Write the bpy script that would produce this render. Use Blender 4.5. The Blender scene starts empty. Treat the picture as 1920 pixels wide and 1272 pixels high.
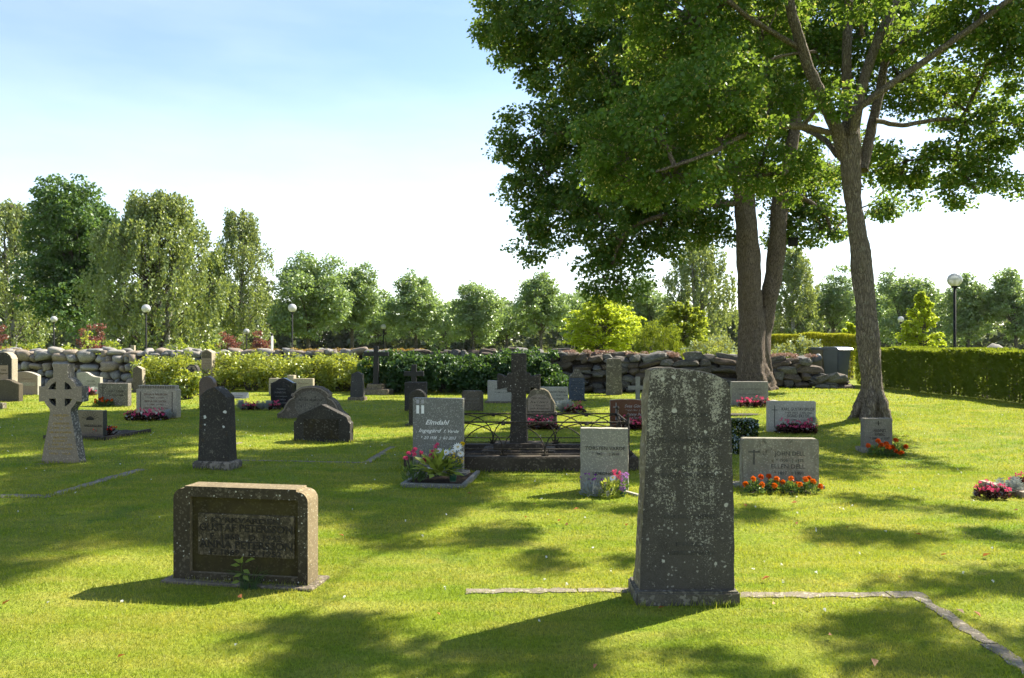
import bpy, bmesh, math, random
import numpy as np
from mathutils import Vector, Matrix, noise as mnoise

# ------------------------------------------------------------------ camera, sky, sun, exposure
scene = bpy.context.scene
COL = scene.collection
R = math.radians
EYE, F, CX, HY = 1.65, 1440.0, 960.0, 640.0        # eye height (m), focal length and horizon in photo pixels

cam_data = bpy.data.cameras.new('camera')
cam_data.lens = 27.0
cam_data.sensor_width = 36.0
cam_data.sensor_fit = 'HORIZONTAL'
cam_data.shift_y = 4.0 / 1920.0
cam_data.clip_end = 3000.0
cam = bpy.data.objects.new('camera', cam_data)
cam.location = (0, 0, EYE)
cam.rotation_euler = (R(90), 0, 0)
COL.objects.link(cam)
scene.camera = cam

SUN_EL, SUN_AZ = R(44.0), R(57.0)                  # azimuth clockwise from the view direction (+Y)
world = bpy.data.worlds.new('World')
scene.world = world
world.use_nodes = True
wn, wl = world.node_tree.nodes, world.node_tree.links
wn.clear()
w_out = wn.new('ShaderNodeOutputWorld')
w_bg = wn.new('ShaderNodeBackground')
w_sky = wn.new('ShaderNodeTexSky')
w_sky.sky_type = 'NISHITA'
w_sky.sun_disc = False
w_sky.sun_elevation = SUN_EL
w_sky.sun_rotation = SUN_AZ
w_sky.altitude = 100
w_sky.air_density = 1.0
w_sky.dust_density = 0.3
w_sky.ozone_density = 1.0
w_bg.inputs['Strength'].default_value = 0.081
# thin high cloud: a bright veil, thicker towards the horizon, streaked by stretched noise
w_tc = wn.new('ShaderNodeTexCoord')
w_sep = wn.new('ShaderNodeSeparateXYZ')
wl.new(w_tc.outputs['Generated'], w_sep.inputs[0])
w_ramp = wn.new('ShaderNodeMapRange')
w_ramp.inputs[1].default_value = 0.0
w_ramp.inputs[2].default_value = 0.32
w_ramp.inputs[3].default_value = 0.45
w_ramp.inputs[4].default_value = 0.05
wl.new(w_sep.outputs['Z'], w_ramp.inputs[0])
w_map = wn.new('ShaderNodeMapping')
w_map.inputs['Rotation'].default_value = (0.0, R(14), R(25))
w_map.inputs['Scale'].default_value = (1.3, 1.3, 6.0)
wl.new(w_tc.outputs['Generated'], w_map.inputs[0])
w_noise = wn.new('ShaderNodeTexNoise')
w_noise.inputs['Scale'].default_value = 1.7
w_noise.inputs['Detail'].default_value = 7
w_noise.inputs['Roughness'].default_value = 0.55
wl.new(w_map.outputs[0], w_noise.inputs['Vector'])
w_nr = wn.new('ShaderNodeMapRange')
w_nr.inputs[1].default_value = 0.35
w_nr.inputs[2].default_value = 0.75
w_nr.inputs[3].default_value = -0.04
w_nr.inputs[4].default_value = 0.10
wl.new(w_noise.outputs['Fac'], w_nr.inputs[0])
w_add = wn.new('ShaderNodeMath'); w_add.operation = 'ADD'; w_add.use_clamp = True
wl.new(w_ramp.outputs[0], w_add.inputs[0])
wl.new(w_nr.outputs[0], w_add.inputs[1])
w_mix = wn.new('ShaderNodeMix'); w_mix.data_type = 'RGBA'
w_mix.inputs[7].default_value = (7.6, 7.8, 8.0, 1)
wl.new(w_add.outputs[0], w_mix.inputs[0])
wl.new(w_sky.outputs[0], w_mix.inputs[6])
wl.new(w_mix.outputs[2], w_bg.inputs['Color'])
wl.new(w_bg.outputs[0], w_out.inputs['Surface'])

sun_data = bpy.data.lights.new('sun', 'SUN')
sun_data.energy = 5.0
sun_data.angle = R(0.53)
sun_data.color = (1.0, 0.92, 0.76)
sun = bpy.data.objects.new('sun', sun_data)
SUN_DIR = Vector((math.sin(SUN_AZ) * math.cos(SUN_EL), math.cos(SUN_AZ) * math.cos(SUN_EL), math.sin(SUN_EL)))
sun.rotation_euler = SUN_DIR.to_track_quat('Z', 'Y').to_euler()
sun.location = SUN_DIR * 60
COL.objects.link(sun)

scene.view_settings.view_transform = 'Standard'
scene.view_settings.look = 'None'
scene.view_settings.exposure = 1.70
scene.view_settings.gamma = 1.0
scene.cycles.use_denoising = True
scene.cycles.max_bounces = 7
scene.cycles.diffuse_bounces = 4
scene.cycles.glossy_bounces = 2
scene.cycles.transmission_bounces = 5
scene.cycles.transparent_max_bounces = 8
scene.cycles.caustics_reflective = False
scene.cycles.caustics_refractive = False
scene.cycles.sample_clamp_indirect = 6.0
scene.cycles.use_adaptive_sampling = True
scene.cycles.adaptive_threshold = 0.02

random.seed(7)
rng = np.random.default_rng(7)

# ------------------------------------------------------------------ terrain and pixel helpers
def sstep(a, b, x):
    t = min(1.0, max(0.0, (x - a) / (b - a)))
    return t * t * (3 - 2 * t)

def gz(x, y):
    rise = 0.22 * sstep(2.5, 8.5, x) * sstep(10.5, 16.5, y)
    und = 0.012 * math.sin(x * 0.9 + 0.6 * y) + 0.010 * math.sin(1.7 * y - 0.5 * x + 1.0)
    return rise + und * sstep(4.0, 9.0, y) * (1 - sstep(40, 60, y))

def at(px, py, d):
    return Vector(((px - CX) / F * d, d, EYE - (py - HY) / F * d))

def ground(px, py):
    """the point of the lawn seen at a photo pixel"""
    d = F * EYE / (py - HY)
    for _ in range(30):
        z = gz((px - CX) / F * d, d)
        d = 0.5 * d + 0.5 * F * (EYE - z) / (py - HY)
    x = (px - CX) / F * d
    return Vector((x, d, gz(x, d)))

# ------------------------------------------------------------------ object helpers
def link(o, parent=None):
    COL.objects.link(o)
    if parent is not None:
        o.parent = parent
    return o

def tag(o, label=None, cat=None, group=None, kind=None):
    if label: o['label'] = label
    if cat: o['category'] = cat
    if group: o['group'] = group
    if kind: o['kind'] = kind
    return o

def thing(name, label, cat, loc=(0, 0, 0), rz=0.0, group=None):
    o = bpy.data.objects.new(name, None)
    o.empty_display_size = 0.2
    o.location = loc
    o.rotation_euler = (0, 0, rz)
    link(o)
    return tag(o, label, cat, group)

def mesh_obj(name, me, mat=None, parent=None, smooth=False, kind=None):
    if mat is not None:
        if len(me.materials): me.materials[0] = mat
        else: me.materials.append(mat)
    if smooth and len(me.polygons):
        me.polygons.foreach_set('use_smooth', np.ones(len(me.polygons), dtype=bool))
    o = bpy.data.objects.new(name, me)
    link(o, parent)
    if kind: o['kind'] = kind
    return o

def bm_obj(name, bm, mat=None, parent=None, smooth=False, kind=None):
    bmesh.ops.recalc_face_normals(bm, faces=bm.faces)
    me = bpy.data.meshes.new(name)
    bm.to_mesh(me)
    bm.free()
    return mesh_obj(name, me, mat, parent, smooth, kind)

def np_mesh(name, verts, faces):
    """verts (N,3), faces (M,k) all with the same k"""
    verts = np.asarray(verts, dtype=np.float32)
    faces = np.asarray(faces, dtype=np.int32)
    me = bpy.data.meshes.new(name)
    m, k = faces.shape
    me.vertices.add(len(verts))
    me.vertices.foreach_set('co', verts.ravel())
    me.loops.add(m * k)
    me.loops.foreach_set('vertex_index', faces.ravel())
    me.polygons.add(m)
    me.polygons.foreach_set('loop_start', np.arange(0, m * k, k, dtype=np.int32))
    me.polygons.foreach_set('loop_total', np.full(m, k, dtype=np.int32))
    me.update(calc_edges=True)
    return me

def copy_tree(o, parent=None):
    c = o.copy()
    COL.objects.link(c)
    c.parent = parent
    for ch in list(o.children):
        copy_tree(ch, c)
    return c

# ------------------------------------------------------------------ materials
class NT:
    def __init__(self, name):
        self.m = bpy.data.materials.new(name)
        self.m.use_nodes = True
        self.t = self.m.node_tree
        self.t.nodes.clear()
        self.out = self.n('ShaderNodeOutputMaterial')
    def n(self, typ, **kw):
        nd = self.t.nodes.new(typ)
        for k, v in kw.items():
            setattr(nd, k, v)
        return nd
    def put(self, sock, v):
        if isinstance(v, bpy.types.NodeSocket):
            self.t.links.new(v, sock)
        elif isinstance(v, (tuple, list)) and len(v) == 3 and sock.type == 'RGBA':
            sock.default_value = (*v, 1)
        else:
            sock.default_value = v
    def coord(self, which='Object'):
        return self.n('ShaderNodeTexCoord').outputs[which]
    def pos(self):
        return self.n('ShaderNodeNewGeometry').outputs['Position']
    def island(self):
        return self.n('ShaderNodeNewGeometry').outputs['Random Per Island']
    def mapping(self, vec, scale=(1, 1, 1), loc=(0, 0, 0), rot=(0, 0, 0)):
        nd = self.n('ShaderNodeMapping')
        self.put(nd.inputs['Vector'], vec)
        nd.inputs['Scale'].default_value = scale
        nd.inputs['Location'].default_value = loc
        nd.inputs['Rotation'].default_value = rot
        return nd.outputs[0]
    def noise(self, vec, scale, detail=4.0, rough=0.55, dist=0.0):
        nd = self.n('ShaderNodeTexNoise')
        self.put(nd.inputs['Vector'], vec)
        nd.inputs['Scale'].default_value = scale
        nd.inputs['Detail'].default_value = detail
        nd.inputs['Roughness'].default_value = rough
        nd.inputs['Distortion'].default_value = dist
        return nd.outputs['Fac']
    def voronoi(self, vec, scale, feature='F1', out='Distance', rand=1.0):
        nd = self.n('ShaderNodeTexVoronoi', feature=feature)
        self.put(nd.inputs['Vector'], vec)
        nd.inputs['Scale'].default_value = scale
        nd.inputs['Randomness'].default_value = rand
        return nd.outputs[out]
    def rng(self, v, a, b, c=0.0, d=1.0, smooth=False):
        nd = self.n('ShaderNodeMapRange')
        if smooth: nd.interpolation_type = 'SMOOTHSTEP'
        self.put(nd.inputs[0], v)
        for i, q in enumerate((a, b, c, d)):
            self.put(nd.inputs[i + 1], q)
        return nd.outputs[0]
    def math(self, op, a, b=0.0, clamp=False):
        nd = self.n('ShaderNodeMath', operation=op, use_clamp=clamp)
        self.put(nd.inputs[0], a)
        self.put(nd.inputs[1], b)
        return nd.outputs[0]
    def mix(self, f, a, b, blend='MIX'):
        nd = self.n('ShaderNodeMix', data_type='RGBA', blend_type=blend)
        self.put(nd.inputs[0], f)
        self.put(nd.inputs[6], a)
        self.put(nd.inputs[7], b)
        return nd.outputs[2]
    def bump(self, h, strength=0.3, dist=0.01):
        nd = self.n('ShaderNodeBump')
        nd.inputs['Strength'].default_value = strength
        nd.inputs['Distance'].default_value = dist
        self.put(nd.inputs['Height'], h)
        return nd.outputs[0]
    def principled(self, color, rough=0.8, normal=None, metallic=0.0, spec=0.3):
        nd = self.n('ShaderNodeBsdfPrincipled')
        self.put(nd.inputs['Base Color'], color)
        self.put(nd.inputs['Roughness'], rough)
        nd.inputs['Metallic'].default_value = metallic
        nd.inputs['Specular IOR Level'].default_value = spec
        if normal is not None: self.put(nd.inputs['Normal'], normal)
        return nd.outputs[0]
    def surf(self, s):
        self.t.links.new(s, self.out.inputs['Surface'])
        return self.m

def plain_mat(name, color, rough=0.6, metallic=0.0, spec=0.4, var=0.15, scale=6.0):
    t = NT(name)
    n = t.noise(t.coord(), scale, 5)
    c2 = tuple(c * (1 - var) for c in color)
    c = t.mix(t.rng(n, 0.35, 0.65), color, c2)
    return t.surf(t.principled(c, rough, None, metallic, spec))

def stone_mat(name, c1, c2, grain=220.0, grain_amt=0.35, lichen=None, moss=None, spots=None,
              rough=0.85, bump=0.25, spec=0.25, streak=0.0, big=3.0, tone=0.78, wm=1.0):
    """granite or concrete: large tone patches, fine crystals, crusty lichen, round lichen spots, moss"""
    warm = ((1 + 0.07 * wm) * tone, 1.0 * tone, (1 - 0.14 * wm) * tone)
    c1, c2 = tuple(q * w for q, w in zip(c1, warm)), tuple(q * w for q, w in zip(c2, warm))
    if lichen: lichen = (tuple(q * w for q, w in zip(lichen[0], warm)), *lichen[1:])
    t = NT(name)
    co = t.coord()
    c = t.mix(t.rng(t.noise(co, big, 5, 0.6), 0.35, 0.68), c1, c2)
    g = t.noise(co, grain, 2, 0.7)
    c = t.mix(t.rng(g, 0.30, 0.72), c, t.mix(1.0, c, (1 - grain_amt,) * 3, 'MULTIPLY'))
    g2 = t.voronoi(co, grain * 0.55, 'F1', 'Color')
    sepv = t.n('ShaderNodeSeparateColor'); t.put(sepv.inputs[0], g2)
    c = t.mix(t.rng(sepv.outputs[0], 0.80, 0.95, 0, grain_amt), c, tuple(min(1, q * 2.0 + 0.04) for q in c1))
    height = t.math('MULTIPLY', g, 0.35)
    if streak:
        sv = t.noise(t.mapping(co, (14, 14, 1.2)), 1.0, 5, 0.6)
        c = t.mix(t.rng(sv, 0.48, 0.70, 0, streak), c, tuple(q * 0.35 for q in c1))
    if moss:
        col, lo, hi = moss
        mm = t.rng(t.noise(co, 5.0, 7, 0.65), lo, hi)
        c = t.mix(mm, c, t.mix(t.noise(co, 60, 2), col, tuple(q * 0.55 for q in col)))
    if lichen:
        col, lo, hi, sc = lichen
        l1 = t.noise(t.mapping(co, (1, 1, 0.7)), sc, 9, 0.72, 0.3)
        lm = t.rng(l1, lo, hi)
        lc = t.mix(t.rng(t.noise(co, sc * 4, 3), 0.3, 0.7), col, tuple(q * 0.62 for q in col))
        c = t.mix(lm, c, lc)
        height = t.math('ADD', height, t.math('MULTIPLY', lm, 0.6))
    if spots:
        col, sc, size = spots
        wv = t.n('ShaderNodeVectorMath', operation='ADD')
        t.put(wv.inputs[0], co)
        nn = t.n('ShaderNodeTexNoise'); t.put(nn.inputs['Vector'], co); nn.inputs['Scale'].default_value = sc * 2.5
        sca = t.n('ShaderNodeVectorMath', operation='SCALE'); t.put(sca.inputs[0], nn.outputs['Color']); sca.inputs['Scale'].default_value = 0.35 / sc
        t.put(wv.inputs[1], sca.outputs[0])
        vd = t.n('ShaderNodeTexVoronoi'); t.put(vd.inputs['Vector'], wv.outputs[0]); vd.inputs['Scale'].default_value = sc
        sp = t.n('ShaderNodeSeparateColor'); t.put(sp.inputs[0], vd.outputs['Color'])
        rad = t.rng(sp.outputs[0], 0.35, 1.0, 0.0, size)
        inside = t.math('SUBTRACT', rad, vd.outputs['Distance'])
        sm = t.rng(inside, 0.0, 0.06)
        c = t.mix(sm, c, t.mix(sp.outputs[1], col, tuple(q * 0.7 for q in col)))
    nrm = t.bump(height, bump, 0.008)
    return t.surf(t.principled(c, rough, nrm, 0.0, spec))

def leaf_mat(name, dark, light, trans=None, tf=0.42, gloss=0.10, rough=0.42, hue=0.0, patch=0.35):
    """leaves: diffuse and translucent, a colour per leaf, a thin waxy gloss"""
    t = NT(name)
    isl = t.island()
    pn = t.rng(t.noise(t.pos(), 0.9, 3), 0.3, 0.7)
    f = t.math('ADD', t.math('MULTIPLY', isl, 1 - patch), t.math('MULTIPLY', pn, patch), True)
    c = t.mix(f, dark, light)
    if trans is None:
        trans = tuple(min(1, a) for a in (light[0] * 2.0, light[1] * 1.7, light[2] * 0.7))
    df = t.n('ShaderNodeBsdfDiffuse'); t.put(df.inputs[0], c)
    tr = t.n('ShaderNodeBsdfTranslucent'); t.put(tr.inputs[0], t.mix(isl, trans, tuple(q * 0.7 for q in trans)))
    mx = t.n('ShaderNodeMixShader'); mx.inputs[0].default_value = tf
    t.put(mx.inputs[1], df.outputs[0]); t.put(mx.inputs[2], tr.outputs[0])
    gl = t.n('ShaderNodeBsdfGlossy'); gl.inputs['Color'].default_value = (0.9, 0.95, 0.9, 1); gl.inputs['Roughness'].default_value = rough
    mg = t.n('ShaderNodeMixShader'); mg.inputs[0].default_value = gloss
    t.put(mg.inputs[1], mx.outputs[0]); t.put(mg.inputs[2], gl.outputs[0])
    return t.surf(mg.outputs[0])

def lawn_color(t):
    p = t.pos()
    n1 = t.rng(t.noise(p, 0.55, 5, 0.6), 0.35, 0.68)
    n2 = t.rng(t.noise(t.mapping(p, (1.0, 3.0, 1.0)), 1.3, 6, 0.65), 0.40, 0.70)
    c = t.mix(n1, (0.138, 0.205, 0.016), (0.228, 0.262, 0.028))
    c = t.mix(t.math('MULTIPLY', n2, 0.65), c, (0.335, 0.290, 0.070))
    dry = t.rng(t.noise(p, 2.3, 6, 0.7), 0.62, 0.78)
    c = t.mix(t.math('MULTIPLY', dry, 0.55), c, (0.40, 0.30, 0.13))
    clover = t.rng(t.noise(p, 1.15, 5, 0.62), 0.60, 0.68)
    c = t.mix(t.math('MULTIPLY', clover, 0.55), c, (0.085, 0.170, 0.024))
    bare = t.rng(t.noise(p, 3.4, 4, 0.6), 0.715, 0.76)
    c = t.mix(t.math('MULTIPLY', bare, 0.7), c, (0.17, 0.125, 0.07))
    return c

def make_lawn_mat():
    t = NT('lawn')
    p = t.pos()
    c = lawn_color(t)
    fine = t.noise(t.mapping(p, (1, 0.6, 1)), 42.0, 4, 0.75)
    c = t.mix(t.rng(fine, 0.30, 0.72), t.mix(1.0, c, (0.45, 0.52, 0.40), 'MULTIPLY'), t.mix(1.0, c, (1.20, 1.18, 1.2), 'MULTIPLY'))
    h = t.math('ADD', fine, t.math('MULTIPLY', t.noise(p, 9.0, 3), 0.8))
    nrm = t.bump(h, 0.9, 0.03)
    return t.surf(t.principled(c, 0.95, nrm, 0.0, 0.1))

def make_blade_mat():
    t = NT('grass_blades')
    isl = t.island()
    c = lawn_color(t)
    c = t.mix(isl, t.mix(1.0, c, (0.75, 0.85, 0.7), 'MULTIPLY'), t.mix(1.0, c, (1.5, 1.35, 1.45), 'MULTIPLY'))
    df = t.n('ShaderNodeBsdfDiffuse'); t.put(df.inputs[0], c)
    tr = t.n('ShaderNodeBsdfTranslucent'); t.put(tr.inputs[0], t.mix(1.0, c, (1.5, 1.5, 0.8), 'MULTIPLY'))
    mx = t.n('ShaderNodeMixShader'); mx.inputs[0].default_value = 0.45
    t.put(mx.inputs[1], df.outputs[0]); t.put(mx.inputs[2], tr.outputs[0])
    gl = t.n('ShaderNodeBsdfGlossy'); gl.inputs['Roughness'].default_value = 0.45
    mg = t.n('ShaderNodeMixShader'); mg.inputs[0].default_value = 0.012
    t.put(mg.inputs[1], mx.outputs[0]); t.put(mg.inputs[2], gl.outputs[0])
    return t.surf(mg.outputs[0])

def bark_mat(name, c1, c2, lich=(0.30, 0.31, 0.24), lo=0.58, sc=34.0):
    """cracked plates drawn out along the trunk, with lichen patches"""
    t = NT(name)
    co = t.coord()
    nn = t.n('ShaderNodeTexNoise'); t.put(nn.inputs['Vector'], t.mapping(co, (1, 1, 0.5))); nn.inputs['Scale'].default_value = 5.0; nn.inputs['Detail'].default_value = 4
    sca = t.n('ShaderNodeVectorMath', operation='SCALE'); t.put(sca.inputs[0], nn.outputs['Color']); sca.inputs['Scale'].default_value = 0.16
    add = t.n('ShaderNodeVectorMath', operation='ADD'); t.put(add.inputs[0], co); t.put(add.inputs[1], sca.outputs[0])
    w = t.mapping(add.outputs[0], (1, 1, 0.13))
    e1 = t.voronoi(w, sc, 'DISTANCE_TO_EDGE')
    e2 = t.voronoi(t.mapping(add.outputs[0], (1, 1, 0.30)), sc * 2.3, 'DISTANCE_TO_EDGE')
    plate = t.math('MULTIPLY', t.rng(e1, 0.0, 0.22, 0.25, 1, True), t.rng(e2, 0.0, 0.12, 0.6, 1, True))
    fine = t.noise(t.mapping(co, (1, 1, 0.4)), 70.0, 4, 0.7)
    h = t.math('ADD', plate, t.math('MULTIPLY', fine, 0.35))
    c = t.mix(t.rng(h, 0.35, 1.15), c2, c1)
    c = t.mix(t.rng(t.noise(co, 1.6, 4, 0.6), 0.40, 0.65, 0, 0.35), c, tuple(q * 0.6 for q in c1))
    c = t.mix(t.math('MULTIPLY', t.rng(t.noise(co, 6.0, 8, 0.72), lo, lo + 0.08, 0, 0.75), plate), c, lich)
    return t.surf(t.principled(c, 0.92, t.bump(h, 1.0, 0.03), 0.0, 0.15))

M = {}
M['lawn'] = make_lawn_mat()
M['blades'] = make_blade_mat()
# headstone materials (own base colours, except where sunlight is painted in)
M['s_big'] = None  # built below, lichen follows the slab's height
M['s_moss'] = stone_mat('mossy_concrete', (0.060, 0.050, 0.022), (0.030, 0.025, 0.012), 160, 0.3, None, ((0.070, 0.058, 0.016), 0.45, 0.7), None, 0.95, 0.3)
M['s_frame'] = stone_mat('sunlit_weathered_concrete', (0.265, 0.222, 0.150), (0.185, 0.156, 0.106), 150, 0.3, ((0.42, 0.38, 0.27), 0.60, 0.68, 28), None, ((0.5, 0.48, 0.38), 40, 0.22), 0.95, 0.3)  # paler copy of the frame concrete, sunlight put into its colour
M['s_plate'] = stone_mat('lichened_plate', (0.090, 0.078, 0.055), (0.05, 0.043, 0.03), 120, 0.4, ((0.25, 0.215, 0.155), 0.48, 0.60, 44), None, ((0.50, 0.48, 0.42), 40, 0.24), 0.95, 0.6)
M['s_plinth'] = stone_mat('plinth_concrete', (0.22, 0.19, 0.16), (0.13, 0.115, 0.10), 120, 0.35, ((0.36, 0.32, 0.27), 0.52, 0.60, 22), None, None, 0.95, 0.5)
M['s_grey'] = stone_mat('grey_granite', (0.235, 0.245, 0.245), (0.19, 0.20, 0.20), 210, 0.55, None, None, None, 0.55, 0.1, 0.4)
M['s_greyrough'] = stone_mat('rough_grey_granite', (0.34, 0.345, 0.325), (0.28, 0.285, 0.265), 190, 0.35, None, None, None, 0.85, 0.2)
M['s_pale'] = stone_mat('pale_granite', (0.44, 0.41, 0.35), (0.36, 0.33, 0.28), 150, 0.35, ((0.25, 0.22, 0.18), 0.62, 0.70, 22), None, ((0.18, 0.16, 0.13), 46, 0.25), 0.85, 0.25)
M['s_dell'] = stone_mat('stained_granite', (0.34, 0.34, 0.30), (0.22, 0.215, 0.185), 170, 0.3, ((0.11, 0.105, 0.09), 0.56, 0.66, 9), None, None, 0.9, 0.3, 0.2, 0.35, 5.0)
M['s_white'] = stone_mat('light_grey_granite', (0.45, 0.45, 0.43), (0.38, 0.38, 0.36), 170, 0.3, None, None, None, 0.8, 0.15)
M['s_dark'] = stone_mat('dark_granite', (0.052, 0.048, 0.043), (0.032, 0.030, 0.028), 170, 0.35, ((0.17, 0.16, 0.13), 0.64, 0.72, 20), None, ((0.48, 0.47, 0.42), 20, 0.24), 0.75, 0.25)
M['s_obelisk'] = stone_mat('lichened_dark_granite', (0.060, 0.056, 0.050), (0.034, 0.032, 0.030), 150, 0.35, ((0.30, 0.29, 0.24), 0.60, 0.66, 12), ((0.085, 0.055, 0.02), 0.58, 0.7), ((0.55, 0.54, 0.49), 11, 0.30), 0.8, 0.4)
M['s_black'] = stone_mat('polished_black_granite', (0.022, 0.024, 0.030), (0.016, 0.017, 0.022), 200, 0.3, None, None, None, 0.14, 0.02, 0.6)
M['s_brown'] = stone_mat('brown_grey_granite', (0.155, 0.135, 0.112), (0.095, 0.083, 0.070), 150, 0.4, ((0.26, 0.24, 0.20), 0.60, 0.68, 18), None, ((0.40, 0.38, 0.33), 26, 0.25), 0.9, 0.35)
M['s_celtic'] = stone_mat('pinkish_granite', (0.325, 0.272, 0.222), (0.275, 0.228, 0.186), 190, 0.35, None, None, None, 0.6, 0.08, 0.4)
M['s_celtic_side'] = stone_mat('split_granite', (0.20, 0.20, 0.195), (0.11, 0.115, 0.118), 90, 0.7, ((0.42, 0.42, 0.41), 0.55, 0.63, 26), None, None, 0.9, 0.9)
M['s_red'] = stone_mat('red_granite', (0.115, 0.030, 0.018), (0.085, 0.022, 0.014), 200, 0.35, None, None, None, 0.22, 0.03, 0.5)
M['s_blue'] = stone_mat('blue_slate', (0.075, 0.098, 0.145), (0.055, 0.072, 0.110), 120, 0.25, None, None, ((0.34, 0.31, 0.22), 24, 0.34), 0.7, 0.15)
M['s_rose'] = stone_mat('rose_granite', (0.36, 0.28, 0.23), (0.30, 0.23, 0.19), 180, 0.3, None, None, None, 0.6, 0.1)
M['s_roughslab'] = stone_mat('rough_slab', (0.23, 0.215, 0.185), (0.14, 0.13, 0.115), 60, 0.55, None, None, None, 0.95, 0.8)
M['s_kerb'] = stone_mat('kerb_concrete', (0.30, 0.275, 0.23), (0.19, 0.175, 0.15), 90, 0.4, ((0.46, 0.44, 0.38), 0.56, 0.64, 14), ((0.10, 0.095, 0.03), 0.60, 0.75), None, 0.95, 0.6)
M['s_darkkerb'] = stone_mat('dark_concrete', (0.095, 0.082, 0.068), (0.050, 0.044, 0.038), 90, 0.4, ((0.22, 0.20, 0.16), 0.60, 0.68, 22), None, None, 0.95, 0.5)
M['field'] = [stone_mat('fieldstone_pale', (0.40, 0.365, 0.31), (0.27, 0.245, 0.21), 60, 0.35, ((0.17, 0.16, 0.13), 0.58, 0.68, 6), None, None, 0.95, 0.5, 0.15, 0, 2.0, 0.80, -0.35),
              stone_mat('fieldstone_grey', (0.30, 0.285, 0.26), (0.19, 0.18, 0.165), 60, 0.35, ((0.42, 0.41, 0.36), 0.60, 0.68, 6), None, None, 0.95, 0.5, 0.15, 0, 2.0, 0.80, -0.35),
              stone_mat('fieldstone_warm', (0.36, 0.29, 0.22), (0.22, 0.18, 0.14), 60, 0.35, ((0.40, 0.39, 0.34), 0.62, 0.70, 7), ((0.09, 0.08, 0.03), 0.60, 0.75), None, 0.95, 0.5, 0.15, 0, 2.0, 0.80, -0.35)]
M['fieldd'] = [stone_mat('wallstone_dark', (0.16, 0.145, 0.125), (0.085, 0.078, 0.068), 60, 0.4, ((0.34, 0.33, 0.29), 0.58, 0.66, 8), None, None, 0.95, 0.6, 0.15, 0, 2.5, 0.80, -0.35),
               stone_mat('wallstone_grey', (0.21, 0.20, 0.18), (0.12, 0.115, 0.10), 60, 0.4, ((0.42, 0.41, 0.37), 0.55, 0.63, 8), None, None, 0.95, 0.6, 0.15, 0, 2.5, 0.80, -0.35),
               stone_mat('wallstone_brown', (0.17, 0.135, 0.105), (0.10, 0.078, 0.06), 60, 0.4, ((0.30, 0.28, 0.24), 0.60, 0.68, 8), ((0.07, 0.065, 0.02), 0.60, 0.75), None, 0.95, 0.6, 0.15, 0, 2.5, 0.80, -0.35)]
M['soil'] = stone_mat('dark_soil', (0.055, 0.038, 0.026), (0.028, 0.02, 0.014), 70, 0.5, None, None, None, 1.0, 1.0)
M['iron'] = stone_mat('lichened_iron', (0.050, 0.042, 0.032), (0.022, 0.020, 0.018), 90, 0.4, ((0.24, 0.21, 0.13), 0.56, 0.64, 18), None, None, 0.8, 0.3)
M['blackiron'] = plain_mat('black_iron', (0.010, 0.010, 0.012), 0.55, 0.0, 0.3)
M['t_dark'] = plain_mat('engraved_dark', (0.028, 0.026, 0.023), 0.9, 0, 0.1)
M['t_soft'] = plain_mat('engraved_worn', (0.11, 0.105, 0.09), 0.95, 0, 0.1, 0.5, 30)
M['t_worn'] = plain_mat('engraved_faint', (0.045, 0.040, 0.032), 0.95, 0, 0.1, 0.5, 30)
M['t_white'] = plain_mat('painted_white_lettering', (0.80, 0.79, 0.74), 0.7, 0, 0.2, 0.05)
M['t_pale'] = plain_mat('pale_lettering', (0.17, 0.165, 0.15), 0.8, 0, 0.2, 0.3, 30)
M['t_gold'] = plain_mat('gilt_lettering', (0.44, 0.29, 0.06), 0.5, 0.2, 0.4, 0.5, 40)
M['t_grey'] = plain_mat('silver_grey_lettering', (0.34, 0.33, 0.33), 0.6, 0, 0.3, 0.15, 30)
M['t_brown'] = plain_mat('brown_lettering', (0.16, 0.10, 0.07), 0.8, 0, 0.2)
M['bark'] = bark_mat('linden_bark', (0.295, 0.245, 0.190), (0.075, 0.060, 0.047), (0.36, 0.35, 0.28), 0.57)
M['bark2'] = bark_mat('old_linden_bark', (0.270, 0.212, 0.165), (0.066, 0.050, 0.040), (0.24, 0.21, 0.17), 0.62)
M['bark_bg'] = bark_mat('grey_bark', (0.17, 0.15, 0.125), (0.06, 0.052, 0.045))
M['bark_birch'] = bark_mat('birch_bark', (0.52, 0.50, 0.47), (0.08, 0.075, 0.07), (0.60, 0.58, 0.55), 0.5)
M['lf_linden'] = leaf_mat('linden_leaf', (0.039, 0.097, 0.020), (0.086, 0.174, 0.030), (0.258, 0.381, 0.037), 0.42, 0.021)
M['lf_linden2'] = leaf_mat('old_linden_leaf', (0.029, 0.074, 0.019), (0.065, 0.128, 0.030), (0.252, 0.373, 0.036), 0.40, 0.018)
M['lf_bract'] = leaf_mat('linden_bract', (0.307, 0.326, 0.086), (0.461, 0.442, 0.134), (0.624, 0.593, 0.140), 0.45, 0.015)
M['lf_maple'] = leaf_mat('maple_leaf', (0.034, 0.078, 0.019), (0.072, 0.140, 0.031), (0.170, 0.281, 0.043), 0.38, 0.030)
M['lf_birch'] = leaf_mat('birch_leaf', (0.077, 0.120, 0.035), (0.173, 0.222, 0.069), (0.356, 0.421, 0.081), 0.40, 0.04)
M['lf_round'] = leaf_mat('whitebeam_leaf', (0.081, 0.136, 0.047), (0.221, 0.304, 0.112), (0.353, 0.495, 0.104), 0.38, 0.07)
M['lf_yellow'] = leaf_mat('golden_maple_leaf', (0.22, 0.29, 0.018), (0.40, 0.46, 0.03), (0.66, 0.76, 0.05), 0.48, 0.02)
M['lf_lime'] = leaf_mat('fresh_green_leaf', (0.111, 0.176, 0.023), (0.247, 0.299, 0.046), (0.528, 0.600, 0.048), 0.45, 0.030)
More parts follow.
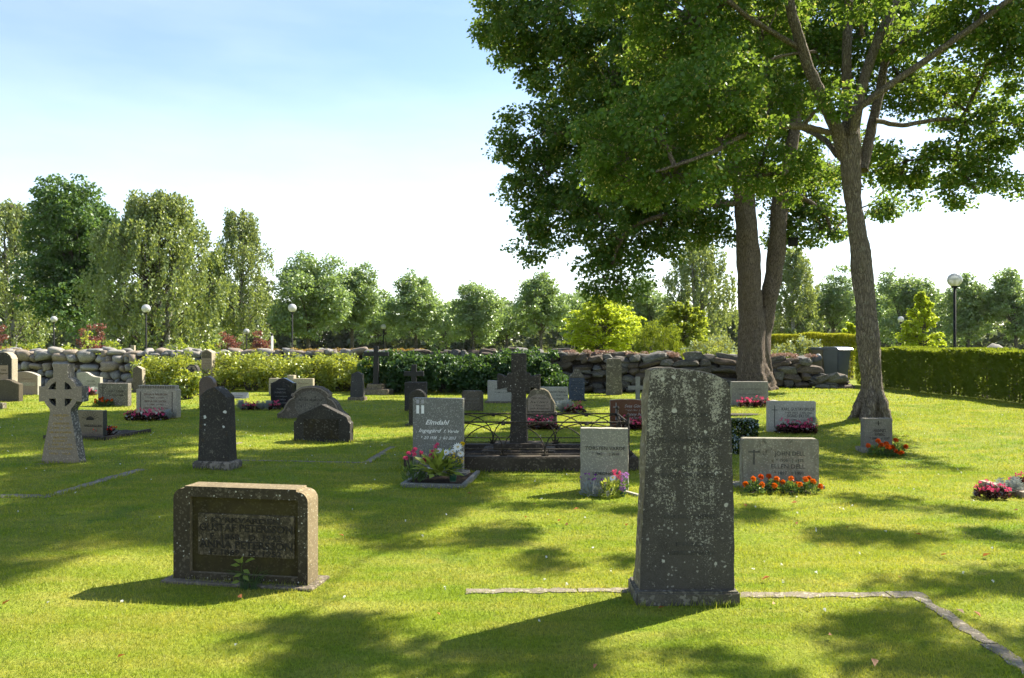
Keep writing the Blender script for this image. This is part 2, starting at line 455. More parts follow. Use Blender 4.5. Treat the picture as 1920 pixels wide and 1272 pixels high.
M['lf_thuja'] = leaf_mat('thuja_spray', (0.062, 0.107, 0.014), (0.136, 0.182, 0.022), (0.319, 0.381, 0.026), 0.40, 0.015)
M['lf_thujaY'] = leaf_mat('golden_thuja_spray', (0.128, 0.173, 0.021), (0.270, 0.285, 0.033), (0.480, 0.480, 0.036), 0.42, 0.015)
M['lf_spirea'] = leaf_mat('spirea_leaf', (0.075, 0.125, 0.014), (0.29, 0.33, 0.045), (0.58, 0.62, 0.05), 0.42, 0.05, patch=0.12)
M['lf_lilac'] = leaf_mat('lilac_leaf', (0.020, 0.051, 0.018), (0.042, 0.090, 0.029), (0.132, 0.242, 0.033), 0.32, 0.030)
M['lf_rhodo'] = leaf_mat('rhododendron_leaf', (0.130, 0.176, 0.046), (0.325, 0.364, 0.117), (0.528, 0.552, 0.096), 0.35, 0.22, 0.035)
M['lf_red'] = leaf_mat('purple_leaf', (0.085, 0.035, 0.034), (0.17, 0.075, 0.060), (0.36, 0.12, 0.08), 0.40, 0.035)
M['lf_wood'] = leaf_mat('far_wood_leaf', (0.055, 0.077, 0.040), (0.104, 0.124, 0.061), (0.211, 0.264, 0.074), 0.32, 0.030)
M['lf_box'] = leaf_mat('box_leaf', (0.020, 0.042, 0.010), (0.050, 0.078, 0.016), (0.14, 0.18, 0.02), 0.30, 0.15, 0.035)
M['lf_garden'] = leaf_mat('garden_leaf', (0.033, 0.078, 0.018), (0.078, 0.143, 0.034), (0.204, 0.312, 0.036), 0.36, 0.030)
M['lf_hosta'] = leaf_mat('yellow_green_leaf', (0.175, 0.237, 0.035), (0.338, 0.388, 0.069), (0.550, 0.594, 0.077), 0.40, 0.030)
M['lf_bego'] = leaf_mat('bronze_leaf', (0.035, 0.018, 0.016), (0.075, 0.035, 0.028), (0.15, 0.05, 0.03), 0.25, 0.16, 0.035)
M['lf_silver'] = leaf_mat('silver_leaf', (0.216, 0.238, 0.223), (0.346, 0.367, 0.346), (0.320, 0.352, 0.304), 0.25, 0.015)
M['fl_pink'] = leaf_mat('pink_petal', (0.52, 0.035, 0.13), (0.80, 0.13, 0.28), (0.85, 0.10, 0.22), 0.35, 0.015)
M['fl_red'] = leaf_mat('red_petal', (0.50, 0.010, 0.010), (0.72, 0.035, 0.020), (0.85, 0.04, 0.02), 0.35, 0.015)
M['fl_orange'] = leaf_mat('orange_petal', (0.62, 0.090, 0.006), (0.85, 0.22, 0.010), (0.90, 0.22, 0.01), 0.30, 0.012)
M['fl_darkorange'] = leaf_mat('rust_petal', (0.40, 0.040, 0.004), (0.66, 0.11, 0.008), (0.80, 0.13, 0.01), 0.30, 0.012)
M['fl_white'] = leaf_mat('white_petal', (0.74, 0.74, 0.70), (0.84, 0.84, 0.80), (0.80, 0.80, 0.72), 0.30, 0.009)
M['fl_yellow'] = leaf_mat('yellow_petal', (0.72, 0.48, 0.012), (0.82, 0.60, 0.02), (0.85, 0.62, 0.02), 0.30, 0.012)
M['fl_violet'] = leaf_mat('violet_petal', (0.38, 0.14, 0.46), (0.58, 0.28, 0.62), (0.60, 0.26, 0.60), 0.35, 0.012)
M['fl_purple'] = leaf_mat('purple_petal', (0.10, 0.02, 0.24), (0.34, 0.07, 0.42), (0.36, 0.08, 0.42), 0.30, 0.012)
M['dry'] = leaf_mat('dry_leaf', (0.24, 0.085, 0.030), (0.42, 0.17, 0.055), (0.45, 0.16, 0.05), 0.25, 0.05)
M['dryseed'] = leaf_mat('dry_stonecrop', (0.26, 0.16, 0.13), (0.40, 0.25, 0.20), (0.40, 0.24, 0.16), 0.2, 0.04)
M['wallmoss'] = leaf_mat('dry_moss', (0.20, 0.13, 0.018), (0.36, 0.23, 0.035), (0.40, 0.26, 0.03), 0.25, 0.03)
M['stem'] = plain_mat('green_stem', (0.06, 0.10, 0.02), 0.8, 0, 0.2)
M['pot'] = plain_mat('green_plastic', (0.008, 0.060, 0.028), 0.35, 0, 0.5)
M['bin'] = plain_mat('grey_plastic', (0.080, 0.092, 0.112), 0.45, 0, 0.45)
M['bin2'] = plain_mat('brown_plastic', (0.17, 0.14, 0.095), 0.5, 0, 0.4)
M['binlid'] = plain_mat('dark_grey_plastic', (0.070, 0.085, 0.110), 0.35, 0, 0.5)
M['rubber'] = plain_mat('black_rubber', (0.012, 0.012, 0.012), 0.8, 0, 0.3)
M['pole'] = plain_mat('black_paint', (0.012, 0.013, 0.015), 0.75, 0.0, 0.15)
M['steel'] = plain_mat('galvanised_steel', (0.45, 0.46, 0.47), 0.45, 0.7, 0.5)

def make_globe_mat():
    t = NT('lamp_globe')
    tp = t.n('ShaderNodeBsdfTransparent'); tp.inputs[0].default_value = (0.95, 0.97, 1, 1)
    tl = t.n('ShaderNodeBsdfTranslucent'); tl.inputs[0].default_value = (0.85, 0.86, 0.86, 1)
    df = t.n('ShaderNodeBsdfDiffuse'); df.inputs[0].default_value = (0.80, 0.81, 0.82, 1)
    gl = t.n('ShaderNodeBsdfGlossy'); gl.inputs['Roughness'].default_value = 0.08
    a = t.n('ShaderNodeMixShader'); a.inputs[0].default_value = 0.5
    t.put(a.inputs[1], df.outputs[0]); t.put(a.inputs[2], tl.outputs[0])
    b = t.n('ShaderNodeMixShader'); b.inputs[0].default_value = 0.14
    t.put(b.inputs[1], a.outputs[0]); t.put(b.inputs[2], tp.outputs[0])
    fr = t.n('ShaderNodeFresnel'); fr.inputs[0].default_value = 1.5
    c = t.n('ShaderNodeMixShader'); t.put(c.inputs[0], fr.outputs[0])
    t.put(c.inputs[1], b.outputs[0]); t.put(c.inputs[2], gl.outputs[0])
    return t.surf(c.outputs[0])
M['globe'] = make_globe_mat()

def make_big_mat():
    t = NT('lichen_covered_runestone_granite')
    co = t.coord()
    sep = t.n('ShaderNodeSeparateXYZ'); t.put(sep.inputs[0], co)
    c = t.mix(t.rng(t.noise(co, 5, 6, 0.65), 0.35, 0.65), (0.068, 0.058, 0.047), (0.040, 0.034, 0.028))
    c = t.mix(t.rng(t.noise(co, 170, 2), 0.35, 0.7), c, (0.082, 0.075, 0.066))
    hi = t.rng(sep.outputs['Z'], 0.10, 1.42, 0.088, -0.005)
    col = t.noise(t.mapping(co, (9, 9, 1.1)), 1.0, 4, 0.55)
    thr = t.math('ADD', t.math('SUBTRACT', hi, t.math('MULTIPLY', t.rng(col, 0.38, 0.66), 0.10)), 0.555)
    ln = t.math('ADD', t.math('MULTIPLY', t.noise(co, 8.0, 6, 0.7), 0.32), t.math('MULTIPLY', t.noise(co, 75.0, 5, 0.75, 0.6), 0.68))
    lm = t.rng(t.math('SUBTRACT', ln, thr), 0.0, 0.035)
    lc = t.mix(t.rng(t.noise(co, 70, 3), 0.3, 0.7), (0.40, 0.375, 0.305), (0.235, 0.22, 0.18))
    c = t.mix(lm, c, lc)
    w = t.n('ShaderNodeVectorMath', operation='ADD'); t.put(w.inputs[0], co)
    nn = t.n('ShaderNodeTexNoise'); t.put(nn.inputs['Vector'], co); nn.inputs['Scale'].default_value = 40
    sc = t.n('ShaderNodeVectorMath', operation='SCALE'); t.put(sc.inputs[0], nn.outputs['Color']); sc.inputs['Scale'].default_value = 0.02
    t.put(w.inputs[1], sc.outputs[0])
    vd = t.n('ShaderNodeTexVoronoi'); t.put(vd.inputs['Vector'], w.outputs[0]); vd.inputs['Scale'].default_value = 15
    sp = t.n('ShaderNodeSeparateColor'); t.put(sp.inputs[0], vd.outputs['Color'])
    sm = t.rng(t.math('SUBTRACT', t.rng(sp.outputs[0], 0.42, 1.0, 0.0, 0.27), vd.outputs['Distance']), 0, 0.05)
    c = t.mix(sm, c, t.mix(sp.outputs[1], (0.46, 0.44, 0.38), (0.30, 0.285, 0.25)))
    vd2 = t.n('ShaderNodeTexVoronoi'); t.put(vd2.inputs['Vector'], w.outputs[0]); vd2.inputs['Scale'].default_value = 38
    sp2 = t.n('ShaderNodeSeparateColor'); t.put(sp2.inputs[0], vd2.outputs['Color'])
    sm2 = t.rng(t.math('SUBTRACT', t.rng(sp2.outputs[0], 0.55, 1.0, 0.0, 0.34), vd2.outputs['Distance']), 0, 0.06)
    c = t.mix(sm2, c, t.mix(sp2.outputs[1], (0.40, 0.38, 0.33), (0.20, 0.19, 0.165)))
    h = t.math('ADD', t.math('MULTIPLY', lm, 0.5), t.noise(co, 90, 4, 0.7))
    return t.surf(t.principled(c, 0.92, t.bump(h, 0.45, 0.008), 0, 0.2))
M['s_big'] = make_big_mat()
M['s_big_side'] = stone_mat('split_granite_side', (0.27, 0.245, 0.195), (0.17, 0.15, 0.12), 70, 0.5, ((0.36, 0.34, 0.27), 0.50, 0.60, 18), ((0.12, 0.085, 0.035), 0.58, 0.72), None, 0.95, 0.9)

# ------------------------------------------------------------------ geometry helpers
def unit(v):
    n = np.linalg.norm(v, axis=-1, keepdims=True)
    return v / np.maximum(n, 1e-9)

class MB:
    """collects quads for one mesh"""
    def __init__(self):
        self.v, self.f, self.n = [], [], 0
    def add(self, verts, faces):
        self.v.append(np.asarray(verts, dtype=np.float32))
        self.f.append(np.asarray(faces, dtype=np.int32) + self.n)
        self.n += len(verts)
        return self
    def tube(self, pts, radii, sides=6, jit=0.0, closed_end=True, seed=0):
        pts = np.asarray([tuple(p) for p in pts], dtype=float)
        n = len(pts)
        radii = np.asarray(radii, dtype=float) if np.ndim(radii) else np.full(n, float(radii))
        tg = np.gradient(pts, axis=0) if n > 2 else np.repeat((pts[1] - pts[0])[None], n, 0)
        tg = unit(tg)
        ref = np.array([0.0, 0.0, 1.0]) if abs(tg[0][2]) < 0.9 else np.array([0.0, 1.0, 0.0])
        u = unit(np.cross(tg[0], ref)[None])[0]
        vs = []
        ang = np.linspace(0, 2 * math.pi, sides, endpoint=False)
        r_ = np.random.default_rng(seed + 17)
        for i in range(n):
            u = u - tg[i] * np.dot(u, tg[i])
            u = u / max(np.linalg.norm(u), 1e-9)
            w = np.cross(tg[i], u)
            rr = radii[i] * (1 + (r_.normal(0, jit, sides) if jit else 0))
            vs.append(pts[i] + np.outer(np.cos(ang) * rr, u) + np.outer(np.sin(ang) * rr, w))
        vs = np.concatenate(vs)
        f = []
        for i in range(n - 1):
            for j in range(sides):
                a, b = i * sides + j, i * sides + (j + 1) % sides
                f.append((a, b, b + sides, a + sides))
        base = len(vs)
        if closed_end:
            for ring in (0, n - 1):
                c = pts[ring]
                vs = np.vstack([vs, c[None]])
                ci = len(vs) - 1
                for j in range(0, sides, 2):
                    a, b, d = ring * sides + j, ring * sides + (j + 1) % sides, ring * sides + (j + 2) % sides
                    f.append((ci, a, b, d))
        self.add(vs, f)
        return self
    def box(self, c, size, rz=0.0):
        sx, sy, sz = (q / 2 for q in size)
        p = np.array([(x, y, z) for z in (-sz, sz) for y in (-sy, sy) for x in (-sx, sx)])
        ca, sa = math.cos(rz), math.sin(rz)
        q = p.copy()
        q[:, 0], q[:, 1] = p[:, 0] * ca - p[:, 1] * sa, p[:, 0] * sa + p[:, 1] * ca
        self.add(q + np.asarray(c), [(0, 2, 3, 1), (4, 5, 7, 6), (0, 1, 5, 4), (2, 6, 7, 3), (0, 4, 6, 2), (1, 3, 7, 5)])
        return self
    def leaves(self, C, tip, nrm, L, W, fold=0.12):
        C = np.asarray(C); n = len(C)
        if n == 0: return self
        tip = unit(tip)
        side = unit(np.cross(nrm, tip))
        up = np.cross(tip, side)
        L = np.broadcast_to(L, (n,))[:, None]
        W = np.broadcast_to(W, (n,))[:, None]
        b = C - tip * L * 0.5
        t = C + tip * L * 0.5
        l = C - tip * L * 0.10 + side * W * 0.5 + up * W * fold
        r = C - tip * L * 0.10 - side * W * 0.5 + up * W * fold
        v = np.stack([b, r, t, l], axis=1).reshape(-1, 3)
        self.add(v, np.arange(4 * n).reshape(n, 4))
        return self
    def mesh(self, name):
        return np_mesh(name, np.concatenate(self.v), np.concatenate(self.f))
    def obj(self, name, mat, parent=None, smooth=False, kind=None):
        return mesh_obj(name, self.mesh(name), mat, parent, smooth, kind)

def rand_dirs(n, up=0.0, r=None):
    r = r or rng
    v = r.normal(size=(n, 3))
    v = unit(v)
    v[:, 2] += up
    return unit(v)

def spray(mb, centers, radii, per, L, W, droop=0.35, up=0.9, outward=None, flat=0.7, fold=0.12, r=None, lvar=0.3):
    """clusters of leaves: per leaves about each centre, inside an ellipsoid flattened by flat"""
    r = r or rng
    centers = np.asarray(centers, dtype=float)
    k = len(centers)
    if k == 0: return
    radii = np.broadcast_to(np.asarray(radii, dtype=float), (k,))
    idx = np.repeat(np.arange(k), per)
    n = len(idx)
    off = unit(r.normal(size=(n, 3))) * (r.random((n, 1)) ** 0.45)
    off[:, 2] *= flat
    C = centers[idx] + off * radii[idx][:, None]
    tip = unit(off * np.array([1, 1, 0.4]) + 0.45 * r.normal(size=(n, 3)))
    tip[:, 2] -= droop
    nrm = rand_dirs(n, up, r)
    s = 1 + lvar * (r.random(n) * 2 - 1)
    mb.leaves(C, tip, nrm, L * s, W * s, fold)

def ellipsoid_points(n, c, rad, shell=0.5, r=None, lower=-1.0):
    """points in an ellipsoid, denser towards its surface; lower cuts the bottom"""
    r = r or rng
    d = unit(r.normal(size=(int(n * 1.6) + 8, 3)))
    d = d[d[:, 2] >= lower][:n]
    q = (shell + (1 - shell) * r.random((len(d), 1)) ** 0.6)
    return np.asarray(c) + d * q * np.asarray(rad)

def slab(name, outline, t, mat, parent=None, bevel=0.008, y0=0.0, seg=1, mat2=None, holes=(), rough=0.0, smooth=False):
    """a plate whose front outline (x, z) lies at y = y0 - t/2, extruded back by t"""
    bm = bmesh.new()
    if holes:
        edges = []
        for loop in (outline, *holes):
            vs = [bm.verts.new((x, y0 - t / 2, z)) for x, z in loop]
            edges += [bm.edges.new((vs[i], vs[(i + 1) % len(vs)])) for i in range(len(vs))]
        bmesh.ops.triangle_fill(bm, use_beauty=True, use_dissolve=False, edges=edges)
        faces = list(bm.faces)
    else:
        faces = [bm.faces.new([bm.verts.new((x, y0 - t / 2, z)) for x, z in outline])]
    ret = bmesh.ops.extrude_face_region(bm, geom=faces)
    new = [g for g in ret['geom'] if isinstance(g, bmesh.types.BMVert)]
    bmesh.ops.translate(bm, vec=(0, t, 0), verts=new)
    if holes:
        # extrude_face_region keeps the original faces when they are connected only to new ones
        pass
    bmesh.ops.recalc_face_normals(bm, faces=bm.faces)
    if bevel:
        ed = [e for e in bm.edges if len(e.link_faces) == 2 and e.calc_face_angle(0) > 0.5]
        bmesh.ops.bevel(bm, geom=ed, offset=bevel, segments=seg, affect='EDGES', clamp_overlap=True)
    if mat2 is not None:
        for f in bm.faces:
            f.material_index = 0 if (f.normal.y < -0.8) else 1
    o = bm_obj(name, bm, mat, parent, smooth)
    if mat2 is not None:
        o.data.materials.append(mat2)
    return o

def box_obj(name, size, loc, mat, parent=None, bevel=0.006, rz=0.0):
    bm = bmesh.new()
    bmesh.ops.create_cube(bm, size=1.0)
    bmesh.ops.scale(bm, vec=size, verts=bm.verts)
    if bevel:
        bmesh.ops.bevel(bm, geom=list(bm.edges), offset=bevel, segments=2, affect='EDGES', clamp_overlap=True)
    o = bm_obj(name, bm, mat, parent)
    o.location = loc
    o.rotation_euler = (0, 0, rz)
    return o

def rough_block(name, outline, t, mat, parent, mat2, amp=0.012, res=0.045, y0=0.0, front_amp=0.002, seed=1.0):
    """a quarried slab: flat face, split rough sides and top"""
    # resample the outline
    pts = []
    n = len(outline)
    for i in range(n):
        a, b = Vector(outline[i]), Vector(outline[(i + 1) % n])
        k = max(1, int((b - a).length / res))
        pts += [a.lerp(b, j / k) for j in range(k)]
    ny = max(3, int(t / 0.04))
    bm = bmesh.new()
    rings = []
    for j in range(ny + 1):
        y = y0 - t / 2 + t * j / ny
        ring = []
        for p in pts:
            v = Vector((p.x, y, p.y))
            q = mnoise.noise_vector(v * 7.0 + Vector((seed * 9, 0, 0))) * amp + mnoise.noise_vector(v * 23.0 + Vector((seed * 5, 0, 0))) * amp * 0.55
            f = 0.35 if j == 0 else 1.0
            bulge = amp * 0.6 * math.sin(math.pi * j / ny)
            c = Vector((p.x, p.y)).normalized() if p.length else Vector((0, 0))
            lim = 0.0 if p.y < 0.01 else 1.0
            ring.append(bm.verts.new((v.x + (q.x * f + c.x * bulge) * 1.0, v.y + q.y * 0.3 * (0 if j in (0,) else 1), v.z + (q.z * f) * lim)))
        rings.append(ring)
    m = len(pts)
    for j in range(ny):
        for i in range(m):
            f = bm.faces.new((rings[j][i], rings[j][(i + 1) % m], rings[j + 1][(i + 1) % m], rings[j + 1][i]))
            f.material_index = 1
    bm.faces.new(rings[0])
    bm.faces.new(rings[-1]).material_index = 1
    o = bm_obj(name, bm, mat, parent)
    o.data.materials.append(mat2)
    return o

def text_line(parent, s, width, x, z, y, mat, size=None, shear=0.0, align='CENTER', extrude=0.0012, bold=0.0, name='inscription'):
    """lettering as a thin mesh on the front face (facing -Y); width in metres fixes its scale"""
    cu = bpy.data.curves.new('lettering', 'FONT')
    cu.body = s
    cu.shear = shear
    cu.extrude = extrude
    cu.offset = bold
    cu.resolution_u = 2
    cu.size = 1.0
    tmp = bpy.data.objects.new('lettering', cu)
    me = bpy.data.meshes.new_from_object(tmp)
    bpy.data.objects.remove(tmp)
    bpy.data.curves.remove(cu)
    n = len(me.vertices)
    if n == 0: return None
    co = np.empty(n * 3, dtype=np.float32)
    me.vertices.foreach_get('co', co)
    co = co.reshape(-1, 3)
    w = co[:, 0].max() - co[:, 0].min()
    sx = width / w
    sz = sx if size is None else size
    x0 = co[:, 0].min() if align == 'LEFT' else (co[:, 0].max() + co[:, 0].min()) / 2
    out = np.stack([(co[:, 0] - x0) * sx, -co[:, 2], co[:, 1] * sz], axis=1)
    me.vertices.foreach_set('co', out.astype(np.float32).ravel())
    me.update()
    o = mesh_obj(name, me, mat, parent, kind='stuff')
    o.location = (x, y, z)
    return o

# ------------------------------------------------------------------ ground
def axis(lo, a, b, hi, step, grow=1.25):
    mid = list(np.arange(a, b + 1e-6, step))
    out, s, p = [], step, mid[-1]
    while p < hi:
        s *= grow; p += s; out.append(p)
    left, s, p = [], step, mid[0]
    while p > lo:
        s *= grow; p -= s; left.append(p)
    return np.array(left[::-1] + mid + out)
gx, gy = axis(-900, -16, 17, 900, 0.3), axis(-60, 1.5, 31, 1500, 0.3)
gv = np.array([(x, y, gz(x, y)) for y in gy for x in gx])
nx = len(gx)
gi = np.arange(len(gy) * nx).reshape(len(gy), nx)
gf = np.stack([gi[:-1, :-1], gi[:-1, 1:], gi[1:, 1:], gi[1:, :-1]], axis=-1).reshape(-1, 4)
lawn = mesh_obj('lawn', np_mesh('lawn', gv, gf), M['lawn'], None, True, 'structure')

EXCL = []     # footprints kept free of grass blades: (x, y, rz, half width, half depth)
def keep_free(x, y, rz, hx, hy):
    EXCL.append((x, y, rz, hx, hy))

def kerb_strip(p0, p1, width, seed=0, label='structure'):
    """a line of kerb stones laid flush in the turf between two photo pixels, with ragged edges"""
    a, b = ground(*p0), ground(*p1)
    L = (b - a).length
    d = (b - a).normalized()
    nrm = Vector((-d.y, d.x, 0)).normalized()
    root = thing('kerb_strip', None, None, (0, 0, 0))
    root['kind'] = 'structure'
    r_ = random.Random(seed)
    s = 0.0
    while s < L - 0.02:
        seg = min(r_.uniform(0.7, 1.0), L - s)
        k = max(3, int(seg / 0.06))
        bm = bmesh.new()
        rows = []
        for i in range(k + 1):
            q = a + d * (s + 0.006 + (seg - 0.012) * i / k)
            w1 = width / 2 + r_.uniform(-0.028, 0.010)
            w2 = width / 2 + r_.uniform(-0.028, 0.010)
            l, rr = q - nrm * w1, q + nrm * w2
            rows.append([bm.verts.new((l.x, l.y, gz(l.x, l.y) - 0.03)), bm.verts.new((l.x, l.y, gz(l.x, l.y) + 0.006)),
                         bm.verts.new((rr.x, rr.y, gz(rr.x, rr.y) + 0.006)), bm.verts.new((rr.x, rr.y, gz(rr.x, rr.y) - 0.03))])
        for i in range(k):
            for j in range(3):
                bm.faces.new((rows[i][j], rows[i][j + 1], rows[i + 1][j + 1], rows[i + 1][j]))
        bm.faces.new(rows[0]); bm.faces.new(rows[-1])
        bm_obj('kerb_stone', bm, M['s_kerb'], root)
        s += seg
    c = (a + b) / 2
    keep_free(c.x, c.y, math.atan2(d.y, d.x), L / 2, width / 2 - 0.026)
    return root

kerb_strip((872, 1110), (1196, 1107), 0.105, 1)
kerb_strip((1382, 1117), (1736, 1116), 0.115, 2)
kerb_strip((1722, 1120), (1990, 1300), 0.10, 3)
kerb_strip((-60, 930), (98, 931), 0.17, 4)
kerb_strip((92, 930), (268, 880), 0.17, 5)
kerb_strip((425, 863), (690, 868), 0.07, 6)
kerb_strip((688, 868), (738, 838), 0.15, 7)
kerb_strip((425, 837), (452, 830), 0.10, 8)

# ------------------------------------------------------------------ dry stone wall
WALL = [(-22.0, 28.5), (-13.0, 27.8), (-7.0, 27.1), (0.0, 25.9), (5.5, 24.7), (10.12, 23.95)]
WTOP = [1.30, 1.27, 1.27, 1.25, 1.17, 1.03]
wseg = [0.0]
for i in range(len(WALL) - 1):
    wseg.append(wseg[-1] + math.dist(WALL[i], WALL[i + 1]))
def wall_at(s):
    s = min(max(s, 0), wseg[-1] - 1e-6)
    i = max(k for k in range(len(WALL) - 1) if wseg[k] <= s)
    f = (s - wseg[i]) / (wseg[i + 1] - wseg[i])
    x = WALL[i][0] * (1 - f) + WALL[i + 1][0] * f
    y = WALL[i][1] * (1 - f) + WALL[i + 1][1] * f
    a = math.atan2(WALL[i + 1][1] - WALL[i][1], WALL[i + 1][0] - WALL[i][0])
    return x, y, a, WTOP[i] * (1 - f) + WTOP[i + 1] * f

def field_stone(seed, square, flat):
    bm = bmesh.new()
    bmesh.ops.create_icosphere(bm, subdivisions=2, radius=0.5)
    o = Vector((seed * 13.7, seed * 3.1, seed * 7.7))
    for v in bm.verts:
        c = v.co.copy()
        e = square
        c = Vector([math.copysign(abs(q * 2) ** e, q) * 0.5 for q in c])
        k = 1 + 0.42 * mnoise.noise(c * 1.7 + o) + 0.20 * mnoise.noise(c * 3.6 + o)
        v.co = c * k
    bm.normal_update()
    me = bpy.data.meshes.new('stone')
    bm.to_mesh(me); bm.free()
    if not flat:
        me.polygons.foreach_set('use_smooth', np.ones(len(me.polygons), dtype=bool))
    return me
round_stones = [field_stone(i, 0.75, False) for i in range(9)]
slab_stones = [field_stone(20 + i, 0.55, True) for i in range(9)]
VAR = {}
def stone_variant(kind, i, mi):
    key = (kind, i, mi)
    if key not in VAR:
        src = (round_stones if kind == 'r' else slab_stones)[i]
        me = src.copy()
        me.materials.append((M['field'] if kind == 'r' else M['fieldd'])[mi])
        VAR[key] = me
    return VAR[key]

wall = thing('dry_stone_wall', 'long dry stone boundary wall of grey boulders and flat stones', 'wall', (0, 26, 0))
WR = random.Random(11)
def lay(kind, x, y, z, w, dep, h, a, tilt=0.12):
    o = bpy.data.objects.new('stone', stone_variant(kind, WR.randrange(9), WR.randrange(3)))
    COL.objects.link(o)
    o.parent = wall
    o.location = (x, y - 26, z)
    o.scale = (w, dep, h)
    o.rotation_euler = (WR.uniform(-tilt, tilt), WR.uniform(-tilt, tilt), a + WR.uniform(-0.15, 0.15))
    return o
n_stones = 0
z_courses = 0
s_of_px = lambda px: min(((abs(CX + F * wall_at(q)[0] / wall_at(q)[1] - px), q) for q in np.arange(0, wseg[-1], 0.1)))[1]
S260, S1035, S0 = s_of_px(275), s_of_px(1030), s_of_px(-40)
# front courses
for zone in ('left', 'mid', 'right'):
    s0, s1 = {'left': (S0, S260), 'mid': (S260, S1035), 'right': (S1035, wseg[-1])}[zone]
    hmean = {'left': 0.30, 'mid': 0.27, 'right': 0.205}[zone]
    z = 0.0
    while True:
        h = hmean * WR.uniform(0.85, 1.15)
        if z > 1.45: break
        s = s0 + WR.uniform(0, 0.2)
        while s < s1:
            w = WR.choice((0.22, 0.30, 0.38, 0.46, 0.55, 0.70)) * WR.uniform(0.85, 1.15) if zone != 'right' else WR.uniform(0.24, 0.85)
            x, y, a, top = wall_at(s + w / 2)
            g = gz(x, y)
            zz = z + g
            if zone == 'right':
                top -= 0.62 * max(0, (s - wseg[-1] + 1.1) / 1.1) ** 1.3 + 0.04 * math.sin(s * 2.1)
            hh = h * WR.uniform(0.68, 1.35)
            zz += WR.uniform(-0.07, 0.07)
            if zz + hh * 0.55 < top and not (zone == 'mid' and zz < top - 0.50):
                inset = -0.30 + 0.14 * (z / 1.3) + WR.uniform(-0.05, 0.05)
                kind = 'r' if zone == 'left' or (zone == 'mid' and s < s0 + 9) else 's'
                lay(kind, x - math.sin(a) * inset * 1.0, y + math.cos(a) * inset, zz + hh / 2, w * 1.02, 0.50, hh * 1.06, a, 0.25)
                n_stones += 1
            s += w * 1.0
        z += h
# cap stones: a front and a back row
for row, inset in ((0, -0.16), (1, 0.22)):
    s = S0
    while s < wseg[-1] - 1.1:
        w = WR.uniform(0.22, 0.70)
        x, y, a, top = wall_at(s + w / 2)
        kind = 'r' if s < S260 + 9 else 's'
        hh = WR.uniform(0.16, 0.30)
        if row == 1 or s < S1035 or WR.random() < 0.8:
            lay(kind, x - math.sin(a) * inset, y + math.cos(a) * inset, top - 0.04 + WR.uniform(-0.06, 0.07), w * 1.08, 0.40, hh, a, 0.25)
            n_stones += 1
        s += w * (1.0 if row == 0 else 1.5)
# tumbled end near the bins
for k in range(9):
    x, y, a, top = wall_at(wseg[-1] - 0.05)
    lay('s', x + WR.uniform(-0.9, 0.25), y - 0.25 + WR.uniform(-0.2, 0.2), gz(x, y) + WR.uniform(0.03, 0.42), WR.uniform(0.3, 0.6), 0.4, WR.uniform(0.15, 0.26), a, 0.4)
    n_stones += 1
print('wall stones', n_stones)
core = MB()
ss = np.linspace(S0 - 0.5, wseg[-1] - 0.75, 46)
cv = []
for s in ss:
    x, y, a, top = wall_at(s)
    for inset, zt in ((-0.16, gz(x, y) - 0.05), (-0.10, top - 0.12), (0.30, top - 0.12), (0.30, gz(x, y) - 0.05)):
        cv.append((x - math.sin(a) * inset, y + math.cos(a) * inset - 26, zt))
cf = [(4 * i + j, 4 * i + j + 1, 4 * i + j + 5, 4 * i + j + 4) for i in range(len(ss) - 1) for j in range(3)]
cf += [(0, 1, 2, 3), tuple(4 * (len(ss) - 1) + j for j in range(4))]
core.add(cv, cf)
core.obj('rubble_core', M['s_darkkerb'], wall)
# moss and dried stonecrop growing on the top
def wall_growth(name, s_a, s_b, count, mat, per, L, W, label_spread=0.3, up=0.05):
    mb = MB()
    cs = []
    for _ in range(count):
        x, y, a, top = wall_at(WR.uniform(s_a, s_b))
        inset = WR.uniform(-0.28, 0.25)
        cs.append((x - math.sin(a) * inset, y + math.cos(a) * inset - 26, top + up + WR.uniform(-0.04, 0.05)))
    spray(mb, cs, 0.14, per, L, W, 0.0, 0.5, flat=0.45)
    return mb.obj(name, mat, wall, False, 'stuff')
wall_growth('dried_moss', s_of_px(470), s_of_px(800), 75, M['wallmoss'], 45, 0.07, 0.02)
wall_growth('dried_moss', s_of_px(-20), s_of_px(140), 14, M['wallmoss'], 40, 0.07, 0.02)
wall_growth('stonecrop', s_of_px(1050), s_of_px(1160), 22, M['dryseed'], 55, 0.05, 0.03, up=0.07)
wall_growth('stonecrop', s_of_px(1170), s_of_px(1330), 26, M['dryseed'], 55, 0.05, 0.03, up=0.05)
wall_growth('stonecrop', s_of_px(1440), s_of_px(1530), 20, M['dryseed'], 55, 0.05, 0.03, up=0.12)

# ------------------------------------------------------------------ headstones
def o_rect(W, H):
    return [(-W/2, 0), (W/2, 0), (W/2, H), (-W/2, H)]
def o_round(W, H, r, n=5):
    p = [(-W/2, 0), (W/2, 0)]
    for i in range(n + 1):
        a = math.pi / 2 * i / n
        p.append((W/2 - r + r * math.cos(a), H - r + r * math.sin(a)))
    for i in range(n + 1):
        a = math.pi / 2 + math.pi / 2 * i / n
        p.append((-W/2 + r + r * math.cos(a), H - r + r * math.sin(a)))
    return p
def o_arch(W, H, rise, n=14, wt=None):
    wt = wt or W
    p = [(-W/2, 0), (W/2, 0)]
    for i in range(n + 1):
        a = math.pi * i / n
        p.append((wt/2 * math.cos(a), H - rise + rise * math.sin(a)))
    return p
def o_curve(W, H, drop, n=12, skew=0.0):
    """segment-topped slab"""
    p = [(-W/2, 0), (W/2, 0)]
    for i in range(n + 1):
        u = 1 - 2 * i / n
        p.append((W/2 * u, H - drop * (u - skew) ** 2 / (1 + abs(skew)) ** 2))
    return p
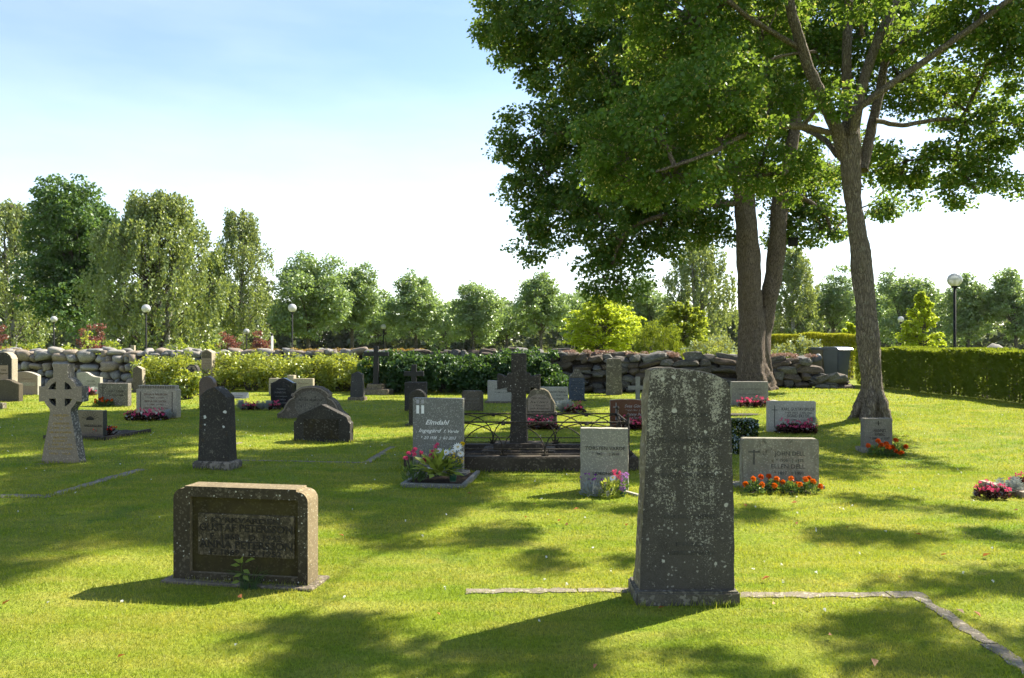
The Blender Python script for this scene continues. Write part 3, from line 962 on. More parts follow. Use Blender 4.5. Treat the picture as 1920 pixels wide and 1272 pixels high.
def o_gable(W, H, sh, wt=None):
    wt = wt or W
    return [(-W/2, 0), (W/2, 0), (wt/2, H - sh), (0, H), (-wt/2, H - sh)]
def o_poly(W, H, pts):
    return [(u * W, v * H) for u, v in pts]

def stone_base(name, label, x0, x1, ytop, ybase, t, rz=-8.0, cat='headstone', group=None):
    """an Empty at the foot of a headstone; returns it with the stone's width and height in metres"""
    g = ground((x0 + x1) / 2, ybase)
    d = g.y
    W = (x1 - x0) / F * d / max(0.8, math.cos(R(rz)))
    H = EYE - (ytop - HY) / F * d - g.z
    a = R(rz)
    loc = Vector((g.x - math.sin(a) * t / 2, d + math.cos(a) * t / 2, g.z - 0.01))
    root = thing(name, label, cat, loc, a, group)
    keep_free(loc.x, loc.y, a, W / 2, t / 2)
    return root, W, H + 0.01

def lines(root, W, H, yf, mat, rows, shear=0.0, bold=0.0):
    for s, w, x, z, *sz in rows:
        text_line(root, s, w * W, x * W, z * H, yf, mat, sz[0] if sz else None, shear, bold=bold)

def plinth(root, W, t, h, mat, z=0.0, bevel=0.008):
    o = box_obj('plinth', (W, t, h + 0.04), (0, 0, z + h / 2 - 0.02), mat, root, bevel)
    return o

# --- the low dark stone with a raised lettering panel, in front
T = 0.17
root, W, H = stone_base('headstone', 'wide low mossy headstone with stepped top and lichened panel, a sapling at its foot', 315, 583, 915, 1096, T, -9.5)
PH = 0.028
pl = slab('plinth', [(-0.55, -0.04), (0.55, -0.04), (0.55, PH), (-0.55, PH)], 0.30, M['s_plinth'], root, 0.006)
r = 0.07
def stepped(W, H, z0, r, st):
    p = [(-W/2, z0), (W/2, z0)]
    for i in range(6):
        a = math.pi / 2 * i / 5
        p.append((W/2 - r + r * math.cos(a), H - st - r + r * math.sin(a)))
    p += [(W/2 - r - 0.012, H - st + 0.001), (W/2 - r - 0.014, H), (-W/2 + r + 0.014, H), (-W/2 + r + 0.012, H - st + 0.001)]
    for i in range(6):
        a = math.pi / 2 + math.pi / 2 * i / 5
        p.append((-W/2 + r + r * math.cos(a), H - st - r + r * math.sin(a)))
    return p
slab('slab', stepped(W, H, PH - 0.002, r, 0.016), T - 0.03, M['s_moss'], root, 0.004, y0=0.015, mat2=M['s_frame'])
# raised frame round the sunk field
fo = stepped(W, H, PH - 0.002, r, 0.016)
fi = [(-W/2 + 0.125, 0.075), (W/2 - 0.07, 0.075)] + [(min(max(x, -W/2 + 0.125), W/2 - 0.07), min(z, H - 0.072)) for x, z in fo[2:]]
bm = bmesh.new()
loops = []
for (pts, y) in ((fo, -T/2), (fi, -T/2), (fi, -T/2 + 0.032), (fo, -T/2 + 0.032)):
    loops.append([bm.verts.new((x, y, z)) for x, z in pts])
for k in range(4):
    a_, b_ = loops[k], loops[(k + 1) % 4]
    for i in range(len(fo)):
        j = (i + 1) % len(fo)
        try: bm.faces.new((a_[i], a_[j], b_[j], b_[i]))
        except ValueError: pass
bmesh.ops.remove_doubles(bm, verts=bm.verts, dist=0.0002)
fr_m = stone_mat('shaded_frame_concrete', (0.082, 0.070, 0.050), (0.045, 0.038, 0.028), 130, 0.4, ((0.20, 0.18, 0.14), 0.58, 0.66, 30), None, ((0.50, 0.48, 0.42), 44, 0.30), 0.95, 0.4)
fo_ = bm_obj('frame', bm, fr_m, root)
fo_.data.materials.append(M['s_frame'])
for p in fo_.data.polygons:
    p.material_index = 0 if p.normal.y < -0.6 else (1 if p.normal.z > 0.25 or abs(p.normal.x) > 0.5 else 0)  # sunlit copy on top and side faces, shaded copy on the front
px_, pz_ = 0.035, 0.335
pw, ph = 0.705, 0.285
slab('lettering_panel', [(px_ - pw/2, pz_ - ph/2), (px_ + pw/2, pz_ - ph/2), (px_ + pw/2, pz_ + ph/2), (px_ - pw/2, pz_ + ph/2)], 0.016, M['s_plate'], root, 0.003, y0=-T/2 + 0.026)
yf = -T/2 + 0.0165
for s, w, z, hsz in (('KYRKVÄRDEN', 0.50, 0.422, 0.048), ('GUSTAF PETERSSON', 0.68, 0.362, 0.072), ('F. 1868   D. 1942', 0.52, 0.306, 0.055), ('HUSTRUN', 0.0, 0, 0), ('ANNA PETERSSON', 0.68, 0.248, 0.072), ('F. 1869   D. 1952', 0.52, 0.203, 0.05)):
    if w: text_line(root, s, w, px_, z, yf, M['t_worn'], hsz, bold=0.016, extrude=0.004)

# --- the tall lichen-covered slab
T = 0.20
root, W, H = stone_base('headstone', 'tall rough-hewn slab headstone crusted with pale lichen on a stone plinth', 1193, 1388, 684, 1136, T + 0.12, 0.5)
slab('plinth', [(-0.325, -0.05), (0.325, -0.05), (0.325, 0.095), (-0.325, 0.095)], 0.33, stone_mat('plinth_granite', (0.17, 0.16, 0.14), (0.10, 0.095, 0.085), 90, 0.5, ((0.30, 0.30, 0.26), 0.54, 0.62, 14), None, None, 0.95, 0.7), root, 0.012, seg=2)
so = [(-0.297, 0.092), (0.297, 0.092), (0.300, 0.45), (0.292, 0.80), (0.283, 1.10), (0.278, 1.30), (0.270, 1.37), (0.245, 1.415), (0.190, 1.440), (0.10, 1.462), (0.02, 1.478), (-0.08, 1.486), (-0.18, 1.490), (-0.228, 1.480), (-0.240, 1.40), (-0.252, 1.10), (-0.268, 0.75), (-0.285, 0.40)]
rough_block('slab', so, T, M['s_big'], root, M['s_big_side'], 0.014, 0.03, -0.02)
for s, w, z, sz in (('FABRIKÖR', 0.22, 1.18, 0.042), ('JOHAN ERIKSSON', 0.40, 1.02, 0.05), ('HANS MAKA', 0.26, 0.86, 0.04), ('MARIA ERIKSSON', 0.40, 0.80, 0.045), ('FÖR DIG O HERRE', 0.32, 0.545, 0.034), ('FRID', 0.18, 0.37, 0.036), ('I HERRENS NAMN', 0.30, 0.315, 0.036)):
    text_line(root, s, w, 0.02, z, -T/2 - 0.0215, plain_mat('worn_cut', (0.070, 0.068, 0.062), 0.95, 0, 0.1, 0.5, 30), sz, extrude=0.0006)

# --- grey granite stone with white script
T = 0.10
root, W, H = stone_base('headstone', 'upright grey granite headstone with white script lettering and white window emblem', 773, 868, 747, 893, T, -9.0)
slab('slab', o_rect(W, H), T, M['s_grey'], root, 0.005)
plinth(root, W + 0.12, 0.24, 0.07, M['s_grey'])
yf = -T/2 - 0.0015
text_line(root, 'Elmdahl', W * 0.48, 0.0, H * 0.665, yf, M['t_white'], W * 0.130, 0.38, bold=0.008)
text_line(root, 'Ingegärd', W * 0.46, -W * 0.15, H * 0.565, yf, M['t_white'], W * 0.105, 0.42, bold=0.006)
text_line(root, 'f. Varde', W * 0.30, W * 0.27, H * 0.565, yf, M['t_white'], W * 0.085, 0.42, bold=0.004)
text_line(root, '*  2/3 1938   †  6/1 2013', W * 0.70, W * 0.015, H * 0.478, yf, M['t_white'], W * 0.080, 0.42, bold=0.004)
text_line(root, 'Tro på', W * 0.24, W * 0.03, H * 0.165, yf, M['t_white'], W * 0.075, 0.42)
text_line(root, 'uppståndelsen', W * 0.62, W * 0.03, H * 0.10, yf, M['t_white'], W * 0.075, 0.42)
for i, (x, z, h) in enumerate(((-0.40, 0.955, 0.05), (-0.30, 0.955, 0.05), (-0.40, 0.855, 0.105), (-0.30, 0.855, 0.105))):
    box_obj('emblem_pane', (W * 0.055, 0.004, H * h), (x * W, -T/2 - 0.001, H * z), M['t_grey'] if z > 0.9 else M['t_white'], root, 0.0)

def grave_bed(label, x0, x1, yfront, yback, mat, h=0.06, rz=-8.0, kerb=0.05, soil=True, name='grave_bed'):
    """a low kerb frame filled with soil, laid between two pixel rows"""
    f0 = ground((x0 + x1) / 2, yfront)
    b0 = ground((x0 + x1) / 2, yback)
    dep = (b0 - f0).length
    W = (x1 - x0) / F * f0.y
    a = R(rz)
    c = f0 + Vector((-math.sin(a), math.cos(a), 0)) * dep / 2
    c.z = gz(c.x, c.y)
    root = thing(name, label, 'grave border', c, a)
    if kerb:
        for nm, sz, lc in (('kerb_front', (W, kerb, h + 0.03), (0, -dep/2 + kerb/2, h/2 - 0.015)),
                           ('kerb_side', (kerb, dep - kerb, h + 0.03), (-W/2 + kerb/2, kerb/2, h/2 - 0.015)),
                           ('kerb_side', (kerb, dep - kerb, h + 0.03), (W/2 - kerb/2, kerb/2, h/2 - 0.015))):
            box_obj(nm.replace('_front', '').replace('_side', ''), sz, lc, mat, root, 0.004)
    if soil:
        bm = bmesh.new()
        bmesh.ops.create_grid(bm, x_segments=12, y_segments=6, size=0.5)
        for v in bm.verts:
            v.co = Vector((v.co.x * (W - kerb * 1.6), v.co.y * (dep - kerb * 0.8), max(0.012, h - 0.025) + 0.012 * mnoise.noise(v.co * 9) - (0.04 * sstep(0.35, 0.5, max(abs(v.co.x), abs(v.co.y))) if not kerb else 0)))
        bm_obj('soil', bm, M['soil'], root, True)
    keep_free(c.x, c.y, a, W / 2, dep / 2)
    return root, W, dep
elm_bed, elm_W, elm_D = grave_bed('grey granite kerb frame planted with flowers before the white-script headstone', 749, 872, 916, 889, M['s_grey'], 0.055, -8.0)

# --- Torsten Varde
T = 0.12
root, W, H = stone_base('headstone', 'square pale grey headstone with rough-split edges reading Torsten Varde', 1089, 1177, 804, 922, T, -7.0)
rough_block('slab', [(-W/2, 0), (W/2, 0), (W/2, H), (-W/2, H)], T, M['s_greyrough'], root, M['s_white'], 0.008, 0.03)
yf = -T/2 - 0.003
lines(root, W, H, yf, M['t_dark'], (('TORSTEN VARDE', 0.84, 0.02, 0.665, 0.055), ('* 1942      † 2010', 0.56, 0.03, 0.585, 0.042), ('LIDBOHOLM', 0.54, 0.03, 0.275, 0.045)), bold=-0.004)

# --- Dell
T = 0.14
root, W, H = stone_base('headstone', 'wide stained grey granite headstone reading John Dell and Ellen Dell above orange marigolds', 1393, 1534, 823, 914, T, -4.0)
slab('slab', o_round(W, H, 0.035), T, M['s_dell'], root, 0.008, seg=2)
box_obj('plinth', (W + 0.14, 0.26, 0.07), (-0.02, 0, 0.005), M['s_dell'], root)
lines(root, W, H, -T/2 - 0.0015, M['t_soft'], (('JOHN DELL', 0.40, 0.12, 0.66, 0.068), ('* 1906   † 1975', 0.36, 0.12, 0.535, 0.05), ('ELLEN DELL', 0.44, 0.10, 0.40, 0.068), ('* 1897   † 1980', 0.38, 0.11, 0.275, 0.05)), bold=0.006)
for sz, lc in (((0.020, 0.004, H * 0.30), (-W * 0.345, -T/2 - 0.001, H * 0.62)), ((W * 0.15, 0.004, 0.016), (-W * 0.345, -T/2 - 0.0012, H * 0.73))):
    box_obj('cut_cross', sz, lc, M['t_soft'], root, 0)

# --- Eklöf
T = 0.13
root, W, H = stone_base('headstone', 'pale grey granite headstone with thin cut cross reading Karl Gustav Eklöf', 1441, 1528, 753, 810, T, -6.0)
slab('slab', o_rect(W, H), T, M['s_white'], root, 0.006)
lines(root, W, H, -T/2 - 0.0015, M['t_dark'], (('KARL GUSTAV EKLÖF', 0.68, 0.13, 0.705, 0.075), ('* 4/9 1874  † 4/5 1961', 0.56, 0.14, 0.60, 0.05), ('SIGRID EKLÖF', 0.46, 0.13, 0.485, 0.075), ('* 2/11889  † 1/12 1974', 0.56, 0.14, 0.375, 0.05)))
for sz, lc in (((0.010, 0.004, H * 0.72), (-W * 0.355, -T/2 - 0.001, H * 0.51)), ((W * 0.13, 0.004, 0.010), (-W * 0.355, -T/2 - 0.0012, H * 0.72))):
    box_obj('cut_cross', sz, lc, M['t_dark'], root, 0)

# --- small stone by the linden
T = 0.12
root, W, H = stone_base('headstone', 'small upright grey headstone by the linden trunk with orange marigolds at its foot', 1620, 1674, 785, 848, T, 2.0)
slab('slab', o_rect(W, H), T, stone_mat('plain_granite', (0.22, 0.215, 0.20), (0.17, 0.165, 0.155), 180, 0.3), root, 0.006)
plinth(root, W + 0.10, 0.24, 0.08, M['s_dell'])
lines(root, W, H, -T/2 - 0.0015, M['t_worn'], (('HANNES', 0.42, 0.05, 0.60, 0.07), ('NYBERG', 0.34, 0.05, 0.49, 0.06), ('* 1880    † 1957', 0.70, 0.04, 0.385, 0.05)))
slab('cut_cross', [(-0.006, H*0.80), (0.006, H*0.80), (0.006, H*0.86), (0.05, H*0.86), (0.05, H*0.875), (0.006, H*0.875), (0.006, H*0.93), (-0.006, H*0.93), (-0.006, H*0.875), (-0.05, H*0.875), (-0.05, H*0.86), (-0.006, H*0.86)], 0.003, M['t_worn'], root, 0, y0=-T/2 - 0.001)

# --- Celtic cross
T = 0.15
root, W, H = stone_base('celtic_cross', 'tall pinkish granite ring-headed cross with faded gilt lettering', 76, 150, 683, 869, T, -4.0, 'cross')
Hc = H
cz = 0.625 * H + 0.075 * H
rr = 0.245
def celtic_outline():
    hw_top, hw_arm = 0.098, 0.300
    p = [(-0.272, 0), (0.272, 0), (0.142, cz - rr * 0.98)]
    ring = lambda a: (rr * math.cos(a), cz + rr * math.sin(a))
    for i in range(5):
        a = math.radians(-50 + (28) * i / 4)
        p.append(ring(a))
    p += [(hw_arm, cz - 0.105), (hw_arm, cz + 0.105)]
    for i in range(6):
        a = math.radians(24 + (42) * i / 5)
        p.append(ring(a))
    p += [(hw_top, H - 0.05), (hw_top + 0.008, H), (-hw_top - 0.008, H), (-hw_top, H - 0.05)]
    for i in range(6):
        a = math.radians(114 + (42) * i / 5)
        p.append(ring(a))
    p += [(-hw_arm, cz + 0.105), (-hw_arm, cz - 0.105)]
    for i in range(5):
        a = math.radians(202 + (28) * i / 4)
        p.append(ring(a))
    p.append((-0.142, cz - rr * 0.98))
    return p
holes = []
for sx in (-1, 1):
    for sz in (-1, 1):
        pts = [(0.060, 0.060)] + [(0.178 * math.cos(a), 0.178 * math.sin(a)) for a in (0.36, 0.56, 0.785, 1.01, 1.21)]
        holes.append([(sx * x, cz + sz * y) for x, y in pts])
slab('cross', celtic_outline(), T, M['s_celtic'], root, 0.0, holes=holes, mat2=M['s_celtic_side'])
slab('recess_shade_panel', [(0.19 * math.cos(2 * math.pi * i / 16), cz + 0.19 * math.sin(2 * math.pi * i / 16)) for i in range(16)], 0.03, M['s_black'], root, 0, y0=-T/2 + 0.075)  # black disc paints the shade inside the ring's recesses
lines(root, 0.5, H, -T/2 - 0.0015, M['t_gold'], (('FAMILJEN', 0.42, 0.02, 0.475, 0.045), ('AF', 0.10, 0.02, 0.44, 0.036), ('JOHANSSON', 0.44, 0.02, 0.395, 0.042), ('F. 1850   D. 1921', 0.54, 0.0, 0.352, 0.038), ('CARL AUG. JOHANSSON', 0.62, 0.0, 0.308, 0.038), ('HANS MAKA', 0.40, 0.0, 0.255, 0.04), ('ELISABET', 0.40, 0.0, 0.222, 0.04), ('F. 1858  D. 1934', 0.66, 0.0, 0.185, 0.036), ('OCH DERAS BARN', 0.66, 0.0, 0.145, 0.036), ('FRID   VILA', 0.60, 0.0, 0.095, 0.036)))
box_obj('foot_slab', (0.66, 0.34, 0.04), (0.03, 0.02, -0.012), M['s_plinth'], root)

# --- dark lichened obelisk stele
T = 0.20
root, W, H = stone_base('headstone', 'tapering dark granite stele with pointed top and white lichen blotches', 357, 436, 726, 881, T + 0.08, -10.0)
box_obj('plinth', (W, 0.30, 0.13), (0, 0, 0.045), stone_mat('rough_foot_stone', (0.15, 0.14, 0.13), (0.09, 0.085, 0.08), 80, 0.4, ((0.36, 0.33, 0.31), 0.48, 0.55, 7), None, None, 0.95, 0.7), root, 0.02)
bw, tw = W * 0.40, W * 0.335
slab('slab', [(-bw, 0.10), (bw, 0.10), (tw, H * 0.875), (tw * 0.48, H * 0.955), (0.01, H), (-tw * 0.52, H * 0.965), (-tw * 1.02, H * 0.89)], T, M['s_obelisk'], root, 0.006)

# --- house-shaped dark stone
T = 0.16
root, W, H = stone_base('headstone', 'wide dark headstone with low gabled top and notched shoulders', 548, 658, 759, 829, T, -9.0)
slab('slab', o_poly(W, H, [(-0.5, 0), (0.5, 0), (0.5, 0.52), (0.465, 0.56), (0.45, 0.66), (0.42, 0.70), (0.0, 1.0), (-0.40, 0.72), (-0.43, 0.68), (-0.455, 0.58), (-0.5, 0.53)]), T, M['s_dark'], root, 0.006)
slab('field_panel', o_poly(W, H, [(-0.32, 0.10), (0.30, 0.10), (0.30, 0.62), (-0.32, 0.62)]), 0.012, stone_mat('rough_dark_field', (0.055, 0.048, 0.035), (0.030, 0.027, 0.02), 90, 0.5, None, ((0.06, 0.045, 0.015), 0.5, 0.7), None, 0.95, 0.8), root, 0.002, y0=-T/2)

# --- ornate bell-shaped stone behind it
T = 0.20
root, W, H = stone_base('headstone', 'bell-shaped brown granite headstone with scroll shoulders and smooth oval field', 516, 650, 724, 786, T, -9.0)
bell = [(-0.5, 0), (0.5, 0), (0.5, 0.16), (0.46, 0.20), (0.41, 0.30), (0.37, 0.47), (0.32, 0.60), (0.27, 0.65), (0.25, 0.70), (0.27, 0.76), (0.22, 0.86), (0.14, 0.955), (0.05, 0.995), (-0.05, 0.995), (-0.14, 0.955), (-0.22, 0.86), (-0.27, 0.76), (-0.25, 0.70), (-0.27, 0.65), (-0.32, 0.60), (-0.37, 0.47), (-0.41, 0.30), (-0.46, 0.20), (-0.5, 0.16)]
slab('slab', o_poly(W, H, bell), T, M['s_brown'], root, 0.008)
rim = MB()
rim.tube([(u * W * 0.955, -T/2 - 0.002, v * H * 0.965) for u, v in bell[2:]], 0.016, 5)
rim.obj('moulding', M['s_celtic'], root, True)
slab('oval_field', [(0.235 * W * math.cos(a), H * 0.44 + 0.42 * H * math.sin(a)) for a in np.linspace(0, 2 * math.pi, 28, endpoint=False)], 0.02, stone_mat('smooth_field', (0.20, 0.185, 0.16), (0.14, 0.13, 0.115), 150, 0.4, ((0.075, 0.07, 0.065), 0.55, 0.62, 24), None, None, 0.85, 0.3), root, 0.004, y0=-T/2)
for sx in (-1, 1):
    for u, v in ((0.265, 0.72), (0.33, 0.28)):
        sp = MB()
        sp.tube([(sx * u * W + 0.04 * (1 - k / 14) * math.cos(k * 0.75) * 1.0, -T/2 - 0.004, v * H + 0.04 * (1 - k / 14) * math.sin(k * 0.75)) for k in range(13)], 0.010, 5)
        sp.obj('scroll', M['s_celtic'], root, True)
text_line(root, 'PETTER ALMKVIST', W * 0.34, 0, H * 0.55, -T/2 - 0.0115, M['t_worn'], 0.06)

# --- polished black stone, and the pale winged stone behind
T = 0.12
root, W, H = stone_base('headstone', 'polished black headstone with gently peaked top before the pale winged stone', 506, 553, 709, 766, T, -9.0)
slab('slab', o_poly(W, H, [(-0.5, 0), (0.5, 0), (0.5, 0.84), (0.42, 0.85), (0.26, 0.92), (0.12, 0.985), (0.02, 1.0), (-0.12, 0.98), (-0.28, 0.90), (-0.42, 0.845), (-0.5, 0.83)]), T, M['s_black'], root, 0.006)
lines(root, W, H, -T/2 - 0.0015, M['t_pale'], (('Familjen', 0.36, -0.05, 0.62, 0.055), ('SVENSSON', 0.46, -0.1, 0.50, 0.06), ('Hemmansägaren', 0.50, -0.05, 0.39, 0.035), ('Nilsa', 0.25, 0.02, 0.28, 0.05), ('HULTÉN', 0.38, -0.02, 0.16, 0.06)))
T = 0.14
root, W, H = stone_base('headstone', 'pale double-wing headstone with raised middle pillar by the yellow-green shrubs', 502, 588, 710, 741, T, -8.0)
for nm, u0, u1, v in (('wing', -0.5, -0.075, 1.0), ('wing', 0.075, 0.5, 1.0)):
    slab(nm, [(u0 * W, 0), (u1 * W, 0), (u1 * W, H), (u0 * W, H)], T, M['s_pale'], root, 0.006)
slab('pillar', [(-0.075 * W, 0), (0.075 * W, 0), (0.075 * W, H * 1.19), (-0.075 * W, H * 1.19)], T + 0.06, M['s_pale'], root, 0.006)
lines(root, W, H, -T/2 - 0.0015, M['t_brown'], (('TORSTEN', 0.24, 0.28, 0.66, 0.07), ('* 1921', 0.14, 0.28, 0.5, 0.05), ('LARSEN', 0.2, 0.28, 0.34, 0.06)))

# --- dark tapering stele and the tall black iron cross
T = 0.16
root, W, H = stone_base('headstone', 'small dark tapering stele with pointed top beside the tall black cross', 653, 684, 697, 751, T, -8.0)
plinth(root, W, 0.30, 0.10, M['s_plinth'])
slab('slab', [(-W * 0.41, 0.09), (W * 0.41, 0.09), (W * 0.33, H * 0.91), (0.0, H), (-W * 0.33, H * 0.90)], T, stone_mat('weathered_grey', (0.085, 0.085, 0.085), (0.055, 0.055, 0.057), 150, 0.35, ((0.25, 0.25, 0.22), 0.66, 0.72, 14), None, ((0.4, 0.4, 0.36), 12, 0.2)), root, 0.01)
T = 0.09
root, W, H = stone_base('iron_cross', 'tall thin black cross on a two-step whitish stone base', 677, 722, 650, 741, 0.6, -8.0, 'cross')
cw = 0.072
ax = 0.40
box_obj('base_step', (0.86, 0.60, 0.20), (0.04, 0, 0.08), M['s_plinth'], root, 0.015)
box_obj('base_block', (0.50, 0.34, 0.17), (0.0, 0, 0.255), M['s_plinth'], root, 0.02)
slab('cross', [(-cw * 1.25, 0.33), (cw * 1.25, 0.33), (cw, H * 0.80), (ax, H * 0.80), (ax, H * 0.885), (cw, H * 0.885), (cw, H * 1.0), (-cw, H * 1.0), (-cw, H * 0.885), (-ax, H * 0.885), (-ax, H * 0.80), (-cw, H * 0.80)], T, M['blackiron'], root, 0.006)

# --- dark pair left of the hedge: cross, square stone, round-top stone
root, W, H = stone_base('iron_cross', 'short black cross standing before the dark green shrubs', 759, 792, 684, 744, 0.09, -8.0, 'cross')
cw, ax = 0.075, 0.30
slab('cross', [(-cw, 0), (cw, 0), (cw, H * 0.64), (ax, H * 0.64), (ax, H * 0.79), (cw, H * 0.79), (cw, H), (-cw, H), (-cw, H * 0.79), (-ax, H * 0.79), (-ax, H * 0.64), (-cw, H * 0.64)], 0.09, M['blackiron'], root, 0.006)
T = 0.15
root, W, H = stone_base('headstone', 'square dark brown headstone standing before the short black cross', 758, 799, 717, 772, T, -7.0)
slab('slab', o_rect(W, H), T, M['s_dark'], root, 0.008)
T = 0.15
root, W, H = stone_base('headstone', 'narrow dark round-topped headstone half hidden by the white-script stone', 766, 798, 731, 798, T, -7.0)
slab('slab', o_arch(W, H, W * 0.48), T, M['s_dark'], root, 0.01)
plinth(root, W + 0.14, 0.28, 0.03, M['s_darkkerb'])

# --- stones seen past the fenced cross
T = 0.15
root, W, H = stone_base('headstone', 'dark stepped-shoulder headstone with lichened top behind the iron fence', 865, 905, 733, 772, T, -5.0)
slab('slab', o_rect(W * 0.86, H), T, M['s_brown'], root, 0.012)
slab('backing_slab', o_rect(W, H * 0.93), T * 0.6, M['s_brown'], root, 0.008, y0=0.03)
lines(root, W, H, -T/2 - 0.0015, M['t_pale'], (('E. KARLSSON', 0.62, 0, 0.58, 0.06), ('* 1894  † 1955', 0.58, 0, 0.42, 0.045)))
root, W, H = stone_base('headstone', 'light grey rectangular headstone behind the stone cross, dark shrubs at its back', 914, 962, 714, 756, 0.15, -5.0)
slab('slab', o_rect(W, H), 0.15, M['s_white'], root, 0.01)
plinth(root, W + 0.14, 0.3, 0.06, M['s_plinth'])
lines(root, W, H, -0.0765, M['t_dark'], (('ANNA NYMAN', 0.60, 0.08, 0.60, 0.055), ('* 1881 † 1967', 0.60, 0.08, 0.46, 0.045)))
T = 0.18
root, W, H = stone_base('headstone', 'round-shouldered speckled beige headstone with arched rough border and pink begonias', 982, 1040, 729, 803, T, -6.0)
bx_ = 0.26
slab('base', [(-W * 0.56, 0), (W * 0.56, 0), (W * 0.56, H * 0.42), (-W * 0.56, H * 0.42)], T + 0.06, M['s_brown'], root, 0.01)
slab('slab', [(-W * 0.5, H * 0.42), (W * 0.5, H * 0.42), (W * 0.5, H * 0.62), (W * 0.46, H * 0.68), (W * 0.40, H * 0.76), (W * 0.30, H * 0.92), (W * 0.16, H * 0.985), (0, H), (-W * 0.16, H * 0.985), (-W * 0.30, H * 0.92), (-W * 0.40, H * 0.76), (-W * 0.46, H * 0.68), (-W * 0.5, H * 0.62)], T, stone_mat('speckled_beige', (0.25, 0.22, 0.165), (0.15, 0.135, 0.10), 90, 0.5, ((0.42, 0.39, 0.31), 0.60, 0.68, 26), None, None, 0.95, 0.6), root, 0.01)
slab('smooth_field', [(x, H * 0.44 + z) for x, z in o_arch(W * 0.74, H * 0.42, H * 0.22)], 0.016, M['s_celtic'], root, 0.003, y0=-T/2)
lines(root, W, H, -T/2 - 0.0095, M['t_dark'], (('Här hvilar', 0.50, 0, 0.74, 0.055), ('Karl Ivars', 0.56, 0, 0.64, 0.06), ('i Sävsjö', 0.40, 0, 0.56, 0.05), ('och Kristina', 0.60, 0, 0.48, 0.055)), shear=0.3)
T = 0.13
root, W, H = stone_base('headstone', 'pale grey rectangular headstone reading Bäckstrand beside the blue stone', 1013, 1065, 726, 762, T, -5.0)
slab('slab', o_rect(W, H), T, M['s_white'], root, 0.008)
lines(root, W, H, -T/2 - 0.0015, M['t_dark'], (('BÄCKSTRAND', 0.62, 0.14, 0.70, 0.075), ('† 10.4 1964', 0.50, 0.22, 0.54, 0.055), ('BÄCKSTRAND', 0.50, 0.1, 0.36, 0.06), ('† 1984', 0.28, 0.3, 0.20, 0.055)))
T = 0.18
root, W, H = stone_base('headstone', 'blue-painted headstone with lichened pointed-arch cap before the stone wall', 1067, 1096, 692, 752, T, -3.0)
slab('slab', o_rect(W, H * 0.72), T, M['s_blue'], root, 0.008)
slab('cap', [(-W/2, H * 0.72), (W/2, H * 0.72), (W * 0.44, H * 0.80), (W * 0.27, H * 0.86), (W * 0.20, H * 0.96), (0, H), (-W * 0.20, H * 0.96), (-W * 0.27, H * 0.86), (-W * 0.44, H * 0.80)], T, M['s_roughslab'], root, 0.01)
plinth(root, W + 0.12, 0.3, 0.03, M['s_darkkerb'])
lines(root, W, H, -T/2 - 0.0015, M['t_worn'], (('HEMMANSÄGAREN', 0.7, 0, 0.58, 0.04), ('ANDERS OLSSON', 0.74, 0, 0.50, 0.05), ('F. 1851  D. 1926', 0.66, 0, 0.42, 0.04), ('FRID ÖVER HANS', 0.70, 0, 0.34, 0.04), ('SV. PS. 590', 0.64, 0, 0.16, 0.045)))
T = 0.16
root, W, H = stone_base('headstone', 'tall plain rough grey slab standing against the stone wall', 1137, 1166, 673, 741, T, -3.0)
rough_block('slab', [(-W/2, 0), (W/2, 0), (W * 0.46, H * 0.97), (W * 0.40, H), (-W * 0.42, H * 0.99), (-W * 0.47, H * 0.96)], T, M['s_roughslab'], root, M['s_roughslab'], 0.012, 0.06)
root, W, H = stone_base('wooden_cross', 'small weathered grey cross beside the red granite headstone', 1178, 1214, 707, 752, 0.07, -6.0, 'cross')
cw = 0.062
box_obj('upright', (cw * 2, 0.07, H), (0, 0, H / 2), M['s_greyrough'], root, 0.006)
box_obj('crossbar', (W, 0.062, cw * 1.7), (0, 0, H * 0.55), M['s_greyrough'], root, 0.006)
T = 0.12
root, W, H = stone_base('headstone', 'polished red-brown granite headstone with curved top and pale script', 1144, 1232, 749, 803, T, -5.0)
slab('slab', o_curve(W, H, H * 0.10, skew=-0.25), T, M['s_red'], root, 0.006, mat2=M['s_greyrough'])
lines(root, W, H, -T/2 - 0.0015, M['t_grey'], (('Svea Göransson', 0.58, 0.10, 0.72, 0.085), ('* 16.5 1911  † 24.2 1989', 0.54, 0.10, 0.60, 0.045), ('Jonny Nilsson', 0.52, 0.10, 0.44, 0.085), ('* 4.8 1933  † 2.6 2003', 0.48, 0.12, 0.33, 0.045)), shear=0.4)
for sz, lc in (((0.013, 0.004, H * 0.60), (-W * 0.37, -T/2 - 0.001, H * 0.58)), ((W * 0.12, 0.004, 0.013), (-W * 0.37, -T/2 - 0.0012, H * 0.73))):
    box_obj('cut_cross', sz, lc, M['t_grey'], root, 0)
T = 0.14
root, W, H = stone_base('headstone', 'plain grey granite headstone before the old double-trunked linden', 1372, 1440, 716, 760, T, -3.0)
slab('slab', o_rect(W, H), T, stone_mat('ribbed_granite', (0.30, 0.305, 0.31), (0.25, 0.255, 0.26), 120, 0.3), root, 0.008)
lines(root, W, H, -T/2 - 0.0015, M['t_soft'], (('ERIK ANDERSSON', 0.6, 0, 0.66, 0.05), ('INGRID ANDERSSON', 0.62, 0, 0.44, 0.05)))

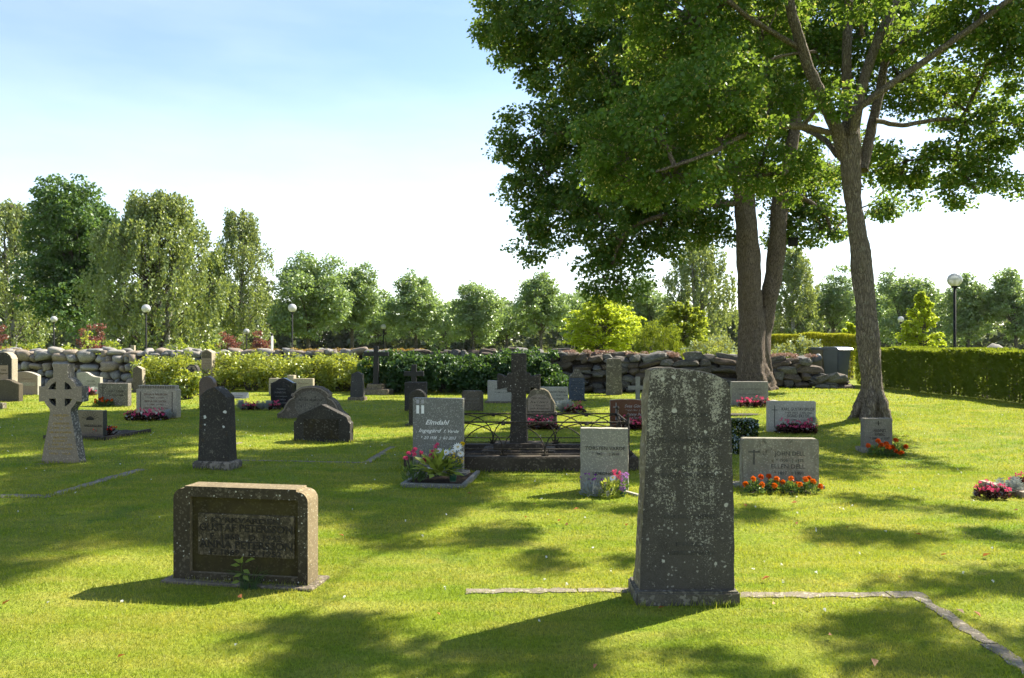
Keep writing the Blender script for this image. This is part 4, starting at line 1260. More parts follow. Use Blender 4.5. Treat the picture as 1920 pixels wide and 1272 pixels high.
# --- left group
T = 0.16
root, W, H = stone_base('headstone', 'cream granite headstone with fluted top edge reading Nilsson, pink begonias before it', 252, 334, 723, 784, T, -9.0)
slab('slab', o_poly(W, H, [(-0.5, 0), (0.5, 0), (0.5, 0.88), (0.46, 0.885), (0.455, 1.0), (-0.455, 1.0), (-0.46, 0.885), (-0.5, 0.88)]), T, M['s_pale'], root, 0.006)
for k in range(22):
    box_obj('flute', (W * 0.016, 0.012, H * 0.085), (W * (-0.435 + 0.87 * k / 21), -T/2, H * 0.945), M['s_brown'], root, 0)
for u in (-0.39, 0.39):
    box_obj('side_groove', (W * 0.02, 0.006, H * 0.62), (u * W, -T/2, H * 0.50), M['s_brown'], root, 0)
lines(root, W, H, -T/2 - 0.0015, M['t_brown'], (('JOHAN NILSSON', 0.58, -0.02, 0.70, 0.062), ('* 1884  † 1939', 0.40, -0.02, 0.605, 0.045), ('BEDA NILSSON', 0.52, -0.02, 0.49, 0.062), ('* 1886  † 1962', 0.40, -0.02, 0.40, 0.045), ('GERTRUD NILSSON', 0.62, -0.02, 0.28, 0.062)), bold=0.01)
T = 0.15
root, W, H = stone_base('headstone', 'speckled grey rectangular headstone with small cut cross beside the cream stone', 181, 242, 719, 762, T, -9.0)
slab('slab', o_rect(W, H), T, stone_mat('speckled_grey', (0.21, 0.205, 0.19), (0.15, 0.145, 0.135), 120, 0.55, None, None, None, 0.9, 0.4), root, 0.008)
lines(root, W, H, -T/2 - 0.0015, M['t_dark'], (('AUGUST FLINK', 0.52, 0.12, 0.62, 0.07), ('HULDA FLINK', 0.46, 0.12, 0.45, 0.06)))
for sz, lc in (((0.012, 0.004, H * 0.66), (-W * 0.33, -T/2 - 0.001, H * 0.62)), ((W * 0.14, 0.004, 0.012), (-W * 0.33, -T/2 - 0.0012, H * 0.80))):
    box_obj('cut_cross', sz, lc, M['t_dark'], root, 0)
T = 0.18
root, W, H = stone_base('headstone', 'slim brown stele with blunt pointed top against the boulder wall', 247, 268, 687, 736, T, -10.0)
slab('slab', [(-W/2, 0), (W/2, 0), (W * 0.44, H * 0.90), (-0.02, H), (-W * 0.44, H * 0.91)], T, M['s_brown'], root, 0.008, mat2=M['s_pale'])
T = 0.10
root, W, H = stone_base('headstone', 'polished grey-brown headstone engraved with a rising sun, red flowers before it', 140, 196, 770, 822, T, -10.0)
slab('slab', o_rect(W, H), T, stone_mat('polished_grey_brown', (0.17, 0.14, 0.125), (0.13, 0.11, 0.10), 180, 0.25, None, None, None, 0.25, 0.02, 0.5), root, 0.005, mat2=stone_mat('polished_dark_edge', (0.055, 0.062, 0.065), (0.045, 0.05, 0.052), 150, 0.3, None, None, None, 0.3))
for k in range(9):
    a = math.pi * (k + 0.5) / 9
    ry = MB().tube([(W * 0.02 + 0.07 * math.cos(a), -T/2 - 0.001, H * 0.70 + 0.06 * math.sin(a)), (W * 0.02 + 0.16 * math.cos(a), -T/2 - 0.001, H * 0.70 + 0.14 * math.sin(a))], [0.003, 0.004], 4)
    ry.obj('sun_ray', M['t_worn'], root)
slab('sun_disc', [(W * 0.02 + 0.075 * math.cos(a), H * 0.66 + 0.065 * math.sin(a)) for a in np.linspace(0, math.pi, 12)], 0.003, M['t_worn'], root, 0, y0=-T/2 - 0.001)
text_line(root, 'ANDERSSONS', W * 0.66, W * 0.12, H * 0.42, -T/2 - 0.0015, M['t_worn'], 0.06)
grave_bed('low dark stone kerb holding red flowers before the rising-sun headstone', 72, 205, 825, 812, M['s_darkkerb'], 0.06, -10.0, 0.06)
T = 0.22
root, W, H = stone_base('headstone', 'tall dark headstone with rounded shoulder and pale plaque by the boulder wall', -12, 24, 660, 750, T, -10.0)
slab('slab', o_poly(W, H, [(-0.5, 0), (0.5, 0), (0.5, 0.86), (0.40, 0.93), (0.20, 0.985), (0.0, 1.0), (-0.2, 0.985), (-0.4, 0.93), (-0.5, 0.86)]), T, M['s_dark'], root, 0.012, mat2=M['s_pale'])
slab('plaque', [(-0.20 * W, H * 0.40), (0.30 * W, H * 0.40), (0.30 * W, H * 0.72), (-0.20 * W, H * 0.72)], 0.02, M['s_rose'], root, 0.003, y0=-T/2)
lines(root, W, H, -T/2 - 0.0115, M['t_dark'], (('Frans', 0.26, 0.05, 0.61, 0.07), ('Engstrand', 0.42, 0.05, 0.54, 0.06)))
T = 0.16
root, W, H = stone_base('headstone', 'low dark grey headstone with curved shoulder before the tall plaque stone', -22, 38, 712, 753, T, -9.0)
slab('slab', o_poly(W, H, [(-0.5, 0), (0.5, 0), (0.5, 0.80), (0.36, 0.86), (0.2, 0.97), (0.0, 1.0), (-0.2, 0.97), (-0.36, 0.86), (-0.5, 0.80)]), T, stone_mat('dull_dark_granite', (0.105, 0.092, 0.070), (0.075, 0.066, 0.052), 150, 0.35, None, None, None, 0.8, 0.2), root, 0.008)
T = 0.14
root, W, H = stone_base('headstone', 'rose granite headstone with sloping top and pale bright edge', 28, 73, 697, 741, T, -11.0)
slab('slab', o_curve(W, H, H * 0.16, skew=-0.35), T, M['s_rose'], root, 0.006, mat2=M['s_white'])
text_line(root, 'Johansson', W * 0.6, 0, H * 0.66, -T/2 - 0.0015, M['t_brown'], 0.08, 0.3)
slab('name_band', [(-0.30 * W, H * 0.40), (0.42 * W, H * 0.40), (0.42 * W, H * 0.54), (-0.30 * W, H * 0.54)], 0.008, M['s_pale'], root, 0.002, y0=-T/2)
T = 0.13
root, W, H = stone_base('headstone', 'white-grey headstone with wavy top behind the ring-headed cross', 142, 190, 698, 735, T, -11.0)
slab('slab', o_poly(W, H, [(-0.5, 0), (0.5, 0), (0.5, 0.74), (0.3, 0.76), (0.16, 0.80), (0.06, 0.87), (-0.05, 0.96), (-0.16, 1.0), (-0.34, 0.99), (-0.5, 0.94)]), T, M['s_white'], root, 0.006)
lines(root, W, H, -T/2 - 0.0015, M['t_soft'], (('Gustafs', 0.34, 0.1, 0.52, 0.07), ('* 1902 † 1990', 0.42, 0.1, 0.36, 0.05)))
T = 0.24
root, W, H = stone_base('headstone', 'tall pale obelisk stele with carved top against the yellow-green shrubs', 376, 398, 655, 735, T, -9.0)
slab('slab', [(-W/2, 0), (W/2, 0), (W * 0.47, H * 0.93), (0, H), (-W * 0.47, H * 0.935)], T, stone_mat('pale_rose_granite', (0.33, 0.28, 0.24), (0.26, 0.22, 0.19), 150, 0.3), root, 0.012, mat2=M['s_pale'])
slab('carved_panel', [(-W * 0.40, H * 0.79), (W * 0.40, H * 0.79), (W * 0.40, H * 0.91), (0, H * 0.965), (-W * 0.40, H * 0.91)], 0.012, M['s_brown'], root, 0.003, y0=-T/2)
lines(root, W, H, -T/2 - 0.0015, M['t_brown'], (('Lantbrukaren', 0.66, 0, 0.72, 0.05), ('Karl Johansson', 0.74, 0, 0.66, 0.05), ('f. 1860 d. 1932', 0.70, 0, 0.60, 0.045), ('Maria Olsdotter', 0.74, 0, 0.50, 0.05), ('i Hult', 0.4, 0, 0.44, 0.05)))
T = 0.16
root, W, H = stone_base('headstone', 'octagonal-topped grey headstone with dark cross on a pale field', 347, 372, 684, 742, T, -9.0)
slab('slab', o_poly(W, H, [(-0.5, 0), (0.5, 0), (0.5, 0.80), (0.42, 0.90), (0.22, 0.995), (-0.22, 0.995), (-0.42, 0.90), (-0.5, 0.80)]), T, M['s_dark'], root, 0.01)
slab('pale_field', o_poly(W, H, [(-0.44, 0.62), (0.44, 0.62), (0.44, 0.78), (0.36, 0.87), (0.18, 0.96), (-0.18, 0.96), (-0.36, 0.87), (-0.44, 0.78)]), 0.016, M['s_celtic'], root, 0.003, y0=-T/2)
cw, ax = W * 0.07, W * 0.22
slab('cross', [(-cw, H*0.64), (cw, H*0.64), (cw, H*0.79), (ax, H*0.79), (ax, H*0.85), (cw, H*0.85), (cw, H*0.92), (-cw, H*0.92), (-cw, H*0.85), (-ax, H*0.85), (-ax, H*0.79), (-cw, H*0.79)], 0.02, M['blackiron'], root, 0.002, y0=-T/2 - 0.012)
T = 0.16
root, W, H = stone_base('headstone', 'round-topped brown headstone behind the tapering dark stele', 371, 402, 706, 768, T, -9.0)
slab('slab', o_arch(W * 0.94, H, W * 0.45), T, stone_mat('polished_brown', (0.14, 0.10, 0.085), (0.10, 0.075, 0.065), 150, 0.3, None, None, None, 0.4), root, 0.01)
T = 0.25
root, W, H = stone_base('grave_marker', 'low slanted blue-grey grave plate lying on the lawn', 426, 460, 737, 748, T, -8.0, 'grave marker')
bm = bmesh.new()
vs = [bm.verts.new(p) for p in ((-W/2, -T/2, 0), (W/2, -T/2, 0), (W/2, T/2, 0), (-W/2, T/2, 0), (-W/2, T/2 - 0.03, H), (W/2, T/2 - 0.03, H))]
for f in ((0, 1, 5, 4), (1, 2, 5), (0, 4, 3), (4, 5, 2, 3), (0, 3, 2, 1)): bm.faces.new([vs[i] for i in f])
bm_obj('slab', bm, stone_mat('blue_grey_granite', (0.13, 0.16, 0.20), (0.10, 0.125, 0.16), 140, 0.3), root)
box_obj('lettering', (W * 0.6, 0.004, 0.012), (0, -0.03, H * 0.55), M['t_pale'], root, 0)
# low slabs behind the wall and small flat markers
for k, (a_, b_, yt, lb) in enumerate(((246, 253, 648, 'small pale stone block showing just above the boulder wall'), (312, 332, 647, 'low grey-topped stone showing above the wall beside the shrubs'))):
    g = at((a_ + b_) / 2, 640, 33)
    h = EYE - (yt - HY) / F * 33
    rt = thing('headstone', lb, 'headstone', (g.x, 33, 0), 0)
    slab('slab', o_rect((b_ - a_) / F * 33, h), 0.15, M['s_greyrough'] if k else M['s_pale'], rt, 0.008)
root, W, H = stone_base('grave_marker', 'small grey stub of stone at the edge of the lawn past the low dark headstone', -12, 5, 756, 768, 0.14, -8.0, 'grave marker')
slab('slab', o_rect(W, H), 0.14, M['s_roughslab'], root, 0.008)
g = ground(1378, 779)
rt = thing('grave_marker', 'flat grey stone plate lying in the grass near the Eklöf stone', 'grave marker', g, R(-4))
slab('plate', o_rect(1.0, 0.03), 0.35, M['s_darkkerb'], rt, 0.006)

# ------------------------------------------------------------------ fenced family grave with the stone cross
fx0, fx1, fy0, fy1 = -1.27, 1.52, 9.86, 11.02
fc = Vector(((fx0 + fx1) / 2, (fy0 + fy1) / 2, 0))
FW, FD = fx1 - fx0, fy1 - fy0
ker = thing('grave_kerb', 'heavy dark concrete kerb under the low iron fence', 'grave border', fc, R(-1.0))
for sz, lc in (((FW + 0.2, 0.2, 0.23), (0, -FD/2, 0.06)), ((FW + 0.2, 0.2, 0.23), (0, FD/2, 0.06)), ((0.2, FD - 0.2, 0.23), (-FW/2, 0, 0.06)), ((0.2, FD - 0.2, 0.23), (FW/2, 0, 0.06))):
    box_obj('kerb', sz, lc, M['s_darkkerb'], ker, 0.014)
bm = bmesh.new()
bmesh.ops.create_grid(bm, x_segments=20, y_segments=8, size=0.5)
for v in bm.verts: v.co = Vector((v.co.x * (FW - 0.18), v.co.y * (FD - 0.18), 0.10 + 0.02 * mnoise.noise(v.co * 8)))
bm_obj('gravel', bm, M['soil'], ker, True)
keep_free(fc.x, fc.y, R(-1), FW/2 + 0.1, FD/2 + 0.1)

cr = thing('stone_cross', 'broad dark granite cross with flared arms inside the iron fence', 'cross', (fc.x - 0.02, 10.42, 0.09), R(-4))
cr.location.x = (973 - CX) / F * 10.42
box_obj('lower_step', (0.98, 0.52, 0.13), (0, 0, 0.04), M['s_darkkerb'], cr, 0.012)
box_obj('upper_step', (0.66, 0.36, 0.09), (0, 0, 0.145), M['s_darkkerb'], cr, 0.012)
HC = 1.485 - 0.09
slab('cross', [(-0.122, 0.18), (0.122, 0.18), (0.094, 0.84), (0.10, HC - 0.52), (0.155, HC - 0.52), (0.155, HC - 0.46), (0.290, HC - 0.485), (0.290, HC - 0.275), (0.155, HC - 0.31), (0.155, HC - 0.265), (0.098, HC - 0.265), (0.098, HC - 0.02), (0.108, HC), (-0.108, HC), (-0.098, HC - 0.02), (-0.098, HC - 0.265), (-0.155, HC - 0.265), (-0.155, HC - 0.31), (-0.290, HC - 0.275), (-0.290, HC - 0.485), (-0.155, HC - 0.46), (-0.155, HC - 0.52), (-0.10, HC - 0.52), (-0.094, 0.84)], 0.19, stone_mat('dark_speckled_granite', (0.062, 0.057, 0.052), (0.040, 0.037, 0.034), 120, 0.4, ((0.18, 0.165, 0.13), 0.62, 0.70, 20), ((0.07, 0.05, 0.02), 0.62, 0.75), ((0.42, 0.40, 0.36), 30, 0.26), 0.85, 0.4), cr, 0.010)

fence = thing('iron_fence', 'low rusty wrought-iron grave fence with crossing arches and leaf finials', 'fence', fc + Vector((0, 0, 0.17)), R(-1.0))
ZT, ZL = 0.61 - 0.17, 0.265 - 0.17
def fence_side(p0, p1, nsp):
    p0, p1 = Vector(p0), Vector(p1)
    d = (p1 - p0)
    L = d.length
    d.normalize()
    for z, r_ in ((ZT, 0.012), (ZL, 0.008)):
        MB().tube([p0 + Vector((0, 0, z)), p1 + Vector((0, 0, z))], r_, 6).obj('rail', M['iron'], fence)
    MB().tube([p0 + Vector((0, 0, 0.03)), p1 + Vector((0, 0, 0.03))], 0.007, 5).obj('rail', M['iron'], fence)
    sp = L / nsp
    for i in range(nsp + 1):
        c = p0 + d * sp * i
        pts = []
        for k in range(15):
            a = math.pi * k / 14
            u = -math.cos(a) * sp
            q = c + d * u
            if -0.01 <= (q - p0).dot(d) <= L + 0.01:
                pts.append(q + Vector((0, 0, ZL - 0.07 + (ZT - ZL + 0.055) * math.sin(a) ** 0.8)))
        if len(pts) > 2:
            MB().tube(pts, 0.008, 5).obj('arch', M['iron'], fence, True)
        box_ = MB().box(c + Vector((0, 0, ZT - 0.022)), (0.05, 0.03, 0.035))
        box_.obj('clasp', M['iron'], fence)
        # leaf finial where arches meet
        pm = MB()
        for ang, ln in ((0, 0.15), (0.5, 0.12), (-0.5, 0.12), (0.95, 0.09), (-0.95, 0.09)):
            tipv = np.array([d.x * math.sin(ang), d.y * math.sin(ang), math.cos(ang)])
            b0 = np.array(c + Vector((0, 0, ZL - 0.10)))
            pm.leaves([b0 + tipv * ln * 0.5], tipv[None], np.array([[-d.y, d.x, 0.0]]), ln, 0.034, 0.2)
            pm.tube([b0, b0 + tipv * ln * 0.7], [0.006, 0.003], 4)
        pm.obj('leaf_finial', M['iron'], fence)
hw, hd = FW / 2 - 0.02, FD / 2
hl = hw - 0.08
fence_side((-hl, -hd, 0), (hw, -hd, 0), 5)
fence_side((-hl, hd, 0), (hw, hd, 0), 6)
fence_side((hw, -hd, 0), (hw, hd, 0), 2)
fence_side((-hl, -hd, 0), (-hl, hd, 0), 2)
for sx in (-1, 1):
    for sy in (-1, 1):
        hw_ = hw if sx > 0 else hl
        pb = MB().tube([(sx * hw_, sy * hd, -0.03), (sx * hw_, sy * hd, ZT + 0.06)], 0.018, 8)
        pst = pb.obj('post', M['iron'], fence, True)
        kb = bmesh.new(); bmesh.ops.create_icosphere(kb, subdivisions=2, radius=0.028)
        kn = bm_obj('knob', kb, M['iron'], pst, True); kn.location = (sx * hw_, sy * hd, ZT + 0.085)

# ------------------------------------------------------------------ trees
def limb_tube(mb, pts, rad, sides=10, sub=4, wob=0.0, seed=0, bump=0.07, lump=0.0):
    """smooth a polyline of 3D points and add it as a lumpy tube"""
    P = np.array([tuple(p) for p in pts], dtype=float)
    rad = np.asarray(rad, dtype=float)
    n = len(P)
    if n > 2:
        t = np.arange(n)
        tt = np.linspace(0, n - 1, (n - 1) * sub + 1)
        out = np.empty((len(tt), 3))
        for i, q in enumerate(tt):
            k = min(int(q), n - 2); f = q - k
            p0, p1, p2, p3 = P[max(k - 1, 0)], P[k], P[k + 1], P[min(k + 2, n - 1)]
            out[i] = 0.5 * ((2 * p1) + (-p0 + p2) * f + (2 * p0 - 5 * p1 + 4 * p2 - p3) * f * f + (-p0 + 3 * p1 - 3 * p2 + p3) * f ** 3)
        rr = np.interp(tt, t, rad)
    else:
        out, rr = P, rad
    if wob:
        r_ = np.random.default_rng(seed)
        out[1:-1] += r_.normal(0, wob, (len(out) - 2, 3))
    mb.tube(out, rr, sides, bump, seed=seed)
    if lump:
        v = mb.v[-1]
        for i in range(len(out)):
            for j in range(sides):
                q = v[i * sides + j]
                dv = q - out[i]
                w = Vector((float(q[0]) * 5.5, float(q[1]) * 5.5, float(q[2]) * 0.9 + seed))
                w2 = Vector((float(q[0]) * 2.2, float(q[1]) * 2.2, float(q[2]) * 1.6 + seed))
                low = 1.0 + 1.6 * max(0.0, 1.0 - max(0.0, float(out[i][2])) / 1.3)
                k = lump * low * (0.75 * mnoise.noise(w) + 0.6 * mnoise.noise(w2) + 0.3 * mnoise.noise(w * 2.3))
                v[i * sides + j] = out[i] + dv * (1 + k)
    return out

def sag(a, b, k=0.12, n=5, r_=random):
    a, b = np.asarray(a, float), np.asarray(b, float)
    L = np.linalg.norm(b - a)
    off = np.array([r_.uniform(-1, 1), r_.uniform(-1, 1), r_.uniform(0.2, 1.0)]) * k * L
    return [a * (1 - t) + b * t + off * 4 * t * (1 - t) * 0.5 for t in np.linspace(0, 1, n)]

def big_tree(name, label, base, limbs, lobes, bark, leafmat, bractmat, leafL, per, clump_r, cpa, seed, flare=(), rs=1.0, nlump=1):
    """limbs: lists of (point, radius); lobes: (centre, (rx, ry, rz)); foliage sits in clumps on the lobes"""
    r_ = np.random.default_rng(seed)
    pr = random.Random(seed)
    root = thing(name, label, 'tree', base)
    b = np.array(tuple(base))
    nodes = []
    for li, limb in enumerate(limbs):
        mb = MB()
        pts = limb_tube(mb, [np.array(tuple(p)) - b for p, _ in limb], [q * rs for _, q in limb], 30 if li < nlump else 10, 9 if li < nlump else 5, 0.004, seed + li, 0.012 if li < nlump else 0.05, 0.22 if li < nlump else 0.0)
        if li == 0:
            for a_, ln, r0 in flare:
                dv = np.array([math.cos(a_), math.sin(a_), 0])
                limb_tube(mb, [dv * 0.05 + [0, 0, 0.75], dv * 0.20 + [0, 0, 0.32], dv * (ln * 0.72) + [0, 0, 0.09], dv * ln + [0, 0, -0.06]], [r0 * 0.6, r0 * 1.1, r0 * 0.8, r0 * 0.35], 9, 4, 0.006, seed + 99, 0.05)
        mb.obj('trunk' if li == 0 else 'limb', bark, root, True)
        if li > 0: nodes.append(pts[2:])
    nodes = np.concatenate(nodes)
    leaf, bract, twig = MB(), MB(), MB()
    lobes = sorted(lobes, key=lambda q: float(np.min(np.linalg.norm(nodes + b - np.asarray(tuple(q[0])), axis=1))))
    for c, rad, *cs in lobes:
        cr_ = cs[0] if cs else clump_r
        c = np.asarray(tuple(c), float) - b
        rad = np.asarray(rad, float)
        area = 4 * math.pi * ((rad[0] * rad[1]) ** 1.6 / 3 + (rad[0] * rad[2]) ** 1.6 / 3 + (rad[1] * rad[2]) ** 1.6 / 3) ** (1 / 1.6)
        k = max(4, int(area * cpa * (clump_r / cr_) ** 1.5))
        cl = ellipsoid_points(k, c, rad, 0.45, r_)
        cl += r_.normal(0, 0.10, cl.shape)
        spray(leaf, cl, cr_ * (0.7 + 0.6 * r_.random(len(cl))), int(per * (0.62 if cs else 1.0)), leafL, leafL * 0.84, 0.45, 1.0, flat=0.62, r=r_)
        if bractmat: spray(bract, cl, cr_ * 0.95, max(2, per // 4), leafL * 0.72, leafL * 0.28, 0.9, 0.2, flat=0.62, r=r_)
        cand = nodes[nodes[:, 2] > c[2] - 1.2] if cs else nodes
        near = cand[np.argmin(np.linalg.norm(cand - c - [0, 0, -0.4], axis=1))]
        tk_ = 0.4 if cs else 1.0
        limb_tube(twig, sag(near, c, 0.16, 6, pr), [q * tk_ for q in (0.045, 0.040, 0.034, 0.028, 0.021, 0.014)], 6, 2, 0.01, seed)
        nodes = np.vstack([nodes, c[None]])
        for q in cl[:: 2]:
            s0 = c + (near - c) * pr.uniform(0, 0.35)
            limb_tube(twig, sag(s0, q, 0.12, 4, pr), [0.014, 0.011, 0.008, 0.004], 3, 1)
    twig.obj('branches', bark, root, False, 'stuff')
    leaf.obj('crown', leafmat, root, False, 'stuff')
    if bractmat: bract.obj('flower_bracts', bractmat, root, False, 'stuff')
    return root

def pxl(px, py, d, rx, ry, rdep):
    """an ellipsoid of foliage from its outline in the photo and its depth"""
    s = d / F
    return (at(px, py, d), (rx * s, rdep, ry * s))
def pxr(d, lst, dd=0.0):
    n = len(lst)
    return [(at(x, y, d + dd * i / max(1, n - 1)), r * d / F) for i, (x, y, r) in enumerate(lst)]

# the linden on the lawn
B1 = ground(1636, 786)
D1 = B1.y
t1_limbs = [
    pxr(D1, [(1638, 800, 38), (1636, 775, 33), (1633, 700, 28), (1628, 640, 27), (1624, 580, 26), (1616, 500, 26), (1606, 430, 23), (1599, 370, 22), (1594, 310, 25), (1592, 270, 28), (1592, 235, 22)]),
    pxr(D1, [(1584, 300, 17), (1570, 245, 18), (1545, 190, 16), (1518, 130, 14), (1495, 60, 13), (1480, 0, 12), (1468, -140, 9), (1450, -300, 5)], -0.9),
    pxr(D1 - 0.4, [(1500, 92, 8), (1450, 62, 7), (1400, 30, 6), (1355, -5, 6), (1270, -70, 4)], -1.2),
    pxr(D1 - 0.3, [(1530, 98, 4), (1480, 102, 4), (1440, 116, 4), (1410, 142, 3.5), (1383, 166, 3), (1330, 205, 2)], -1.0),
    pxr(D1 - 0.1, [(1556, 250, 8), (1520, 240, 8), (1480, 237, 8), (1435, 241, 7), (1394, 254, 6), (1330, 288, 5), (1230, 322, 3)], -1.6),
    pxr(D1 + 0.1, [(1570, 292, 8), (1548, 264, 7), (1515, 246, 6), (1470, 232, 4), (1400, 220, 3)], 1.5),
    pxr(D1 + 0.2, [(1590, 290, 16), (1588, 200, 14), (1588, 90, 13), (1592, 0, 12), (1598, -160, 9), (1600, -330, 4)], 0.8),
    pxr(D1, [(1600, 270, 15), (1612, 180, 13), (1640, 90, 13), (1676, 10, 12), (1730, -110, 8), (1780, -240, 4)], 0.5),
    pxr(D1 - 0.3, [(1598, 250, 12), (1612, 205, 9), (1660, 166, 9), (1740, 110, 8.5), (1830, 46, 8), (1900, -5, 7), (1990, -60, 5)], -1.2),
    pxr(D1 + 0.2, [(1618, 320, 14), (1632, 250, 14), (1650, 170, 12), (1662, 100, 10), (1668, 50, 9), (1685, -60, 7), (1700, -200, 4)], 1.4),
    pxr(D1 + 0.2, [(1640, 226, 7), (1690, 235, 6), (1740, 227, 6), (1780, 224, 5), (1840, 231, 5), (1915, 230, 4), (2010, 225, 3)], 1.0),
    pxr(D1 + 0.1, [(1670, 100, 6), (1700, 75, 6), (1745, 70, 5), (1800, 78, 4), (1870, 72, 3)], 1.2),
    pxr(D1, [(1618, 70, 5), (1605, 20, 5), (1560, -40, 4), (1540, -150, 3)], -1.0),
]
L1 = []
for (px, py, dd, rx, ry, rd) in [
    (1150, 275, -0.6, 85, 55, 0.8), (1230, 235, -1.2, 95, 60, 0.9), (1170, 340, -0.2, 85, 50, 0.8), (1260, 330, -0.8, 95, 55, 0.9),
    (1330, 160, -1.6, 95, 70, 0.9), (1350, 260, -1.0, 90, 60, 0.8), (1395, 120, -0.8, 70, 45, 0.6), (1250, 110, 0.4, 95, 65, 0.9),
    (1420, 330, 1.8, 80, 45, 0.8), (1300, 40, -0.6, 105, 70, 1.0), (1440, 190, 1.6, 70, 60, 0.8), (1420, 20, 1.5, 90, 70, 1.0),
    (1500, 330, 2.2, 70, 45, 0.8), (1540, 120, 2.6, 80, 70, 0.8), (1620, 60, 2.8, 90, 80, 0.9), (1545, 190, -0.9, 26, 30, 0.3),
    (1560, 50, 3.2, 80, 70, 0.7), (1640, -30, 3.4, 90, 70, 0.7), (1500, 40, 2.8, 70, 60, 0.7), (1720, 20, 3.2, 80, 60, 0.7), (1690, 150, 2.2, 85, 65, 0.8), (1700, 300, 1.8, 80, 50, 0.8), (1780, 180, 1.6, 90, 60, 0.9), (1790, 300, 1.0, 85, 45, 0.8), (1690, 345, 2.0, 55, 38, 0.6), (1830, 355, 0.8, 60, 42, 0.7),
    (1850, 120, 0.2, 90, 70, 0.9), (1885, 230, 0.4, 75, 45, 0.8), (1740, 60, 0.0, 85, 60, 0.8), (1630, -10, -1.2, 60, 50, 0.6), (1840, 10, -0.8, 100, 60, 0.9), (1960, 90, -0.6, 80, 80, 0.9), (2010, 200, 0.2, 70, 60, 0.8),
    (1200, -40, -0.4, 90, 70, 1.0), (1350, -90, -0.8, 110, 80, 1.1), (1500, -110, 0.6, 110, 80, 1.0), (1950, -60, -0.2, 100, 70, 1.0),
    (1430, -240, 0.2, 120, 80, 1.1), (1600, -290, 0.2, 130, 80, 1.1), (1790, -330, 0.4, 100, 60, 1.0)]:
    L1.append(pxl(px, py, D1 + dd, rx, ry, rd))
# boughs that reach out over the foreground, above the frame, and drop their shade on the grass there
def over(px, py, z, r, flat=0.6):
    g = ground(px, py)
    k = SUN_DIR / SUN_DIR.z
    return (g + k * z, (r, r, r * flat))
SHADE = [(560, 1175, 6.7, 0.05), (650, 1190, 6.7, 0.14), (690, 1240, 6.5, 0.20), (570, 1262, 6.4, 0.14), 
         (1010, 1225, 6.6, 0.10), (1080, 1262, 6.5, 0.14), (1390, 1266, 6.6, 0.12),
         (1640, 1180, 6.9, 0.14), (1720, 1230, 6.8, 0.24), (1830, 1200, 6.8, 0.30), (1900, 1262, 6.7, 0.30), (1800, 1098, 7.1, 0.08), (1890, 1092, 7.1, 0.16),
         (1440, 960, 7.3, 0.28), (1560, 1000, 7.3, 0.34), (1690, 1010, 7.2, 0.22), (1620, 940, 7.5, 0.30), (1780, 960, 7.3, 0.34), (1900, 1010, 7.1, 0.18), (1560, 890, 7.8, 0.3), (1720, 870, 8.0, 0.3),
         (980, 1010, 7.2, 0.37), (1090, 1050, 7.1, 0.19), (880, 1010, 7.3, 0.30), (1150, 960, 7.5, 0.30), (790, 1005, 7.2, 0.24), (720, 955, 7.4, 0.30), (860, 945, 7.6, 0.30), (1010, 950, 7.5, 0.22),
         (90, 985, 7.3, 0.37), (230, 960, 7.4, 0.30), (20, 1000, 7.2, 0.30), (350, 945, 7.5, 0.19), (130, 930, 7.7, 0.30), (480, 905, 7.9, 0.27), (640, 895, 8.0, 0.27), (300, 885, 8.1, 0.33), (520, 955, 7.5, 0.13)]
TOP1 = [(6.0, 14.5, 12.0), (4.0, 15.0, 11.0), (8.0, 14.0, 11.5), (6.5, 16.5, 11.0), (3.0, 13.0, 10.2), (8.5, 16.5, 10.5), (5.0, 12.5, 11.0), (9.5, 13.0, 9.8), (1.8, 15.2, 9.6), (6.5, 14.5, 13.2), (2.4, 17.0, 10.2), (4.6, 17.4, 9.6)]
for x_, y_, z_ in TOP1[::2]: L1.append(((x_, y_, z_), (1.4, 1.4, 1.0)))
for q in SHADE: L1.append((*over(*q), 0.26))
big_tree('linden_tree', 'large linden with bare many-limbed trunk standing on the mown lawn', B1, t1_limbs, L1, M['bark'], M['lf_linden'], M['lf_bract'],
         0.084, 125, 0.37, 2.7, 31, [(2.8, 0.42, 0.11), (4.2, 0.36, 0.09), (5.2, 0.42, 0.11), (0.2, 0.40, 0.10), (1.4, 0.36, 0.09)], 0.70, 1)

# the old double-trunked linden by the wall
B2 = ground(1412, 732)
D2 = B2.y
t2_limbs = [
    pxr(D2, [(1414, 742, 46), (1414, 715, 38), (1412, 680, 32), (1410, 620, 29), (1407, 560, 28), (1402, 480, 26), (1398, 400, 24), (1392, 330, 22), (1386, 250, 18)]),
    pxr(D2 + 0.1, [(1424, 700, 26), (1428, 640, 22), (1436, 580, 20), (1450, 520, 20), (1458, 450, 20), (1460, 390, 19), (1474, 320, 16), (1490, 240, 13), (1500, 120, 10), (1510, -60, 6)], 0.5),
    pxr(D2, [(1390, 290, 15), (1360, 200, 14), (1320, 100, 12), (1290, 0, 10), (1260, -160, 6)], -0.6),
    pxr(D2, [(1388, 300, 13), (1400, 190, 12), (1405, 80, 10), (1410, -60, 8), (1410, -220, 5)], 0.6),
    pxr(D2, [(1388, 330, 10), (1320, 300, 9), (1230, 270, 8), (1130, 250, 6), (1040, 250, 4)], -1.2),
    pxr(D2, [(1395, 380, 8), (1330, 385, 7), (1260, 400, 6), (1180, 430, 4), (1150, 490, 3)], -0.8),
    pxr(D2, [(1300, 40, 9), (1220, 0, 8), (1130, -10, 6), (1030, 10, 4)], -0.6),
    pxr(D2, [(1462, 370, 8), (1500, 370, 6), (1545, 400, 4), (1560, 440, 3)], 0.6),
]
L2 = []
